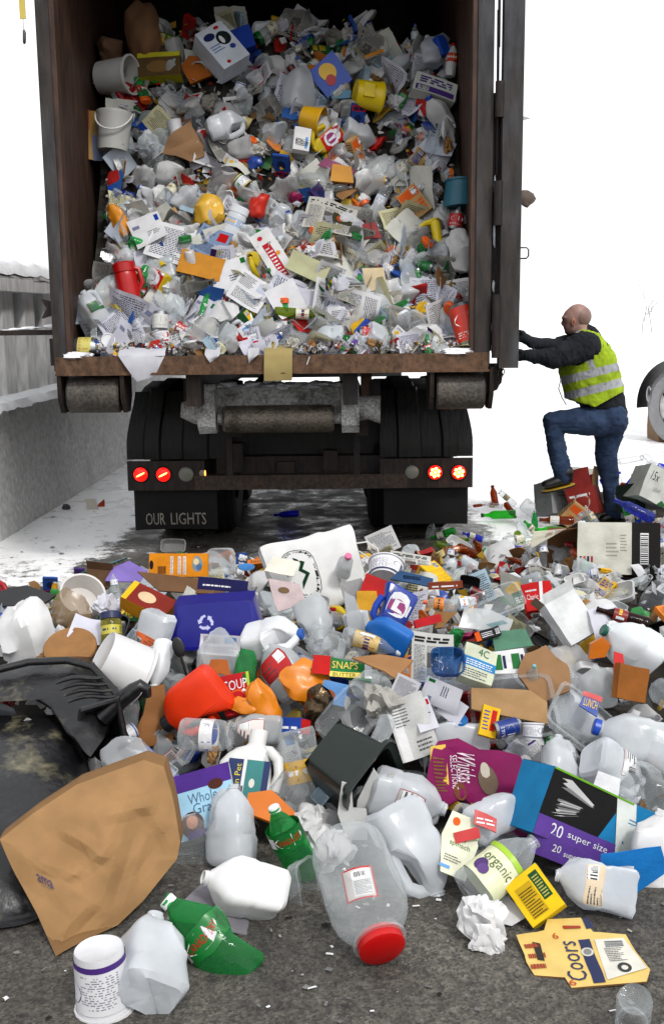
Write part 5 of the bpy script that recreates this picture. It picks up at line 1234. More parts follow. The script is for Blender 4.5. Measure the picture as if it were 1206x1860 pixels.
# white litter jug with navy label
it = it_detergent(C('e6e6e4'), 3, NAVY, h=.3, w=.24, d=.13, name='litter_jug'); it.parts = it.parts[:1]
lm_ = Mesh(); q = lm_.patch(lambda u, v: (-.075 + .15 * u, -.068, .02 - .15 + .16 * v), 4, 4, C('16346a'), 'gloss'); q.rect(.42, 0, 1, 1, C('3f8a88'), 1).rect(.36, 0, .44, 1, WHT, 2).text('Clean Pet', .18, .1, .32, .9, C('d8c83a'), 2, rot=90).words(.37, .05, .43, .95, 1, C('303030'), 1, 3, wl=.4).disc(.62, .5, .07, .1, C('d8d8d0'), 3).rect(.85, 0, 1, 1, C('16346a'), 2)
it.parts.append(('label', lm_, []))
put(it, 460, 1402, 165, rot=8, tilt=-22, spin=-12, lift=.12, label='big white handled jug with navy and teal label below the orange detergent jug', lm='the navy-labelled jug')
put(it_bottle(29, CLR, 'clear', .05, .17, None, C('d8b028'), .004, 1, 'jar', desc='', name='plastic_jar', lband=(.45, .8), lcols=[C('8a2818'), WHT]), 548, 1385, 120, rot=168, tilt=12, lift=.12, label='clear ribbed jar with yellow label beside the navy-labelled jug', lm='the yellow-labelled jar')
it = it_poly([(-.1, -.04), (.07, -.08), (.1, -.02), (-.02, .07), (-.1, .04)], C('d07c1c'), 'plastic', .012, seed=30, bend=.004); put(it, 497, 1468, 75, rot=10, tilt=-50, lift=.12, label='orange plastic tray beneath the upright green soda bottle')
put(it_jug(31, C('c8ccce'), 'milky', .006, None, C('e0d4d0'), .75, .2, .06, 0, e=.5, lab=(.14, .3, .32, .62)), 468, 1324, 100, rot=-86, tilt=4, spin=10, lift=.16, label='small frosted jug lying flat with a red and white sticker', lm='the small frosted jug')
put(it_detergent(C('ea480c'), 32, C('98a8c8'), h=.27, cap=C('28282c')), 350, 1280, 150, rot=-128, tilt=-12, spin=180, lift=.17, label='glossy red-orange detergent jug lying upside down', lm='the orange detergent jug')
put(it_bottle(33, CLR, 'clear', .06, .19, None, C('dcdcdc'), .004, 1, 'jar', desc='', name='plastic_jar'), 375, 1335, 105, rot=92, tilt=8, lift=.17, label='clear wide plastic jar lying under the orange detergent jug')
put(it_poly([(-.09, -.14), (.07, -.12), (.08, .0), (.02, .05), (0, .15), (-.05, .12), (-.06, 0)], C('9a7048'), 'kraft', .01, seed=34, bend=.03, crum=.02, name='paper_bag'), 288, 1300, 135, rot=8, tilt=-15, lift=.1, label='twisted brown kraft bag between the black cart and detergent jug')
it = it_box(35, .1, .03, .14, [C('b81420')] + [C('c01820')] * 5, deco=0); it.P[0].ring(.5, .35, .35, .25, .8, C('d86020'), 1).text('SOUP', .12, .6, .9, .85, WHT, 2).rect(.9, 0, 1, 1, LIM, 2); put(it, 432, 1262, 85, rot=-12, tilt=-25, lift=.16, label='red box with lime edge standing next to the orange detergent jug')
for k, (x, y, L, ro) in enumerate(((480, 1278, 62, 70), (560, 1244, 75, 20), (445, 1280, 40, 0))):
    it = it_film(36 + k, .2, .12, C('d88a14'), 'snack_bag', mat='gloss', depth=.05); put(it, x, y, L, rot=ro, tilt=-20, lift=.17, label=('crumpled orange snack bag below the red-labelled frosted jug', 'crumpled orange snack bag beside the butter carton', 'small folded orange pouch at the red box with lime edge')[k], cat='bag')
it = it_jug(39, C('d0d4d6'), 'milky', .012, None, C('c01c20'), .6, .26, .085, 0, e=.6, lab=(.14, .3, .37, .5)); put(it, 512, 1215, 130, rot=-40, tilt=-25, spin=-12, lift=.17, label='frosted jug with a bold red milk label', lm='the red-labelled frosted jug')
put(it_bottle(40, C('56c27a'), 'tinted', .055, .26, WHT, None, .006, 1, desc='', name='soda_bottle'), 446, 1222, 105, rot=178, tilt=50, lift=.18, label='green bottle pointing its white cap out beside the red box')
it = it_poly([(-.13, -.02), (.12, -.06), (.13, .02), (-.10, .06)], C('2a8048'), 'card', .012, seed=41, bend=.002); it.g.rect(.02, .15, .3, .95, RED, 1).text('SNAPS', .33, .45, .75, .75, C('e8d070'), 2).rect(.3, .1, .8, .32, C('e8d070'), 1).text('BUTTER', .35, .12, .72, .28, C('2a6038'), 2).rect(.86, .1, .98, .8, WHT, 1); printed(it)
put(it, 622, 1213, 60, rot=4, tilt=-45, lift=.2, label='flattened green and red butter snack carton', lm='the butter carton')
put(it_poly([(-.12, .04), (.0, .06), (.14, .03), (.06, -.07), (.02, -.03)], C('a8825c'), 'kraft', .006, seed=42, bend=.02), 695, 1208, 65, rot=0, tilt=-55, lift=.21, label='torn piece of kraft paper lying over the butter carton')
it = it_bottle(43, CLR, 'clear', .036, .25, WHT, C('cdb478'), .002, 1, 'syr', desc='', lband=(.2, .62), lcols=[C('8a3428'), C('4a3a70')], name='syrup_bottle'); put(it, 675, 1168, 125, rot=106, tilt=6, spin=15, lift=.22, label='clear syrup bottle with tan label lying across the heap', lm='the tan-labelled syrup bottle')
it = it_film(44, .12, .1, CLR, 'plastic_cup', mat='clear'); put(it, 600, 1182, 80, rot=60, lift=.18, label='clear crushed cup beside the syrup bottle')
put(it_jug(45, dent=.014, cap=C('2464b0'), flat=.9, ink=C('e4e6e8'), mat='hdpe'), 498, 1160, 125, rot=78, tilt=20, spin=-60, lift=.2, label='white jug with a blue cap facing out under the blue bin', lm='the blue-capped white jug')
put(it_jug(46, C('d4d8da'), 'milky', .01, None, None, .8), 572, 1130, 110, rot=160, tilt=48, spin=20, lift=.2, label='frosted jug with its open mouth facing out beside the blue bin', lm='the open-mouthed frosted jug')
# blue recycling bin
m = Mesh(); BB = C('1c1c8c'); 
m.loft([(.18, .10, 0, .25), (.215, .13, .19, .25), (.225, .14, .19, .25), (.225, .14, .205, .25), (.21, .125, .2, .25), (.175, .095, .01, .25), (.001, .001, .01, 1)], BB, 'plastic', 44); bt = m.patch(lambda u, v: (-.178 + .356 * u, -.098 + .196 * v, .0), 6, 6, BB, 'plastic')
fr = m.patch(lambda u, v: ((-.16 + .32 * u) * (1 + .12 * v), -.1012 - .0275 * v / 1, .01 + .17 * v), 6, 6, BB, 'plastic')
def recyc(g, cx, cy, R, asp, ink, lay):
    for k in range(3):
        a = k * 2 * pi / 3 + pi / 2; c, s = cos(a), sin(a)
        T = lambda x, y: (cx + (x * c - y * s) * R, cy + (x * s + y * c) * R * asp)
        g.poly([T(.55, -.45), T(.95, -.45), T(.95, .15), T(.55, .15)], ink, lay); g.poly([T(.35, .15), T(1.15, .15), T(.75, .62)], ink, lay)
        g.poly([T(.55, -.45), T(.95, -.45), T(.6, -.9), T(.35, -.7)], ink, lay)
recyc(fr, .62, .45, .1, 1.9, C('c8c8e8'), 1)
m.xf(Matrix.Translation((0, 0, -.1)))
put(P1('recycling_bin', 'bin', .205, m), 395, 1124, 92, rot=176, tilt=-8, spin=0, lift=.17, label='cobalt blue recycling bin upside down with white arrows emblem', lm='the blue bin')
# big white shopping bag with round mark
m = Mesh()
def sb(u, v):
    a = 2 * pi * u; e = .5; c, s = (abs(cos(a)) ** e) * (1 if cos(a) > 0 else -1), (abs(sin(a)) ** e) * (1 if sin(a) > 0 else -1)
    return (-.16 * c * (1 - .06 * v), -.05 * s * (.5 + .7 * v), -.18 + .36 * v)
P = m.patch(sb, 48, 20, C('e6e6e4'), 'paper'); m.patch(lambda u, v: Vector(sb(u, 1 - v * .25)) * .95 + Vector((0, 0, .012)), 32, 6, C('b4b0aa'), 'paper'); m.dent(.02, 7, 3, ridge=.03)
P.ring(.24, .33, .072, .19, .96, C('303830'), 2)
ltr = 'WILLIAMS SONOMA GRANDE CUISINE '
for i, ch in enumerate(ltr):
    if ch == ' ': continue
    a = pi / 2 - 2 * pi * i / len(ltr); u, v = .24 + .059 * cos(a), .33 + .155 * sin(a)
    P.text(ch, u - .005, v - .016, u + .005, v + .016, C('303830'), 2)
P.poly([(.205, .28), (.23, .38), (.24, .32), (.25, .39), (.275, .28), (.26, .28), (.25, .33), (.24, .27), (.23, .33), (.22, .28)], C('1c4a30'), 2)
e = Item('shopping_bag', 'shopping bag', .36, [('bag', m, [])])
for sy in (-1, 1):
    h = Mesh(); h.tube([(-.06, sy * .06, .17), (-.05, sy * .07, .22), (-.01, sy * .075, .25), (.04, sy * .07, .24), (.07, sy * .06, .17)], .003, C('e0e0dc'), 'plastic', 6); e.parts.append(('cord_handle', h, []))
put(e, 575, 1042, 188, rot=74, tilt=-16, spin=-14, lift=.13, label='big white paper shopping bag with a round printed mark lying on its side', lm='the white shopping bag')
put(it_jug(47, C('d8dadc'), 'milky', .008, C('e078a0'), None, 1, .16, .04, 0, neck=.014), 633, 1000, 62, rot=15, tilt=55, lift=.1, zone='pile', p=surf(628, 1025, .2)[0], label='small frosted bottle with pink cap inside the white shopping bag')
it = it_poly([(-.05, -.09), (.06, -.07), (.05, .08), (-.04, .09)], C('b0b0b0'), 'card', .004, seed=47, bend=.02); put(it, 650, 1090, 95, rot=-20, tilt=10, lift=.16, label='grey card sleeve standing at the mouth of the white shopping bag')
it = it_poly([(-.11, .1), (.06, .09), (.11, -.02), (-.03, -.1), (-.06, -.05)], C('c0b0b0'), 'card', .004, seed=48, bend=.01, back=C('a08060')); it.g.disc(.42, .68, .14, .1, C('7a6448'), 2); printed(it); put(it, 520, 1083, 78, rot=8, tilt=-40, lift=.2, label='pinkish grey carton flap with a finger hole over the blue bin', lm='the finger-hole carton flap')
it = it_poly([(-.06, -.02), (.05, -.04), (.07, .02), (-.03, .04)], C('e0dcd0'), 'card', .003, seed=49); put(it, 512, 1030, 45, rot=0, tilt=-40, lift=.2, label='folded cream paper lying on the white shopping bag')
it = it_box(50, .28, .07, .11, [C('e0960e')] * 6, deco=0, crush=.002); f = it.P[0]
f.disc(.04, .5, .035, .2, BLK, 1).words(.15, .12, .3, .9, 1, C('7a4a10'), 1, 1)
for a in (.36, .49, .58): f.rect(a, .1, a + .05, .88, WHT, 1).words(a + .005, .12, a + .045, .86, 9, C('a06a20'), int(a * 50), 2)
f.disc(.82, .55, .09, .35, C('8a9aa0'), 1).disc(.80, .65, .05, .15, C('d8c8a0'), 2).disc(.85, .42, .05, .15, C('5a7a9a'), 2)
put(it, 326, 1026, 47, rot=0, tilt=-2, spin=2, lift=.20, label='orange-yellow grocery box lying on its side at the back of the heap', lm='the orange grocery box')
it = it_poly([(-.2, .04), (.2, .02), (.2, -.03), (-.1, -.04)], C('7a5c40'), 'card', .01, seed=51, bend=.01); put(it, 335, 1060, 40, rot=4, tilt=-30, lift=.18, label='flattened brown corrugated card under the orange grocery box')
it = it_poly([(-.12, -.03), (.12, -.03), (.12, .03), (-.12, .03)], C('1a1a5c'), 'card', .01, seed=52, bend=.006); it.g.words(.1, .3, .7, .6, 1, WHT, 1, 2); printed(it); put(it, 405, 1063, 26, rot=6, tilt=-10, lift=.21, label='navy blue carton strip beside the orange grocery box')
put(it_lid(53, .1, C('4a8ac0'), name='round_tin'), 448, 1030, 34, rot=0, tilt=-70, lift=.2, label='blue round plastic lid left of the shopping bag'.replace(' left of', ' beside'))
put(it_tray(54, .1, .1, .05, C('d8dcde'), 'film'), 403, 1018, 55, rot=0, tilt=10, lift=.2, label='clear plastic bowl standing behind the orange grocery box')
# detergent jugs centre
put(it_detergent(C('1c50b4'), 55, C('3a50a0'), h=.26), 712, 1108, 98, rot=-152, tilt=10, spin=-12, lift=.25, label='royal blue detergent jug upside down with its handle to the side', lm='the royal blue detergent jug')
put(it_detergent(C('2078c4'), 56, C('5090d0'), h=.24), 705, 1158, 92, rot=-60, tilt=-12, spin=150, lift=.22, label='lighter blue detergent jug under the royal blue one')
it = it_poly([(-.06, 0), (-.03, .09), (.07, .05), (.03, -.02)], C('b01418'), 'card', .006, seed=57); put(it, 683, 1062, 58, rot=0, tilt=-30, lift=.24, label='red folder corner behind the royal blue detergent jug')
it = it_poly([(-.05, -.04), (.05, -.05), (.04, .04), (-.05, .04)], C('d8a838'), 'card', .006, seed=58); put(it, 668, 1092, 42, rot=0, tilt=-10, lift=.22, label='mustard card corner under the red folder')
it = it_poly([(-.05, -.1), (.04, -.1), (.02, .06), (-.02, .1)], C('d8dcde'), 'film', .004, seed=59, bend=.02, name='plastic_piece'); put(it, 640, 1110, 90, rot=-14, tilt=-5, lift=.22, label='frosted plastic sheet standing beside the mustard card corner', cat='plastic')
it = it_box(60, .04, .03, .15, [C('c02830')] * 6, deco=0); put(it, 776, 1128, 58, rot=76, tilt=-10, lift=.24, label='slim red box lying below the orange-capped bottle of the back row')
it = it_bottle(61, CLR, 'clear', .03, .15, ORG, C('e08a20'), .002, 1, desc=''); put(it, 800, 1098, 70, rot=-82, tilt=-5, lift=.24, label='clear bottle with orange cap lying beside the royal blue jug')
it = it_poly([(-.1, -.02), (.09, -.04), (.1, .02), (-.06, .04)], C('506c90'), 'foil', .006, seed=62, bend=.01, name='snack_bag'); it.g.words(.3, .4, .7, .7, 2, C('203050'), 1, 2); printed(it); put(it, 748, 1052, 36, rot=6, tilt=-50, lift=.25, label='silver blue foil bag behind the royal blue detergent jug', cat='bag')
it = it_box(63, .15, .04, .03, [C('8a4424')] * 6, deco=0); it.P[0].words(.1, .3, .9, .8, 1, WHT, 1, 1, wl=.3); put(it, 808, 1062, 14, rot=-4, tilt=0, lift=.24, label='flat brown chocolate box with white lettering')
put(it_tub(64, C('e0e0e4'), .045, .055, .06, dcol=NAVY), 700, 1038, 40, rot=12, tilt=-40, lift=.22, label='white tub with blue rim lying by the red folder')
m, p = page(.24, .2, C('dcdcdc'), 1, 65, bend=.02); put(P1('paper_sheet', 'paper', .2, m), 695, 985, 45, rot=-24, tilt=-15, lift=.12, label='folded white letter standing behind the white shopping bag')
m, p = page(.3, .12, C('cfcfca'), 3, 66, bend=.02, mat='paper'); put(P1('newspaper', 'newspaper', .12, m), 745, 1020, 34, rot=6, tilt=-50, lift=.2, label='long folded newspaper strip behind the red folder')
# papers right of centre
m, p = page(.2, .24, C('cacac6'), 3, 67, bend=.03); put(P1('newspaper', 'newspaper', .24, m), 785, 1195, 105, rot=3, tilt=-25, lift=.19, label='grey newsprint sheet with columns standing beside the syrup bottle')
put(it_tray(68, .14, .12, .06, C('4478b8'), 'tinted', e=.5), 812, 1205, 58, rot=0, tilt=-30, lift=.26, label='blue food storage container resting on the newsprint', lm='the blue storage container')
it = it_box(69, .12, .05, .14, [C('c8ccb8')] * 6, deco=0); it.P[0].rect(.0, .36, 1, .62, C('2f88b8'), 1).words(.1, .4, .9, .58, 3, WHT, 1, 2).text('4C', .42, .72, .74, .94, C('2a7040'), 2).words(.08, .06, .8, .32, 4, C('4a4a58'), 1, 1)
put(it, 866, 1212, 80, rot=20, tilt=-38, lift=.24, label='pale tea box with a blue band and green lettering', lm='the blue-banded tea box')
it = it_poly([(-.08, -.05), (.08, -.06), (.07, .06), (-.08, .05)], C('d8d8d8'), 'card', .004, seed=70, bend=.004); it.g.rect(.15, .2, .35, .8, C('2c7a40'), 1).rect(.38, .25, .45, .75, NAVY, 1).rect(.6, .2, .8, .8, C('2c7a40'), 1).rect(.83, .25, .9, .75, NAVY, 1); printed(it); put(it, 922, 1202, 62, rot=-4, tilt=-40, lift=.22, label='white coupon sheet with green and navy blocks beside the tea box')
for k, (x, y, L, ro, w_) in enumerate(((800, 1262, 85, -74, .22), (812, 1282, 75, -60, .24), (770, 1298, 65, -20, .2))):
    m, p = page(w_ * .5, w_, C('d8d8de'), 5, 71 + k, bend=.01); put(P1('envelope', 'envelope', w_, m), x, y, L * 1.25, rot=ro, tilt=-48, lift=.21 - k * .02, label=('white envelope with red postmark on top of the long flattened jug', 'white window envelope beneath the postmarked one', 'pale envelope sticking out from beneath the two others')[k], cat='envelope')
it = it_lid(74, .06, C('2878b8'), name='round_tin'); put(it, 833, 1308, 38, rot=0, tilt=-65, lift=.17, label='blue round tin lid poking out from beneath the envelopes')
m = Mesh(); q = m.patch(lambda u, v: (-.075 + .15 * u, .01 * sin(u * 5), -.12 + .24 * v), 8, 8, C('c8c8c6'), 'card'); q.words(.1, .55, .5, .95, 6, C('606060'), 4).words(.5, .1, .9, .3, 3, C('606060'), 5).rect(.05, .0, .3, .9, C('dcdcdc'), 1); put(P1('card_piece', 'cardboard', .24, m), 748, 1320, 130, rot=-18, tilt=-20, lift=.15, label='open white carton panel beside the orange-capped bottle')
put(it_poly([(-.07, -.12), (.08, -.1), (.1, .02), (.04, .12), (-.06, .1), (-.1, 0)], C('9c7c5c'), 'kraft', .02, seed=75, bend=.03, crum=.02, name='paper_bag'), 988, 1222, 120, rot=-14, tilt=-30, lift=.2, label='brown paper bag lying flat behind the cardboard tray', lm='the flat brown bag')
# clear tray holding cardboard, can, cup
put(it_tray(76, .26, .2, .07, C('dfe3e6'), 'clear', e=.3), 930, 1292, 130, rot=-6, tilt=-32, lift=.13, label='big clear tray holding cardboard, a can and a white cup', lm='the big clear tray')
it = it_poly([(-.11, -.03), (.11, -.05), (.11, .02), (.06, .05), (-.11, .04)], C('a88a64'), 'card', .006, seed=77, bend=.004); put(it, 925, 1278, 72, rot=6, tilt=-40, lift=.19, label='tan cardboard flap inside the big clear tray')
it = it_box(78, .06, .02, .11, [C('e0b81c')] * 6, deco=0); it.P[0].rect(.55, .2, .85, .9, RED, 1).words(.1, .2, .45, .9, 5, BLU, 1, 1); put(it, 888, 1312, 66, rot=16, tilt=-25, lift=.2, label='yellow and red candy box in the big clear tray')
put(it_can(79, C('1c3f88'), .033, .1), 920, 1322, 55, rot=80, tilt=-12, spin=30, lift=.2, label='blue drink can lying in the big clear tray')
put(it_tub(80, WHT, .028, .036, .055, dcol=C('808890')), 967, 1328, 34, rot=4, tilt=-10, lift=.19, label='small white printed cup in the big clear tray')
put(it_bottle(81, C('d0e4ea'), 'clear', .035, .2, C('7fb8b8'), None, .003, 1), 966, 1232, 70, rot=2, tilt=35, lift=.2, label='clear bottle with pale teal cap beyond the big clear tray')
put(it_tray(82, .18, .14, .04, CLR, 'clear', e=.3), 1050, 1312, 110, rot=38, tilt=-40, lift=.1, label='clear rectangular clamshell lid between tray and blue-capped jug')
it = it_poly([(-.04, -.03), (.05, -.05), (.04, .03), (-.03, .04)], C('2050a0'), 'gloss', .008, seed=83, name='snack_bag'); it.g.text('LUNCH', .15, .3, .85, .7, YEL, 2).rect(0, .75, 1, 1, RED, 1); printed(it); put(it, 1072, 1278, 42, rot=20, tilt=-30, lift=.2, label='blue red and yellow lunch pack wrapper', cat='wrapper')
put(it_film(84, .16, .16, C('dfe3e4'), 'plastic_bag'), 1090, 1250, 90, rot=10, lift=.14, label='white translucent film bag around the lunch wrapper', cat='bag')
it = it_poly([(-.04, -.05), (.03, -.07), (.05, .05), (.0, .08)], C('d01414'), 'plastic', .01, seed=85); put(it, 1122, 1205, 52, rot=-14, tilt=-5, lift=.24, label='bright red plastic wedge beside the folded brown envelope', lm='the red plastic wedge')
it = it_box(86, .13, .03, .12, [C('9a6428')] * 6, deco=0, crush=.006); put(it, 1145, 1240, 72, rot=10, tilt=-10, spin=24, lift=.22, label='folded brown padded card carton behind the blue-capped milk jug', lm='the folded brown card')
put(it_jug(87, C('e0e4e6'), 'hdpe', .01, C('1c6858'), None, 1, .25, .09, 1), 1140, 1170, 125, rot=-60, tilt=10, spin=60, lift=.2, label='large white handled jug with dark green cap above the red wedge', lm='the green-capped white jug')
it = it_box(88, .16, .07, .2, [C('d8dada')] * 6, deco=0, open_=1, crush=.004); put(it, 1035, 1125, 98, rot=-32, tilt=-18, spin=20, lift=.18, label='plain white open carton tilted in the middle of the heap', lm='the plain white carton')
m, p = page(.16, .2, C('e0e0e8'), 0, 89, crum=.02); put(P1('paper_sheet', 'paper', .2, m), 1097, 1128, 65, rot=-10, tilt=-20, lift=.2, label='rumpled white paper beside the plain white carton')
it = it_poly([(-.03, -.05), (.04, -.03), (.05, .03), (.01, .06), (-.04, .02)], C('c87818'), 'gloss', .03, seed=90); put(it, 1088, 1178, 50, rot=10, lift=.2, label='crumpled golden foil wrapper under the plain white carton')
it = it_box(91, .13, .06, .14, [C('c81818')] * 6, deco=0, crush=.012); f = it.P[0]; f.poly([(.5, 0), (.62, 0), (.75, 1), (.62, 1)], WHT, 1).text('Classic', .1, .4, .5, .6, WHT, 2, rot=0).words(.1, .7, .5, .85, 1, WHT, 1, 1); it.P[4].rect(.2, .2, .5, .8, WHT, 1)
put(it, 975, 1086, 60, rot=-8, tilt=-15, lift=.18, label='crushed bright red drink carton with white script', lm='the crushed red carton')
put(it_tray(92, .24, .17, .04, CLR, 'clear', e=.3), 900, 1098, 80, rot=-20, tilt=-55, lift=.2, label='large clear rectangular plastic lid behind the crushed red carton')
it = it_bottle(93, CLR, 'clear', .035, .16, None, C('dce4ec'), .002, 1, lcols=[C('2c60b0'), C('d88a28')]); put(it, 838, 1098, 62, rot=86, tilt=-5, lift=.24, label='clear bottle with a white and orange label in the back row')
it = it_poly([(-.1, -.04), (.1, -.03), (.12, .03), (.02, .06), (-.08, .04)], C('dadedf'), 'film', .008, seed=94, bend=.02, name='plastic_bag'); it.g.poly([(.5, .3), (.8, .6), (.9, .5), (.6, .2)], TEA, 2); printed(it); put(it, 882, 1126, 52, rot=6, tilt=-30, lift=.24, label='white plastic bag with teal swoosh below the clear lid', cat='bag')
it = it_poly([(-.07, -.04), (.08, -.04), (.07, .04), (-.06, .05)], C('608a74'), 'card', .005, seed=95); put(it, 928, 1158, 48, rot=-12, tilt=-40, lift=.2, label='sage green cardboard sheet in front of the teal-printed bag')
it = it_box(96, .13, .03, .05, [C('20242c')] * 6, deco=0); it.P[0].rect(.0, 0, .2, 1, ORG, 1).words(.25, .2, .7, .8, 3, WHT, 1, 1).bars(.8, .2, .97, .8, 6, 1, 1); put(it, 885, 1152, 20, rot=-18, tilt=-20, lift=.22, label='black and orange razor pack under the teal-printed bag')
# left back
put(it_poly([(-.16, -.07), (.12, -.08), (.17, -.02), (.02, .06), (-.14, .02)], C('2e2e30'), 'gloss', .01, seed=97, bend=.01, name='magazine'), 40, 1082, 60, rot=-6, tilt=-50, lift=.12, label='glossy dark magazine lying at the outer edge of the heap', cat='magazine')
put(it_film(98, .3, .24, C('e6e6e6'), 'plastic_bag', mat='hdpe', depth=.16), 50, 1150, 112, rot=70, tilt=-20, lift=.12, label='crumpled opaque white plastic bag behind the black cart', lm='the opaque white bag', cat='bag')
it = it_lid(99, .12, C('a07a50'), mat='card', name='cardboard_disc'); put(it, 128, 1176, 110, rot=0, tilt=-50, lift=.17, label='round brown cardboard disc beside the opaque white bag', lm='the round cardboard disc')
put(it_bottle(100, C('c8c060'), 'tinted', .05, .16, NAVY, C('c0b850'), .003, 1, 'jar', name='plastic_jar', lcols=[C('c8c458'), NAVY]), 203, 1148, 70, rot=-6, tilt=-14, lift=.2, label='squat jar with mustard-yellow label behind the square white tub', lm='the mustard jar')
put(it_tub(101, C('e2e2e2'), .07, .08, .12, deco=False), 222, 1210, 95, rot=120, tilt=-20, lift=.22, label='square-cornered white tub turned bottom up beside the black cart', lm='the white bottom-up tub')
put(it_jug(102, dent=.015, flat=.7, label=C('e07840')), 275, 1165, 130, rot=-160, tilt=-10, spin=30, lift=.18, label='frosted jug with an orange and blue label below the orange-brown cookie box')
put(it_film(103, .16, .14, C('b09878'), 'twine_bundle', mat='film'), 128, 1108, 70, rot=20, lift=.18, label='clear bag holding a curl of brown twine', cat='bag')
m, p = page(.16, .14, C('dcdce8'), 0, 104, bend=.02); put(P1('paper_sheet', 'paper', .14, m), 160, 1145, 60, rot=12, tilt=-40, lift=.18, label='plain white sheet between the disc and the mustard jar')
put(it_tub(105, C('dcd8d4'), .05, .06, .06, deco=False), 148, 1088, 45, rot=30, tilt=50, lift=.18, label='open white bowl with a stained rim behind the twine bag')
put(it_crumple(106, .08, C('dfdfe6')), 193, 1102, 55, rot=0, lift=.18, label='crumpled white napkin next to the stained bowl')
it = it_box(107, .17, .09, .06, [C('c89018'), C('c89018'), C('c89018'), C('c89018'), C('8a2c18'), C('c89018')], deco=0, crush=.004); it.P[4].disc(.45, .5, .2, .25, C('d8c0a0'), 1).rect(0, 0, .12, 1, YEL, 1); put(it, 270, 1098, 36, rot=14, tilt=42, spin=-15, lift=.2, label='yellow and dark red cookie box beside the blue bin', lm='the cookie box')
it = it_poly([(-.08, -.05), (.07, -.03), (.09, .03), (.0, .07), (-.06, .03)], C('8a78b8'), 'card', .005, seed=108); put(it, 232, 1038, 56, rot=8, tilt=-40, lift=.18, label='lavender cardboard sheet beside the orange grocery box')
it = it_poly([(-.09, -.02), (.05, .03), (.09, .05), (-.05, .0)], C('2c6a68'), 'plastic', .02, seed=109); put(it, 183, 1030, 42, rot=0, tilt=-20, lift=.16, label='teal rimmed tray at the far edge beside the lavender card')
put(it_box(110, .12, .06, .08, [C('6a5038')] * 6, deco=0, open_=1), 182, 1052, 36, rot=6, tilt=-10, lift=.14, label='small open brown carton under the teal rimmed tray')
put(it_bottle(111, CLR, 'clear', .03, .14, None, C('d8e4ec')), 208, 1060, 40, rot=-10, tilt=-10, lift=.17, label='small clear water bottle beneath the lavender card')
it = it_jug(112, C('e4e8ea'), 'hdpe', .006, C('b8e0d8'), C('e04020'), 1, .22, .04, 0); put(it, 290, 1208, 105, rot=-170, tilt=22, spin=120, lift=.21, label='slim white bottle with orange label and pale green neck beside detergent jug')
m = Mesh(); m.ball((0, 0, .05), (.028, .006, .05), BLK, 'plastic', 8); m.tube([(0, 0, .01), (0, .004, -.12)], [.007, .006], BLK, 'plastic', 8); put(P1('black_spatula', 'utensil', .2, m), 330, 1195, 90, rot=-16, tilt=0, lift=.23, label='black plastic spoon sticking up beside the blue bin')
put(it_film(113, .18, .14, C('d8dce0'), 'plastic_bag'), 398, 1205, 90, rot=80, lift=.16, label='clear bag spread below the blue bin', cat='bag')
m, p = page(.2, .1, C('e0dce0'), 2, 114, bend=.02); put(P1('paper_sheet', 'paper', .1, m), 400, 1172, 42, rot=4, tilt=-10, lift=.2, label='printed leaflet showing under the edge of the blue bin')
it = it_poly([(-.06, -.03), (.06, -.04), (.03, .04), (-.05, .03)], C('b06a34'), 'kraft', .006, seed=115); put(it, 400, 1212, 34, rot=6, tilt=-25, lift=.22, label='rusty orange paper scrap above the orange detergent jug')
# centre: blister pack, bottle with orange cap, foil, crumpled newspaper
put(it_tray(116, .16, .22, .05, CLR, 'clear', ribs=.01, e=.3, cr=.012), 630, 1308, 130, rot=44, tilt=-20, lift=.18, label='ribbed clear blister pack crushed beside the foil-lined wrapper', lm='the clear blister pack')
put(it_bottle(117, CLR, 'clear', .036, .22, C('e0501c'), None, .006, 1, desc='', capr=.022), 690, 1340, 108, rot=-150, tilt=42, lift=.2, label='clear sports drink bottle with big orange cap resting on the green bin', lm='the orange-capped bottle')
put(it_film(118, .12, .12, C('6a5c4c'), 'foil_wrapper', mat='foil', depth=.05), 582, 1280, 70, rot=30, lift=.2, label='brown and silver foil wrapper above the clear blister pack', cat='wrapper')
put(it_crumple(119, .09, C('b8b6b0'), 'crumpled_newspaper'), 695, 1278, 75, rot=20, lift=.17, label='crumpled grey newspaper above the orange-capped bottle')
it = it_poly([(-.06, -.04), (.05, -.05), (.06, .04), (-.04, .05)], C('6a98c8'), 'card', .006, seed=120); it.g.disc(.35, .4, .25, .22, C('a05c28'), 2); printed(it); put(it, 605, 1258, 52, rot=6, tilt=-25, lift=.2, label='light blue frozen meal box with a brown food picture')
it = it_box(121, .1, .03, .05, [C('1c4aa0')] * 6, deco=0); it.P[0].rect(.7, 0, 1, 1, RED, 1).words(.1, .3, .6, .7, 1, WHT, 1, 1, wl=.5); put(it, 536, 1318, 32, rot=2, tilt=-5, lift=.15, label='blue and red carton end between small frosted jug and blister pack')
put(it_bottle(122, CLR, 'clear', .06, .18, None, None, .01, .8), 668, 1240, 72, rot=60, lift=.16, label='clear dented bottle between butter carton and crumpled newspaper')
m, p = page(.12, .14, C('c0c0c4'), 1, 123, bend=.02); put(P1('paper_sheet', 'paper', .14, m), 735, 1252, 60, rot=30, tilt=-30, lift=.18, label='grey printed leaflet above the crumpled newspaper')
put(it_poly([(-.12, -.05), (.1, -.09), (.12, .0), (-.1, .08)], C('7880a8'), 'card', .006, seed=124, bend=.01), 300, 1415, 95, rot=24, tilt=-45, lift=.06, label='blue and grey magazine cover between kraft bag and purple cereal box', cat='magazine')
put(it_film(125, .2, .16, C('dcdfe2'), 'plastic_bag'), 235, 1392, 90, rot=60, lift=.1, label='cloudy plastic bag between the kraft bag and the black cart', cat='bag')
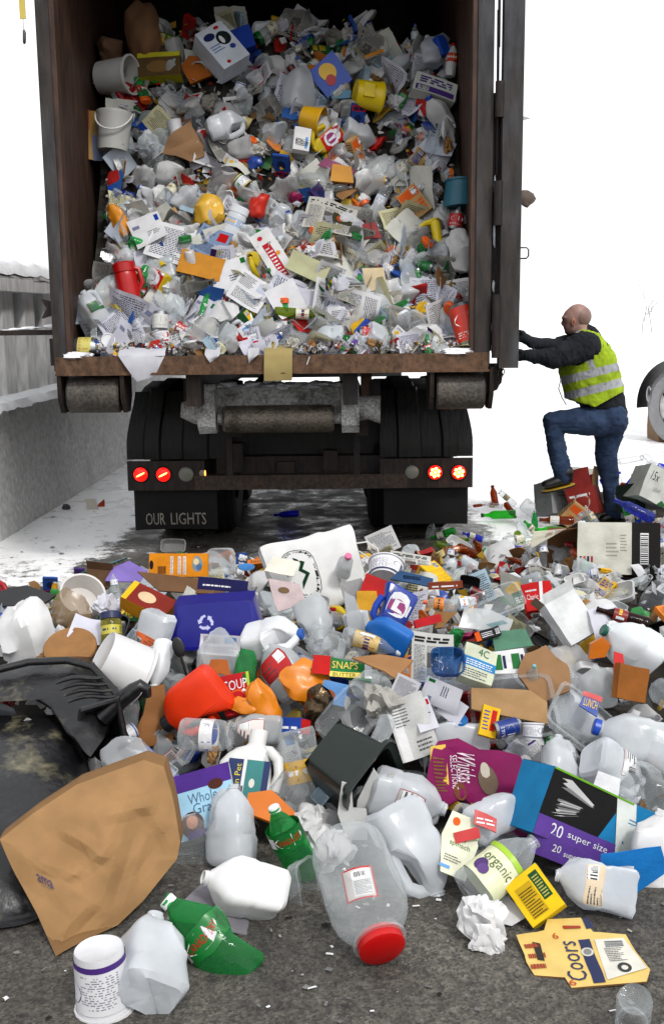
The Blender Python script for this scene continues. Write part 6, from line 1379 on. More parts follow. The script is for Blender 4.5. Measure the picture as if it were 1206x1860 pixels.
put(it_bottle(126, CLR, 'clear', .05, .2, None, None, .004), 235, 1290, 90, rot=8, lift=.1, label='clear bottle in the gap beside the cart handle')
put(it_film(127, .1, .12, C('e4e8ea'), 'plastic_bag', mat='clear'), 530, 1440, 90, rot=10, lift=.1, label='shiny clear wrap behind the upright green soda bottle', cat='bag')
for k, (x, y) in enumerate(((570, 1500), (596, 1540), (1168, 1440), (1110, 1460))):
    put(it_crumple(130 + k, .07, C('dedede'), 'crumpled_paper') if k < 2 else it_film(130 + k, .16, .12, CLR, 'plastic_wrap', mat='clear'), x, y, 80, rot=k * 40, lift=.06, label=('crumpled white paper under the broken plastic panels', 'crumpled white paper wedged beside the barrel jar', 'shiny clear wrap under the opaque white crushed jug', 'shiny clear wrap behind the trash-liner box')[k])
put(it_poly([(-.05, -.04), (.06, -.05), (.05, .05), (-.04, .05)], C('dcdcdc'), 'card', .003, seed=140), 1100, 1430, 48, rot=20, tilt=-30, lift=.17, label='white printed card resting against the white-labelled milk jug')
# --- right heap with the worker: boxes and glass
it = it_box(141, .34, .24, .22, [C('d0cfc4'), C('d8d7cc'), C('c8c8c0'), C('8a6a48'), C('d8d8d2'), C('8a6a48')], deco=0, crush=.002)
f = it.P[0]; f.rect(.66, 0, 1, 1, C('17130f'), 1).rect(.76, .2, .86, .8, WHT, 2).bars(.765, .22, .855, .78, 14, 3, 3, vert=False).words(.35, .35, .5, .65, 4, C('a8a69a'), 2, 1).words(.52, .45, .6, .8, 5, C('a8a69a'), 6, 1); it.P[4].rect(.66, 0, 1, 1, C('d8d8d2'), 1)
for k in range(4): f.rect(.03 + k * .045, .04, .055 + k * .045, .34, C('b03038') if k % 2 else C('283060'), 1)
# open end flaps of this box
m = it.parts[0][1]
fp = m.patch(lambda u, v: (-.17 - .20 * v, -.12 + .24 * u, .11 - .02 * v - .10 * v * (1 - u)), 5, 5, C('d0cdbc'), 'card'); fp.text('ESTATE GROWN', .1, .3, .8, .5, C('9c4a3c'), 1, rot=180); fp.text('FAMILY', .3, .55, .7, .7, C('9c4a3c'), 1, rot=180)
m.patch(lambda u, v: (-.17 - .14 * v, .12 + .02 * v, -.11 + .22 * u), 4, 4, C('8a6644'), 'card'); m.patch(lambda u, v: (-.17 - .12 * v, -.12 + .24 * u, -.11 - .012 * v), 4, 4, C('8a6644'), 'card')
put(it, 1122, 1000, 92, rot=2, tilt=-6, spin=-14, lift=.10, label='white and black wine carton open at one end showing brown inside', lm='the white wine carton')
def wbox(x, y, L, ro, sp, inks, lab, lift=.1, w_=.3, d=.2, h=.2, op=1, ti=-6, fn=None, lm=None):
    it = it_box(int(x), w_, d, h, inks, deco=0, open_=op, crush=.006, inner=C('8a6a48'))
    if fn: fn(it)
    return put(it, x, y, L, rot=ro, tilt=ti, spin=sp, lift=lift, label=lab, lm=lm)
wbox(1012, 905, 60, -4, 20, [C('a8a8aa')] * 6, 'grey carton with a barcode under the worker\'s raised boot', op=0, w_=.2, fn=lambda it: (it.P[0].bars(.3, .1, .6, .4, 10, 2, 1), it.P[0].words(.2, .5, .8, .9, 4, C('707070'), 1)))
wbox(1062, 912, 50, -12, -25, [C('9c3a34'), C('8a2c28'), C('9a7a5a'), C('5a4030'), C('c8c0b4'), C('9a7a5a')], 'red printed carton lying open against the worker\'s standing leg', w_=.2, fn=lambda it: (it.P[0].disc(.5, .5, .3, .3, C('c8b8a8'), 1), it.P[0].words(.1, .7, .9, .9, 1, WHT, 1, 2, wl=.3)), lm='the red printed carton')
wbox(1045, 868, 34, 4, 10, [C('c2c2bc')] * 6, 'pale carton behind the worker\'s boot', w_=.34, op=0)
wbox(1070, 850, 26, 2, 5, [C('9a7a58')] * 6, 'brown carton with dark stencilled letters behind the worker', w_=.34, op=0, fn=lambda it: it.P[0].text('RE:CRAFT', .2, .3, .8, .7, C('2a2018'), 1))
wbox(1182, 885, 62, 24, 10, [C('c8cac4'), C('b8bab4'), C('b8bab4'), C('b8bab4'), C('d0d2cc'), C('b8bab4')], 'white carton with green stripe tilted among the bottles behind the worker', lift=.22, w_=.2, op=0, fn=lambda it: (it.P[0].poly([(.6, 0), (.85, 0), (1, .3), (1, .6)], C('2c6a3c'), 1), it.P[0].text('15x', .15, .6, .4, .85, C('303040'), 1), it.P[0].text('LIGHT', .35, .3, .6, .42, C('606060'), 1)), lm='the green-striped carton')
wbox(1215, 775, 66, 2, 0, [C('a08468')] * 6, 'plain brown carton by the parked truck wheel', lift=.3, w_=.18, op=0)
wbox(1145, 905, 48, 2, 30, [C('1c3028')] * 6, 'dark green crate behind the worker\'s leg', lift=.15, w_=.1, op=0)
def gb(x, y, L, ro, ink, mat, lab, kind='wine', cap=None, label=None, lift=.05, r=.038, h=.3, ti=-10, **k):
    n_ = 'glass_bottle'
    return put(it_bottle(int(x + y), ink, mat, r, h, cap, label, 0, 1, kind, name=n_, **k), x, y, L, rot=ro, tilt=ti, spin=x % 60, lift=lift, label=lab)
BLG, GRG, AMB = C('5460f4'), C('66e066'), C('b8682c')
gb(876, 862, 46, 84, BLG, 'tinted', 'cobalt blue glass bottle alone on the snow beside the truck lamp', lift=.04)
gb(520, 934, 46, -94, BLG, 'tinted', 'cobalt blue bottle under the truck between the wheels', lift=.04)
gb(905, 935, 62, -92, GRG, 'tinted', 'bright green wine bottle with dark neck on the wet snow', lift=.04, cap=BLK)
gb(1005, 965, 70, -84, GRG, 'tinted', 'green wine bottle wedged beside the white wine carton', lift=.06)
gb(1152, 868, 52, 40, BLG, 'tinted', 'cobalt blue bottle lying on the dark green crate', 'jar', lift=.26)
gb(1150, 925, 78, -62, C('6a78e0'), 'tinted', 'dark blue glass bottle below the green-striped carton', lift=.16)
gb(1010, 945, 62, -88, AMB, 'tinted', 'amber bottle with white label before the grey barcode carton', lift=.06, label=C('d8d4cc'))
gb(1075, 940, 50, -30, CLR, 'clear', 'clear liquor bottle with cream label leaning on the red printed carton', lift=.12, label=C('c8bc98'))
gb(895, 918, 34, -84, CLR, 'clear', 'clear bottle with tan label beyond the green wine bottle', lift=.03, label=C('b8a080'), cap=None)
gb(1185, 840, 46, -46, CLR, 'clear', 'clear faceted bottle high on the bottle heap', 'jar', lift=.3)
gb(1145, 835, 46, 80, CLR, 'clear', 'clear square bottle beneath the faceted one', 'jar', lift=.22)
gb(870, 918, 22, 84, AMB, 'tinted', 'short amber bottle on the snow near the mud flap', lift=.03)
gb(940, 978, 56, 80, CLR, 'clear', 'clear glass bottle lying in slush before the wine carton', lift=.05, label=C('cfcdb8'))
gb(985, 995, 60, 84, CLR, 'clear', 'clear bottle touching the open end of the wine carton', 'jar', lift=.06)
gb(935, 1018, 44, -70, AMB, 'tinted', 'amber shard of bottle in slush near the wine carton', lift=.06)
gb(1035, 1075, 80, -84, CLR, 'clear', 'clear ribbed bottle below the open end of the wine carton', lift=.18)
gb(1110, 1078, 70, 84, C('c8c8b0'), 'clear', 'clear jar with cloudy base under the wine carton', 'jar', lift=.2)
gb(1172, 1058, 50, 14, CLR, 'clear', 'clear jar with open mouth facing out beneath the black carton end', 'jar', lift=.18, ti=55)
gb(1130, 1120, 110, -74, C('5a2410'), 'tinted', 'dark brown beer bottle with red label by the green-capped white jug', lift=.22, label=C('8a2018'))
gb(825, 998, 48, 84, C('e08830'), 'clear', 'orange-labelled bottle at the truck end of the heap', lift=.08, label=C('c87828'))
it = it_poly([(-.03, -.02), (.035, -.02), (.03, .025), (-.02, .02)], C('dcd8cc'), 'hdpe', .03, seed=150); put(it, 168, 918, 20, rot=80, tilt=-10, p=.03, label='small white bottle lying in the snow near the concrete wall', cat='bottle')
it = it_poly([(-.02, -.02), (.035, -.02), (.03, .03)], C('c04a18'), 'card', .02, seed=151); put(it, 182, 914, 16, rot=0, tilt=-10, p=.03, label='orange scrap lying in the snow near the concrete wall', cat='scrap')
put(it_crumple(152, .04, C('707078')), 121, 921, 13, p=.02, label='grey crumpled scrap in the snow near the concrete wall')
put(it_tray(153, .1, .06, .03, C('d8d8d8'), 'film'), 316, 994, 26, tilt=-30, p=.03, label='frosted cup lying behind the orange grocery box by the truck tyre', cat='cup')
# ------------------------------------------------------------------ single things laid by hand: the load in the container
def L_(it, x, y, L, ro, label, ti=0, sp=0, lift=.06, lm=None, merge=True, cat=None): return put(it, x, y, L, rot=ro, tilt=ti, spin=sp, lift=lift, label=label, lm=lm, merge=merge, zone='load', cat=cat)
L_(it_tub(201, C('dcdcd8'), .06, .07, .14, deco=False), 212, 139, 66, 92, 'square white plastic tub near the top of the load by the container wall', 20, 0, .1, 'the square white tub')
L_(it_film(202, .26, .16, C('8a6a50'), 'paper_bag', mat='kraft', depth=.12), 262, 66, 66, 80, 'crumpled brown paper bag at the very top of the load', lm='the top brown bag', cat='paper bag')
L_(it_film(203, .1, .12, C('7a604c'), 'paper_bag', mat='kraft', depth=.1), 200, 92, 50, 150, 'small crumpled brown paper bag above the square white tub', cat='paper bag')
it = it_box(204, .12, .09, .17, [C('dce2ea')] * 6, deco=0, crush=.002); f = it.P[0]; f.disc(.3, .78, .2, .09, C('20306c'), 1).disc(.68, .62, .24, .17, C('182c2c'), 1).disc(.6, .6, .07, .1, WHT, 2).disc(.75, .36, .1, .06, C('3858a8'), 1).disc(.7, .9, .1, .04, RED, 1).words(.1, .4, .5, .6, 3, C('5878b8'), 2, 1).disc(.3, .1, .07, .04, RED, 1); it.P[4].disc(.4, .6, .25, .3, C('20306c'), 1).disc(.7, .5, .1, .2, C('182c2c'), 1)
L_(it, 402, 95, 84, -40, 'white appliance box with blue print high on the load', -4, 18, .14, 'the white appliance box')
L_(it_poly([(-.06, -.05), (.05, -.06), (.06, .03), (0, .07), (-.06, .04)], C('b06a1c'), 'card', .02, seed=205), 355, 122, 50, -30, 'orange-brown carton corner under the white appliance box')
L_(it_box(206, .1, .06, .08, [C('2450b0')] * 6, deco=0), 437, 78, 40, -20, 'bright blue carton behind the white appliance box')
it = it_box(207, .17, .06, .1, [C('6a5430')] * 4 + [C('c8c030')] * 2, deco=0); it.P[0].rect(0, .8, 1, 1, C('c8c030'), 1).disc(.5, .4, .3, .25, C('8a6c40'), 1); L_(it, 292, 124, 46, -4, 'yellow-edged brown snack box beside the square white tub', -10)
m = Mesh(); m.lathe([(.001, .004), (.058, .004), (.06, 0), (.066, .11), (.07, .115), (.07, .125), (.063, .125), (.058, .008), (.001, .008)], C('e0c80c'), 'plastic', 28); m.box((-.0, -.062, .05), (.06, .012, .05), C('e0c80c'), 'plastic'); m.xf(Matrix.Translation((0, 0, -.06)))
L_(P1('yellow_bucket', 'bucket', .125, m), 668, 173, 50, 95, 'bright yellow plastic bucket lying on its side in the load', -14, 0, .1, 'the yellow bucket')
m = Mesh(); m.lathe([(.001, .004), (.066, .004), (.068, 0), (.08, .15), (.084, .16), (.084, .17), (.078, .17), (.066, .008), (.001, .008)], C('c8c8c4'), 'hdpe', 28); m.xf(Matrix.Translation((0, 0, -.08)))
h = Mesh(); h.tube([(.083 * cos(a), -.083 * abs(sin(a)) - .01, .085 - .09 * sin(a)) for a in [pi * k / 12 for k in range(13)]], .004, C('d8d8d8'), 'plastic', 8)
L_(Item('plastic_pail', 'pail', .17, [('body', m, []), ('handle', h, [])]), 207, 242, 68, 4, 'white plastic pail with a wire handle by the container wall', 4, 0, .1, 'the white pail', merge=False)
it = it_poly([(-.05, -.11), (.04, -.12), (.05, .1), (-.06, .11)], C('a8842c'), 'gloss', .01, seed=208); it.g.rect(0, .6, .5, 1, C('a03c28'), 1).rect(.6, 0, 1, .5, C('5a6a90'), 1); printed(it); L_(it, 163, 245, 92, -2, 'yellow and red magazine wedged between the pail and the container wall', cat='magazine')
L_(it_cup(209), 320, 238, 36, -14, 'white paper cup beside the brown wrapping paper', 6, lift=.09)
L_(it_poly([(-.09, -.06), (.02, -.09), (.1, -.01), (.03, .03), (.0, .09), (-.05, .04)], C('96785a'), 'kraft', .01, seed=210, bend=.03, crum=.025, name='paper_bag'), 345, 262, 78, 6, 'torn brown wrapping paper below the cup', lift=.09, lm='the brown wrapping paper', cat='paper bag')
L_(it_poly([(-.1, -.03), (.1, -.05), (.06, .0), (-.05, .05)], C('26262a'), 'plastic', .03, seed=211), 400, 268, 44, 22, 'black plastic tray beside the brown wrapping paper')
L_(it_jug(212, flat=.8, handle=1), 413, 228, 74, 70, 'frosted milk jug lying above the black tray', -8, 0, .1)
L_(it_tub(213, C('dcb020'), .03, .04, .06, deco=False), 567, 217, 38, 110, 'yellow plastic tub lying below the tall milk jug', 10, 0, .1, 'the small yellow tub')
it = it_box(214, .05, .03, .07, [C('dcdcdc')] * 6, deco=0); it.P[0].text('KRISPY', .1, .2, .9, .5, C('20282c'), 2, rot=90).rect(.7, .1, .85, .6, SKY, 1); L_(it, 547, 256, 42, 8, 'small white open carton printed KRISPY', -4, 10, .11, 'the KRISPY carton')
L_(it_jug(215, dent=.012), 545, 160, 92, 8, 'tall milk jug with dotted print standing in the middle of the load', -5, 40, .1, 'the tall milk jug')
L_(it_jug(216, dent=.012), 780, 92, 56, -10, 'milk jug on top of the load near the far wall', -5, 0, .08)
L_(it_bottle(217, C('dcdcdc'), 'hdpe', .03, .17, C('c02020'), C('c83030'), desc='', name='detergent_bottle'), 820, 110, 60, 6, 'white bottle with red label at the top corner of the load', lift=.08, cat='bottle')
L_(it_box(218, .14, .06, .06, [C('cfd4cc')] * 6, deco=3), 786, 165, 34, 12, 'pale egg carton box tilted near the container wall', -8, 10, .1)
it = it_poly([(-.07, -.05), (.06, -.07), (.08, .05), (-.05, .08)], C('3060c0'), 'gloss', .01, seed=219, name='snack_bag'); it.g.disc(.4, .5, .25, .22, YEL, 1).disc(.6, .4, .14, .14, RED, 2); printed(it); L_(it, 600, 138, 70, 40, 'blue and yellow snack bag above the yellow bucket', lift=.08, cat='bag')
L_(it_tray(220, .14, .1, .05), 672, 92, 50, -20, 'clear clamshell with orange card at the top of the load', -20, 0, .06)
L_(it_poly([(-.06, -.01), (.05, .02), (.05, .04), (-.06, .01)], C('d8962c'), 'card', .02, seed=221), 680, 96, 16, -6, 'orange card inside the clear clamshell', lift=.1)
L_(it_poly([(-.05, -.02), (.05, -.02), (.055, .02), (-.05, .02)], C('4a88a8'), 'gloss', .02, seed=222), 620, 172, 14, -2, 'pale blue slim carton beside the yellow bucket', lift=.08)
L_(it_poly([(-.12, -.02), (.1, -.05), (.12, .0), (-.08, .04)], C('8a1c60'), 'gloss', .01, seed=223), 612, 303, 26, 10, 'magenta folded carton strip in the middle of the load', lift=.09, lm='the magenta strip')
L_(it_poly([(-.05, -.03), (.05, -.04), (.04, .03), (-.04, .04)], C('d09828'), 'gloss', .02, seed=224), 620, 314, 34, 0, 'orange-yellow wrapper over the magenta strip', lift=.11)
L_(it_film(225, .1, .12, C('d8b040'), 'snack_bag', mat='gloss'), 378, 385, 56, 10, 'crumpled golden yellow snack bag in the load', lift=.09, lm='the golden snack bag', cat='bag')
it = it_film(226, .07, .16, C('d8962c'), 'snack_bag', mat='gloss'); L_(it, 215, 400, 62, -28, 'orange and yellow snack bag near the container wall below the pail', lift=.09, cat='bag')
L_(it_film(227, .07, .09, C('c83418'), 'snack_bag', mat='gloss'), 468, 372, 44, 30, 'red and green snack bag above the red striped carton', lift=.09, cat='bag')
L_(it_bottle(228, C('d8dce0'), 'hdpe', .045, .14, C('d8dce0'), C('a8b4c8'), 0, .6, 'jar', name='detergent_bottle'), 425, 408, 56, 22, 'white lotion bottle with blue printed label in the load', lift=.1, lm='the lotion bottle', cat='bottle')
m, p = page(.3, .24, C('c6c4be'), 3, 229, bend=.04); p.rect(.55, .35, .95, .65, C('4a4a34'), 3); p.disc(.7, .5, .08, .1, C('b05a30'), 4)
L_(P1('newspaper', 'newspaper', .24, m), 600, 392, 74, 12, 'open newspaper section with a dark green advertisement', -30, 0, .1, 'the open newspaper')
m, p = page(.34, .16, C('b4b2aa'), 3, 230, bend=.06); L_(P1('newspaper', 'newspaper', .16, m), 618, 528, 44, 6, 'folded grey newspaper curling above the sill', -40, 0, .1, 'the curled newspaper')
it = it_box(231, .1, .02, .26, [C('d8d8d8')] * 6, deco=0); it.P[0].rect(.3, .05, .65, .75, C('b81c30'), 1).words(.34, .1, .6, .7, 7, WHT, 1, 2, wl=.4).disc(.4, .88, .12, .04, C('c82840'), 1).disc(.75, .5, .1, .04, C('d89a30'), 1)
L_(it, 497, 466, 108, -32, 'white cereal carton with a broad red stripe', -12, 0, .1, 'the red striped carton')
it = it_poly([(-.1, -.06), (.1, -.06), (.1, .06), (-.1, .06)], C('c08a2c'), 'card', .003, seed=232, bend=.006, name='envelope'); L_(it, 366, 482, 48, 14, 'manila orange envelope among the white papers', -20, 0, .11, 'the manila envelope', cat='envelope')
it = it_poly([(-.09, -.05), (.09, -.05), (.09, .05), (-.09, .05)], C('b4b494'), 'card', .006, seed=233, bend=.004); L_(it, 560, 485, 42, 24, 'sage grey card pad beside the red striped carton', -20, 0, .12, 'the sage card pad')
for k, (x, y, L, ro, lb) in enumerate(((310, 440, 78, 16, 'white letter with a clipped corner above the manila envelope'), (420, 500, 74, -18, 'splayed white letters right of the manila envelope'.replace('right of', 'beside')), (455, 530, 66, 30, 'white typed letter below the red striped carton'), (270, 420, 60, -24, 'white envelope with faint print near the orange snack bag'), (520, 545, 60, 60, 'white sheet folded under the sage card pad'), (385, 440, 60, 24, 'blue patterned letter above the manila envelope'))):
    m, p = page(.2, .2, WHT if k != 5 else C('8a9cb8'), (1, 5, 2, 5, 0, 2)[k], 234 + k, bend=.02); L_(P1('paper_sheet', 'paper', .2, m), x, y, L, ro, lb, -20, 0, .11)
it = it_bottle(240, C('b81010'), 'plastic', .04, .13, C('b81010'), None, 0, 1, 'jar', name='red_jug'); m = it.parts[0][1]; m.tube([(.02, 0, .06), (.05, 0, .05), (.055, 0, 0), (.03, 0, -.03)], .009, C('b81010'), 'plastic', 8); L_(it, 232, 518, 66, -10, 'glossy red plastic jug with a thin handle near the container wall', 6, 0, .1, 'the red jug', cat='jug')
L_(it_jug(241, label=C('3c8050')), 168, 560, 70, -30, 'milk jug with green label in the lower corner of the load', 10, 30, .1, 'the corner milk jug', merge=False)
L_(it_can(242, C('d0d0cc'), .035, .08, lc=C('a8a8a4')), 292, 584, 36, 2, 'white can standing near the sill', lift=.07, lm='the white can')
it = it_can(243, C('c8c070'), .03, .06, lc=C('b06a40')); L_(it, 158, 632, 40, 90, 'short can with a pale yellow fruit label lying on the sill end', lift=.05, lm='the fruit label can')
L_(it_lid(244, .025, name='bottle_cap_disc'), 198, 618, 26, 0, 'round white lid beside the fruit label can', lift=.1, cat='lid')
it = it_can(245, C('d03c18'), .04, .13, lc=C('e0e0e0')); p0 = None; L_(it, 846, 592, 78, -12, 'red and white snack canister standing in the lower corner of the load', -8, 0, .09, 'the snack canister')
L_(it_tub(246, C('3c7c90'), .045, .04, .07, deco=False), 836, 354, 50, 0, 'teal plastic ball-shaped container at the container wall', lift=.07, lm='the teal container')
it = it_bottle(247, C('e0c818'), 'plastic', .025, .12, None, None, 0, 1, 'jar', name='spray_bottle'); it.parts[0][1].tube([(0, 0, .05), (-.05, 0, .045), (-.08, 0, .03)], [.018, .014, .01], C('e0c818'), 'plastic', 8); L_(it, 792, 420, 44, -8, 'yellow squeeze bottle lying in the load', lift=.09, lm='the yellow squeeze bottle', cat='bottle')
L_(it_can(248, C('b8181c'), .03, .07), 828, 402, 32, 12, 'red and white soup can near the teal container', lift=.09)
it = it_film(249, .14, .1, C('dadada'), 'paper_bag', mat='paper'); L_(it, 838, 455, 56, 70, 'white paper bag by the container wall above the canister', lift=.09, lm='the white paper bag', cat='paper bag')
L_(it_poly([(-.08, -.04), (.08, -.05), (.05, .05), (-.06, .04)], C('a02020'), 'gloss', .02, seed=250), 668, 420, 30, -6, 'red food carton beside the open newspaper', lift=.1)
it = it_poly([(-.06, -.05), (.05, -.06), (.07, .04), (-.04, .07)], C('d8c8a8'), 'card', .01, seed=251); L_(it, 680, 505, 46, -20, 'cream folder standing above the curled newspaper', lift=.1, lm='the cream folder')
L_(it_bottle(252, C('a0b050'), 'tinted', .026, .24, None, C('d0d0c0'), kind='wine', name='glass_bottle', dent=0), 545, 570, 92, 94, 'olive green wine bottle lying on the load above the sill', lift=.09, lm='the olive wine bottle')
L_(it_bottle(253, C('50b870'), 'tinted', .03, .09, C('1c7a3c'), None), 628, 618, 30, 80, 'short green soda bottle lying on the sill', lift=.05)
L_(it_can(254, C('b81820'), .03, .06), 668, 608, 30, 96, 'red capped white tube lying on the sill', lift=.06)
L_(it_can(255, C('2c50a0'), .03, .08), 500, 612, 30, 60, 'blue and red soda can near the sill', lift=.06)
# papers hanging over the sill
def over(x0, x1, y1, ink, label, lean, seed, tip=0):
    A, B = atY(x0, 632, YR - .015), atY(x1, 632, YR - .015); zt = DZ + .006; zb_ = atY(x0, y1, YR - .03).z; m = Mesh()
    def fn(u, v):
        x = A.x + (B.x - A.x) * u
        if v < .35: k = v / .35; return (x - lean * .3 * (1 - k), YR - .018 + .12 * (1 - k), zt + .012 + .035 * (1 - k))
        k = (v - .35) / .65; return (x + lean * k + tip * k * (u - .5), YR - .02 - .012 * sin(k * 3) - .01 * sin(u * 4 + seed), zt + (zb_ - zt) * k + (.03 * (u - .4) * k if tip else 0))
    p = m.patch(fn, 10, 14, ink, 'paper'); return m, p
m, p = over(215, 300, 690, C('d4d4da'), '', .02, 1, -.17); tag(obj('paper_sheet', m), 'blank white sheet draped over the sill to a corner point', 'paper', 'papers drooping over the sill' if 0 else None)
LAND.append((258, 650, 'the draped white sheet'))
m, p = over(480, 531, 692, C('b8a878'), '', -.004, 2); p.words(.1, .05, .9, .6, 7, C('8a7c54'), 5, 1, wl=.12); tag(obj('index_card', m), 'yellowed lined note card hanging over the sill', 'card'); LAND.append((505, 665, 'the yellowed note card'))
m, p = over(372, 400, 655, C('d0d0d4'), '', .01, 3, -.04); tag(obj('paper_sheet', m), 'small white paper corner poking over the sill beside the draped white sheet', 'paper')
m, p = over(450, 470, 656, C('d0d0d4'), '', -.01, 4, -.03); tag(obj('paper_sheet', m), 'small white torn corner poking over the sill beside the yellowed note card', 'paper')
m = Mesh(); q = atY(560, 655, YR - .035); m.box(q, (.006, .003, .05), C('d0d0d0'), 'plastic', R=Matrix.Rotation(.35, 3, 'Y')); tag(obj('drinking_straw', m), 'short white straw hanging from the sill past the note card', 'straw')
# rags of packaging blown against the outer face of the door
q = atY(957, 362, YR + .9)
it = it_film(260, .1, .09, C('7a7068'), 'torn_cardboard', mat='kraft', depth=.03); put(it, 957, 362, 26, rot=70, p=q, label='grey-brown torn cardboard caught on the outer face of the door', cat='cardboard')
it = it_poly([(-.03, 0), (.04, .02), (.0, .03), (-.03, .03)], C('8a8a8a'), 'film', .002, seed=261); put(it, 950, 216, 12, rot=0, p=atY(950, 216, YR + .9), label='wisp of torn plastic caught high on the outer face of the door', cat='plastic')

# ------------------------------------------------------------------ filler: every further bottle, sheet, box and wrapper of the two heaps
KINDS = {}
def reg(key, weight, n, fn):
    KINDS[key] = (weight, [fn(k) for k in range(n)])
cw = lambda k, *c: c[k % len(c)]
def named(it, col): it.col = col; return it
reg('paper_sheet', 20, 14, lambda k: named(it_page(300 + k, (1, 5, 0, 2, 1, 0, 4)[k % 7], cw(k, WHT, C('d0d0da'), C('dcdcd4'), WHT, C('d8d8e2'), C('c4ccd8'), C('e0dcb8')), w=.16 + .02 * (k % 4), h=.2 + .03 * (k % 3), bend=.03 + .012 * (k % 4), crum=.012 * (k % 3), fold=.15 * (k % 2)), cw(k, 'white printed', 'bluish white', 'plain white', 'white illustrated', 'typed white', 'pale blue', 'cream')))
reg('crumpled_paper', 9, 8, lambda k: named(it_crumple(330 + k, .05 + .008 * (k % 3), cw(k, WHT, WHT, C('c8c4bc'), WHT, C('b89468'), C('d4d4dc'), WHT, C('9c9890')), sq=.5 + .12 * (k % 4), mat='paper'), cw(k, 'white', 'white', 'beige', 'white', 'brown', 'bluish', 'white', 'grey')))
reg('newspaper', 7, 6, lambda k: named(it_page(350 + k, 3, cw(k, C('b4b2ac'), C('c4c2bc'), C('a4a29c')), .26, .2, 'newspaper', 'newspaper', 'folded newspaper', bend=.07, crum=.03, fold=.3), cw(k, 'grey', 'pale', 'dark grey')))
reg('carton_box', 12, 18, lambda k: named(it_box(370 + k, .07 + .02 * (k % 4), .025 + .012 * (k % 3), .11 + .025 * (k % 4), [cw(k, WHT, C('b02424'), C('d8b030'), C('2c58a0'), C('8c6c48'), C('3c7a48'), WHT, C('d88838'), C('d8d8dc'), C('503878'), C('a8bcc8'), C('c0a070'))] * 6, open_=k % 4 == 1, crush=.006, deco=1 + k % 3), cw(k, 'white', 'red', 'yellow', 'blue', 'brown', 'green', 'white', 'orange', 'white', 'purple', 'pale blue', 'tan')))
reg('card_piece', 12, 12, lambda k: named(it_poly([((.07 + .03 * random.Random(k * 9 + j).random()) * cos(j * pi / 3) * (1 + .25 * (k % 3)), (.05 + .04 * random.Random(k * 7 + j).random()) * sin(j * pi / 3)) for j in range(6)], cw(k, C('96744e'), C('c8c8c4'), C('a88458'), C('b83028'), C('8a6a48'), C('3a68a8'), C('d4b048'), C('c8c8c4'), C('508058'), C('a07c54'), C('d08848'), C('909498')), 'card', .004, seed=k, bend=.02, crum=.012), cw(k, 'brown', 'white', 'tan', 'red', 'brown', 'blue', 'yellow', 'white', 'green', 'brown', 'orange', 'grey')))
reg('plastic_bottle', 15, 12, lambda k: named(it_bottle(400 + k, CLR if k % 4 else C('6cd08c'), 'clear' if k % 4 else 'tinted', .03 + .006 * (k % 3), .2 + .02 * (k % 3), cw(k, WHT, BLU, ORG, None, RED, GRN), cw(k, None, C('c8d4e0'), C('b83028'), None, C('3060a8'), C('d8d4c0')), .008, .6 + .12 * (k % 4), cw(k, 'pet', 'pet', 'jar')), 'clear' if k % 4 else 'green'))
reg('plastic_jug', 10, 10, lambda k: named(it_jug(420 + k, cw(k, MILK, MILK, C('d4d4d4'), C('c4cace')), 'milky' if k % 3 else 'hdpe', .018, cw(k, None, BLU, None, RED, None), cw(k, None, C('c8d8c8'), None, C('d8c8c8')), .5 + .12 * (k % 5), h=.22, a=.066, name='plastic_jug', handle=k % 2), cw(k, 'frosted', 'frosted', 'cloudy')))
reg('plastic_film', 14, 10, lambda k: named(it_film(440 + k, .2 + .03 * (k % 3), .15 + .02 * (k % 4), cw(k, CLR, C('dcdcdc'), C('c4ccd2'), CLR, C('d8d8d8')), mat=cw(k, 'film', 'film', 'clear', 'film', 'hdpe'), depth=.05), cw(k, 'clear', 'cloudy', 'shiny clear', 'clear', 'white')))
reg('snack_bag', 6, 10, lambda k: named(it_film(460 + k, .1, .12 + .01 * (k % 3), cw(k, C('c82820'), C('e0b420'), C('2850a0'), C('d87820'), C('b8b8bc'), C('308848'), C('e8d060'), C('a01c60'), C('d8d8d8'), C('1c1c20')), 'snack_bag', mat='gloss' if k != 4 else 'foil', depth=.03), cw(k, 'red', 'yellow', 'blue', 'orange', 'silver', 'green', 'pale yellow', 'magenta', 'white', 'black')))
reg('drink_can', 5, 8, lambda k: named(it_can(480 + k, cw(k, C('b81820'), C('2450a8'), SIL, C('208040'), C('d8b030'), C('c8c8c8'), C('d06020'), C('6a1c20')), .03, .1, crush=.008, lc=cw(k, WHT, RED, BLU)), cw(k, 'red', 'blue', 'silver', 'green', 'yellow', 'white', 'orange', 'maroon')))
reg('food_tray', 7, 6, lambda k: named(it_tray(490 + k, .14 + .02 * (k % 3), .11, .03 + .015 * (k % 2), cw(k, CLR, CLR, C('d0d0d0'), CLR, C('202024'), C('d8d8d8')), cw(k, 'clear', 'clear', 'hdpe', 'film', 'plastic', 'hdpe'), e=.35), cw(k, 'clear', 'clear', 'white', 'cloudy', 'black', 'white')))
reg('plastic_tub', 6, 8, lambda k: named(it_tub(500 + k, cw(k, WHT, C('d4d4d4'), WHT, C('d8c890')), .035 + .006 * (k % 3), .045 + .006 * (k % 3), .06 + .015 * (k % 3), dcol=cw(k, RED, BLU, PUR, GRN), deco=k % 3 > 0), cw(k, 'white', 'pale', 'white', 'cream')))
reg('bottle_cap', 3, 6, lambda k: named(P1('screw_closure', 'bottle cap', .035, capmesh(.018, .018, -.009, cw(k, RED, ORG, WHT, BLU, GRN, YEL)), ''), cw(k, 'red', 'orange', 'white', 'blue', 'green', 'yellow')))
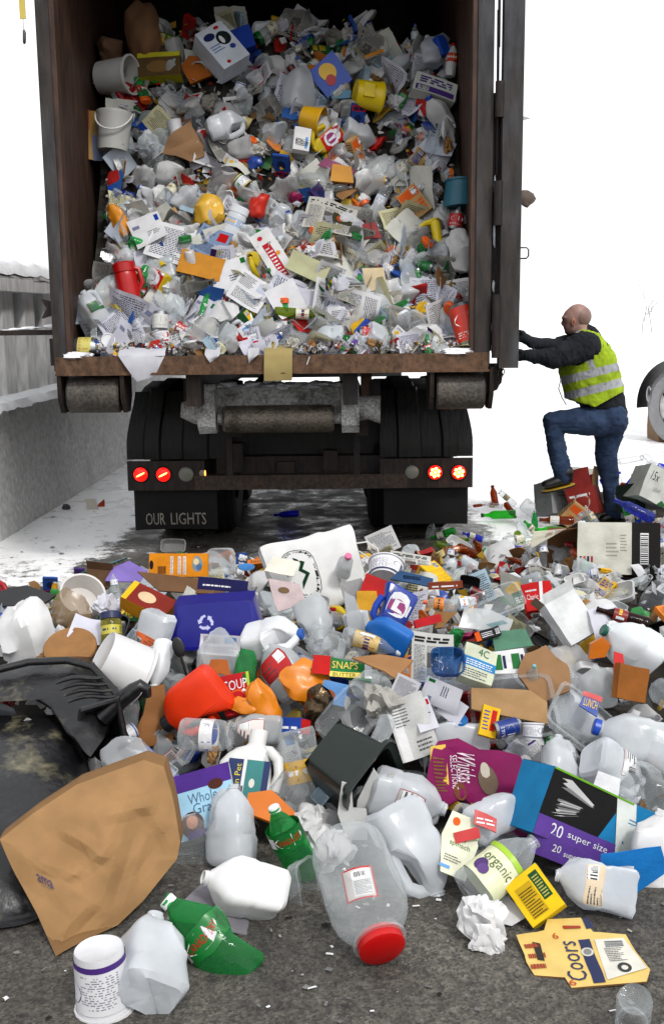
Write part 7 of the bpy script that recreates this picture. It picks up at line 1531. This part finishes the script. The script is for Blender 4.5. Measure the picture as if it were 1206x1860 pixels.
reg('detergent_bottle', 3, 5, lambda k: named(it_detergent(cw(k, C('d04818'), C('2c60c0'), C('d8c020'), C('d8d8d8'), C('b02028')), 520 + k, cw(k, SKY, WHT, RED, BLU), h=.2, w=.13, d=.07, cap=cw(k, WHT, ORG, GRN), name='detergent_bottle'), cw(k, 'orange', 'blue', 'yellow', 'white', 'red')))
reg('glass_bottle', 0, 8, lambda k: named(it_bottle(540 + k, cw(k, CLR, C('66d878'), CLR, C('b06428'), CLR, C('6070e8'), CLR, C('a8c060')), 'clear' if k % 2 == 0 else 'tinted', .034, .24, None, cw(k, None, C('d4d0c0'), C('c0b48c'), None), 0, 1, cw(k, 'wine', 'wine', 'jar', 'syr'), name='glass_bottle'), cw(k, 'clear', 'green', 'clear', 'amber', 'clear', 'blue', 'clear', 'olive')))
NOUN = {'paper_sheet': 'paper sheet', 'crumpled_paper': 'crumpled paper', 'newspaper': 'newspaper fold', 'carton_box': 'carton', 'card_piece': 'piece of cardboard', 'plastic_bottle': 'plastic bottle', 'plastic_jug': 'plastic jug', 'plastic_film': 'plastic film', 'snack_bag': 'snack wrapper', 'drink_can': 'drink can', 'food_tray': 'food tray', 'plastic_tub': 'plastic tub', 'bottle_cap': 'bottle cap', 'detergent_bottle': 'detergent bottle', 'glass_bottle': 'glass bottle'}
GRP = {k: v + (' pieces' if v[-1] not in 's' else '') + ' loose in the heap' for k, v in NOUN.items()}
PROTO = {}
count = {k: 0 for k in KINDS}
def spawn(key, v, M, detail):
    """copy a thing and each of its parts; copies share their meshes"""
    kk = (key, v, detail)
    if kk not in PROTO:
        it = KINDS[key][1][v]
        if detail and len(it.parts) > 1:
            PROTO[kk] = ('tree', [(pn, q.build(pn)) for pn, q, _ in it.parts], it)
        else:
            j = Mesh()
            for _, q, _s in it.parts: j.join(q)
            PROTO[kk] = ('one', j.build(it.name), it)
    typ, data, it = PROTO[kk]
    if typ == 'tree':
        e = bpy.data.objects.new(it.name, None); e.empty_display_size = .1; COL.objects.link(e); e.matrix_world = M
        for pn, me in data:
            c = bpy.data.objects.new(pn, me); COL.objects.link(c); c.parent = e
    else:
        e = bpy.data.objects.new(it.name, data); COL.objects.link(e); e.matrix_world = M
    e['category'] = it.cat; return e
FILL = []
def hashp(p): return (int(p.x * 4), int(p.y * 4))
PT = [(p, r) for p, r in PLACED]
def blocked(p, rad, k=.55, back=.03):
    """would sit in front of a thing that was laid by hand"""
    for q, r in PT:
        d = p - q
        if d.dot(CT) > -back and (d - CT * d.dot(CT)).length < r * k + rad * .3: return True
    return False
def rnd_basis(r, flatish):
    return basis(r.uniform(-180, 180), r.gauss(-25 if flatish else 0, 28), r.uniform(-60, 60) if flatish else r.uniform(0, 360))
def scatter(n, sampler, weights, scale, seed, zone, near=0, depthj=.05, detail=lambda px, py, t: False, kb=.55, up=0):
    r = random.Random(seed); keys = list(weights); ws = [weights[k] for k in keys]; made = 0; tries = 0
    recent = {}
    while made < n and tries < n * 12:
        tries += 1
        p = sampler(r)
        if p is None: continue
        px, py, t = project(p)
        if not (-260 < px < 1466 and -20 < py < 1880): continue
        key = r.choices(keys, ws)[0]
        if count[key] >= 285: continue
        v = r.randrange(len(KINDS[key][1])); it = KINDS[key][1][v]
        s = scale * r.uniform(.75, 1.15)
        p = p + Vector((0, 0, up))
        if blocked(p, it.h * s, kb): continue
        flat = key in ('paper_sheet', 'newspaper', 'card_piece', 'carton_box', 'food_tray')
        B = rnd_basis(r, flat); M = Matrix.Translation(p) @ B @ Matrix.Scale(s, 4)
        o = spawn(key, v, M, detail(px, py, t)); FILL.append((o, key, v, px, py)); count[key] += 1; made += 1
def load_sampler(r):
    x = r.uniform(LX0 + .06, LX1 - .05); zt = top_z(x); z = 1.44 + (zt - 1.42) * r.random()
    return Vector((x, ys(x, z) + r.uniform(-.05, .07), z))
def load_low(r):
    x = r.uniform(LX0 + .06, LX1 - .05); z = 1.42 + .75 * r.random(); return Vector((x, ys(x, z) + r.uniform(-.04, .05), z))
def load_sill(r):
    x = r.uniform(LX0 + .08, LX1 - .06); return Vector((x, YR + r.uniform(.06, .16), DZ + r.uniform(.015, .07)))
Wall = dict(paper_sheet=18, crumpled_paper=9, newspaper=5, carton_box=13, card_piece=11, plastic_bottle=13, plastic_jug=10, plastic_film=16, snack_bag=7, drink_can=3, food_tray=5, plastic_tub=6, detergent_bottle=1)
Wlow = dict(paper_sheet=32, crumpled_paper=9, newspaper=9, carton_box=11, card_piece=12, plastic_bottle=9, plastic_film=9, snack_bag=4, drink_can=4, food_tray=3, plastic_tub=3)
Wsill = dict(paper_sheet=20, crumpled_paper=12, card_piece=10, drink_can=4, plastic_bottle=6, bottle_cap=14, plastic_film=8, snack_bag=8, plastic_tub=3)
scatter(640, load_sampler, Wall, .96, 11, 'load')
scatter(320, load_low, Wlow, 1.05, 12, 'load')
scatter(90, load_sill, Wsill, .6, 13, 'load')
def pile_sampler(r):
    y = 3.0 + 4.4 * r.random() ** .9; x = r.uniform(-.44, .44) * y; h = H(x, y)
    if h < .03: return None
    return Vector((x, y, h + r.uniform(-.03, .07)))
def right_sampler(r):
    x, y = r.uniform(1.3, 3.4), r.uniform(6.6, 9.4); h = H(x, y)
    if h < .02 and r.random() > .10: return None
    return Vector((x, y, h + r.uniform(.02, .08)))
def mid_sampler(r):
    x, y = r.uniform(.7, 2.6), r.uniform(5.6, 7.9); h = H(x, y); return Vector((x, y, h + .035))
def edge_sampler(r):
    x, y = r.uniform(-2.4, 2.3), r.uniform(5.9, 7.2); h = H(x, y); return Vector((x, y, h + .03)) if h < .2 and (x < -1.2 or x > .2 or y < 7.0) and h > .012 else None
Wp = dict(paper_sheet=9, crumpled_paper=6, newspaper=5, carton_box=9, card_piece=9, plastic_bottle=14, plastic_jug=9, plastic_film=12, snack_bag=5, drink_can=4, food_tray=9, plastic_tub=6, detergent_bottle=2, glass_bottle=3)
Wg = dict(glass_bottle=34, plastic_bottle=6, plastic_film=5, drink_can=3, carton_box=3, food_tray=4, bottle_cap=3, paper_sheet=3)
scatter(560, pile_sampler, Wp, .82, 21, 'pile', detail=lambda x, y, t: y > 1200)
scatter(380, pile_sampler, dict(paper_sheet=5, crumpled_paper=7, card_piece=11, snack_bag=9, plastic_film=12, carton_box=8, drink_can=5, plastic_tub=5, food_tray=6), .5, 25, 'pile', detail=lambda x, y, t: False, kb=.34, up=.05)
scatter(90, right_sampler, Wg, .9, 22, 'pile')
scatter(110, mid_sampler, Wg, .85, 23, 'pile')
scatter(60, edge_sampler, dict(paper_sheet=6, crumpled_paper=4, card_piece=5, plastic_film=6, newspaper=3, plastic_bottle=3), .7, 24, 'pile')
# labels for the filler: colour and kind, then the nearest named things
def zone_of(px, py): return 'load' if py < 640 else 'pile'
LD = {'load': [l for l in LAND if l[1] < 668], 'pile': [l for l in LAND if l[1] >= 668]}
used = {}
def rel(px, py, lx, ly):
    dx, dy = px - lx, py - ly
    if abs(dy) > abs(dx): return 'above' if dy < 0 else 'below'
    return 'beside'
def mklabel(k, key, v, px, py):
    col = KINDS[key][1][v].col; n = NOUN[key]; c = n if col in n else f'{col} {n}'
    if key == 'crumpled_paper': c = f'crumpled {col} paper'
    ls = sorted(LD[zone_of(px, py)], key=lambda l: (l[0] - px) ** 2 + (l[1] - py) ** 2)
    a = ls[0]; opts = [f'{c} {rel(px, py, a[0], a[1])} {a[2]}']
    for b in ls[1:9]:
        opts.append(f'{c} {rel(px, py, a[0], a[1])} {a[2]}, towards {b[2]}'); 
    sizes = ['small', 'tilted', 'half buried', 'flattened']
    return opts
def wc(s): return len(s.replace('-', 'x').split())
for k, (o, key, v, px, py) in enumerate(FILL):
    for lb in mklabel(k, key, v, px, py):
        if lb not in used and wc(lb) <= 16: break
    else: lb = mklabel(k, key, v, px, py)[0]
    used.setdefault(lb, []).append(o); o['label'] = lb; o['group'] = GRP[key]
print('FILL', len(FILL), 'labels shared', sum(len(v) for v in used.values() if len(v) > 1), 'counts', count)
# crumbs too many to count: torn scraps and shards in both heaps
def crumbs(n, sampler, name, label, seed, sc):
    r = random.Random(seed); m = Mesh(); pal = [WHT, WHT, WHT, C('b8b8b8'), C('b8b8b8'), C('c8c8d0'), C('c8c8d0'), C('8a7050'), C('963830'), C('c0a040'), C('d8d8d8'), C('c4c4c0'), C('6a6866')]
    for i in range(n):
        p = sampler(r)
        if p is None: continue
        s = sc * r.uniform(.4, 1.3); B = basis(r.uniform(0, 360), r.gauss(0, 30), r.uniform(-80, 80)); k = r.choice(pal); b = len(m.v)
        q = [Vector((-s, 0, -s * .5)), Vector((s * r.uniform(.4, 1), s * .2, -s * .6)), Vector((s, .0, s * .5)), Vector((-s * .4, s * .25, s * r.uniform(.3, .9)))]
        m.v += [p + (B.to_3x3() @ v) for v in q]; m.face((b, b + 1, b + 2), k, 'paper'); m.face((b, b + 2, b + 3), k, 'paper')
    tag(obj(name, m, None, 0), label, 'litter', kind='stuff')
crumbs(1800, lambda r: load_sampler(r) + Vector((0, .02, 0)), 'load_scraps', 'countless torn paper and plastic scraps between the packed recyclables', 5, .032)
crumbs(1600, load_sill, 'sill_scraps', 'small torn scraps and shards along the sill of the container', 6, .014)
crumbs(2400, pile_sampler, 'heap_scraps', 'torn scraps of paper and plastic strewn through the spilled heap', 7, .03)
def asph(r):
    y = r.uniform(2.1, 9.5); x = r.uniform(-.4, .4) * y; return Vector((x, y, H(x, y) + .004)) if H(x, y) < .05 else None
def bits(n, seed):
    r = random.Random(seed); m = Mesh()
    for i in range(n):
        p = asph(r)
        if p is None: continue
        s = r.choice([.002, .003, .003, .004, .007]) * (1 + .25 * (p.y - 2)); a = r.uniform(0, 6); b = len(m.v); l = r.uniform(.4, 3 if s < .005 else 1.2)
        k = r.choice([WHT, WHT, C('8a8a86'), C('5a5650'), C('2a2a2a'), C('a8a49a'), C('7a7a7a')]) if r.random() > .03 else RED
        for dx, dy in ((-l, -1), (l, -.7), (l * .8, 1), (-l, .8)): m.v.append(p + Vector(((dx * cos(a) - dy * sin(a)) * s, (dx * sin(a) + dy * cos(a)) * s, .001 + .002 * r.random())))
        m.face((b, b + 1, b + 2, b + 3), k, 'card')
    tag(obj('ground_crumbs', m, None, 0), 'tiny pale chips and grit scattered over the dark asphalt', 'grit', kind='stuff')
bits(1500, 8)
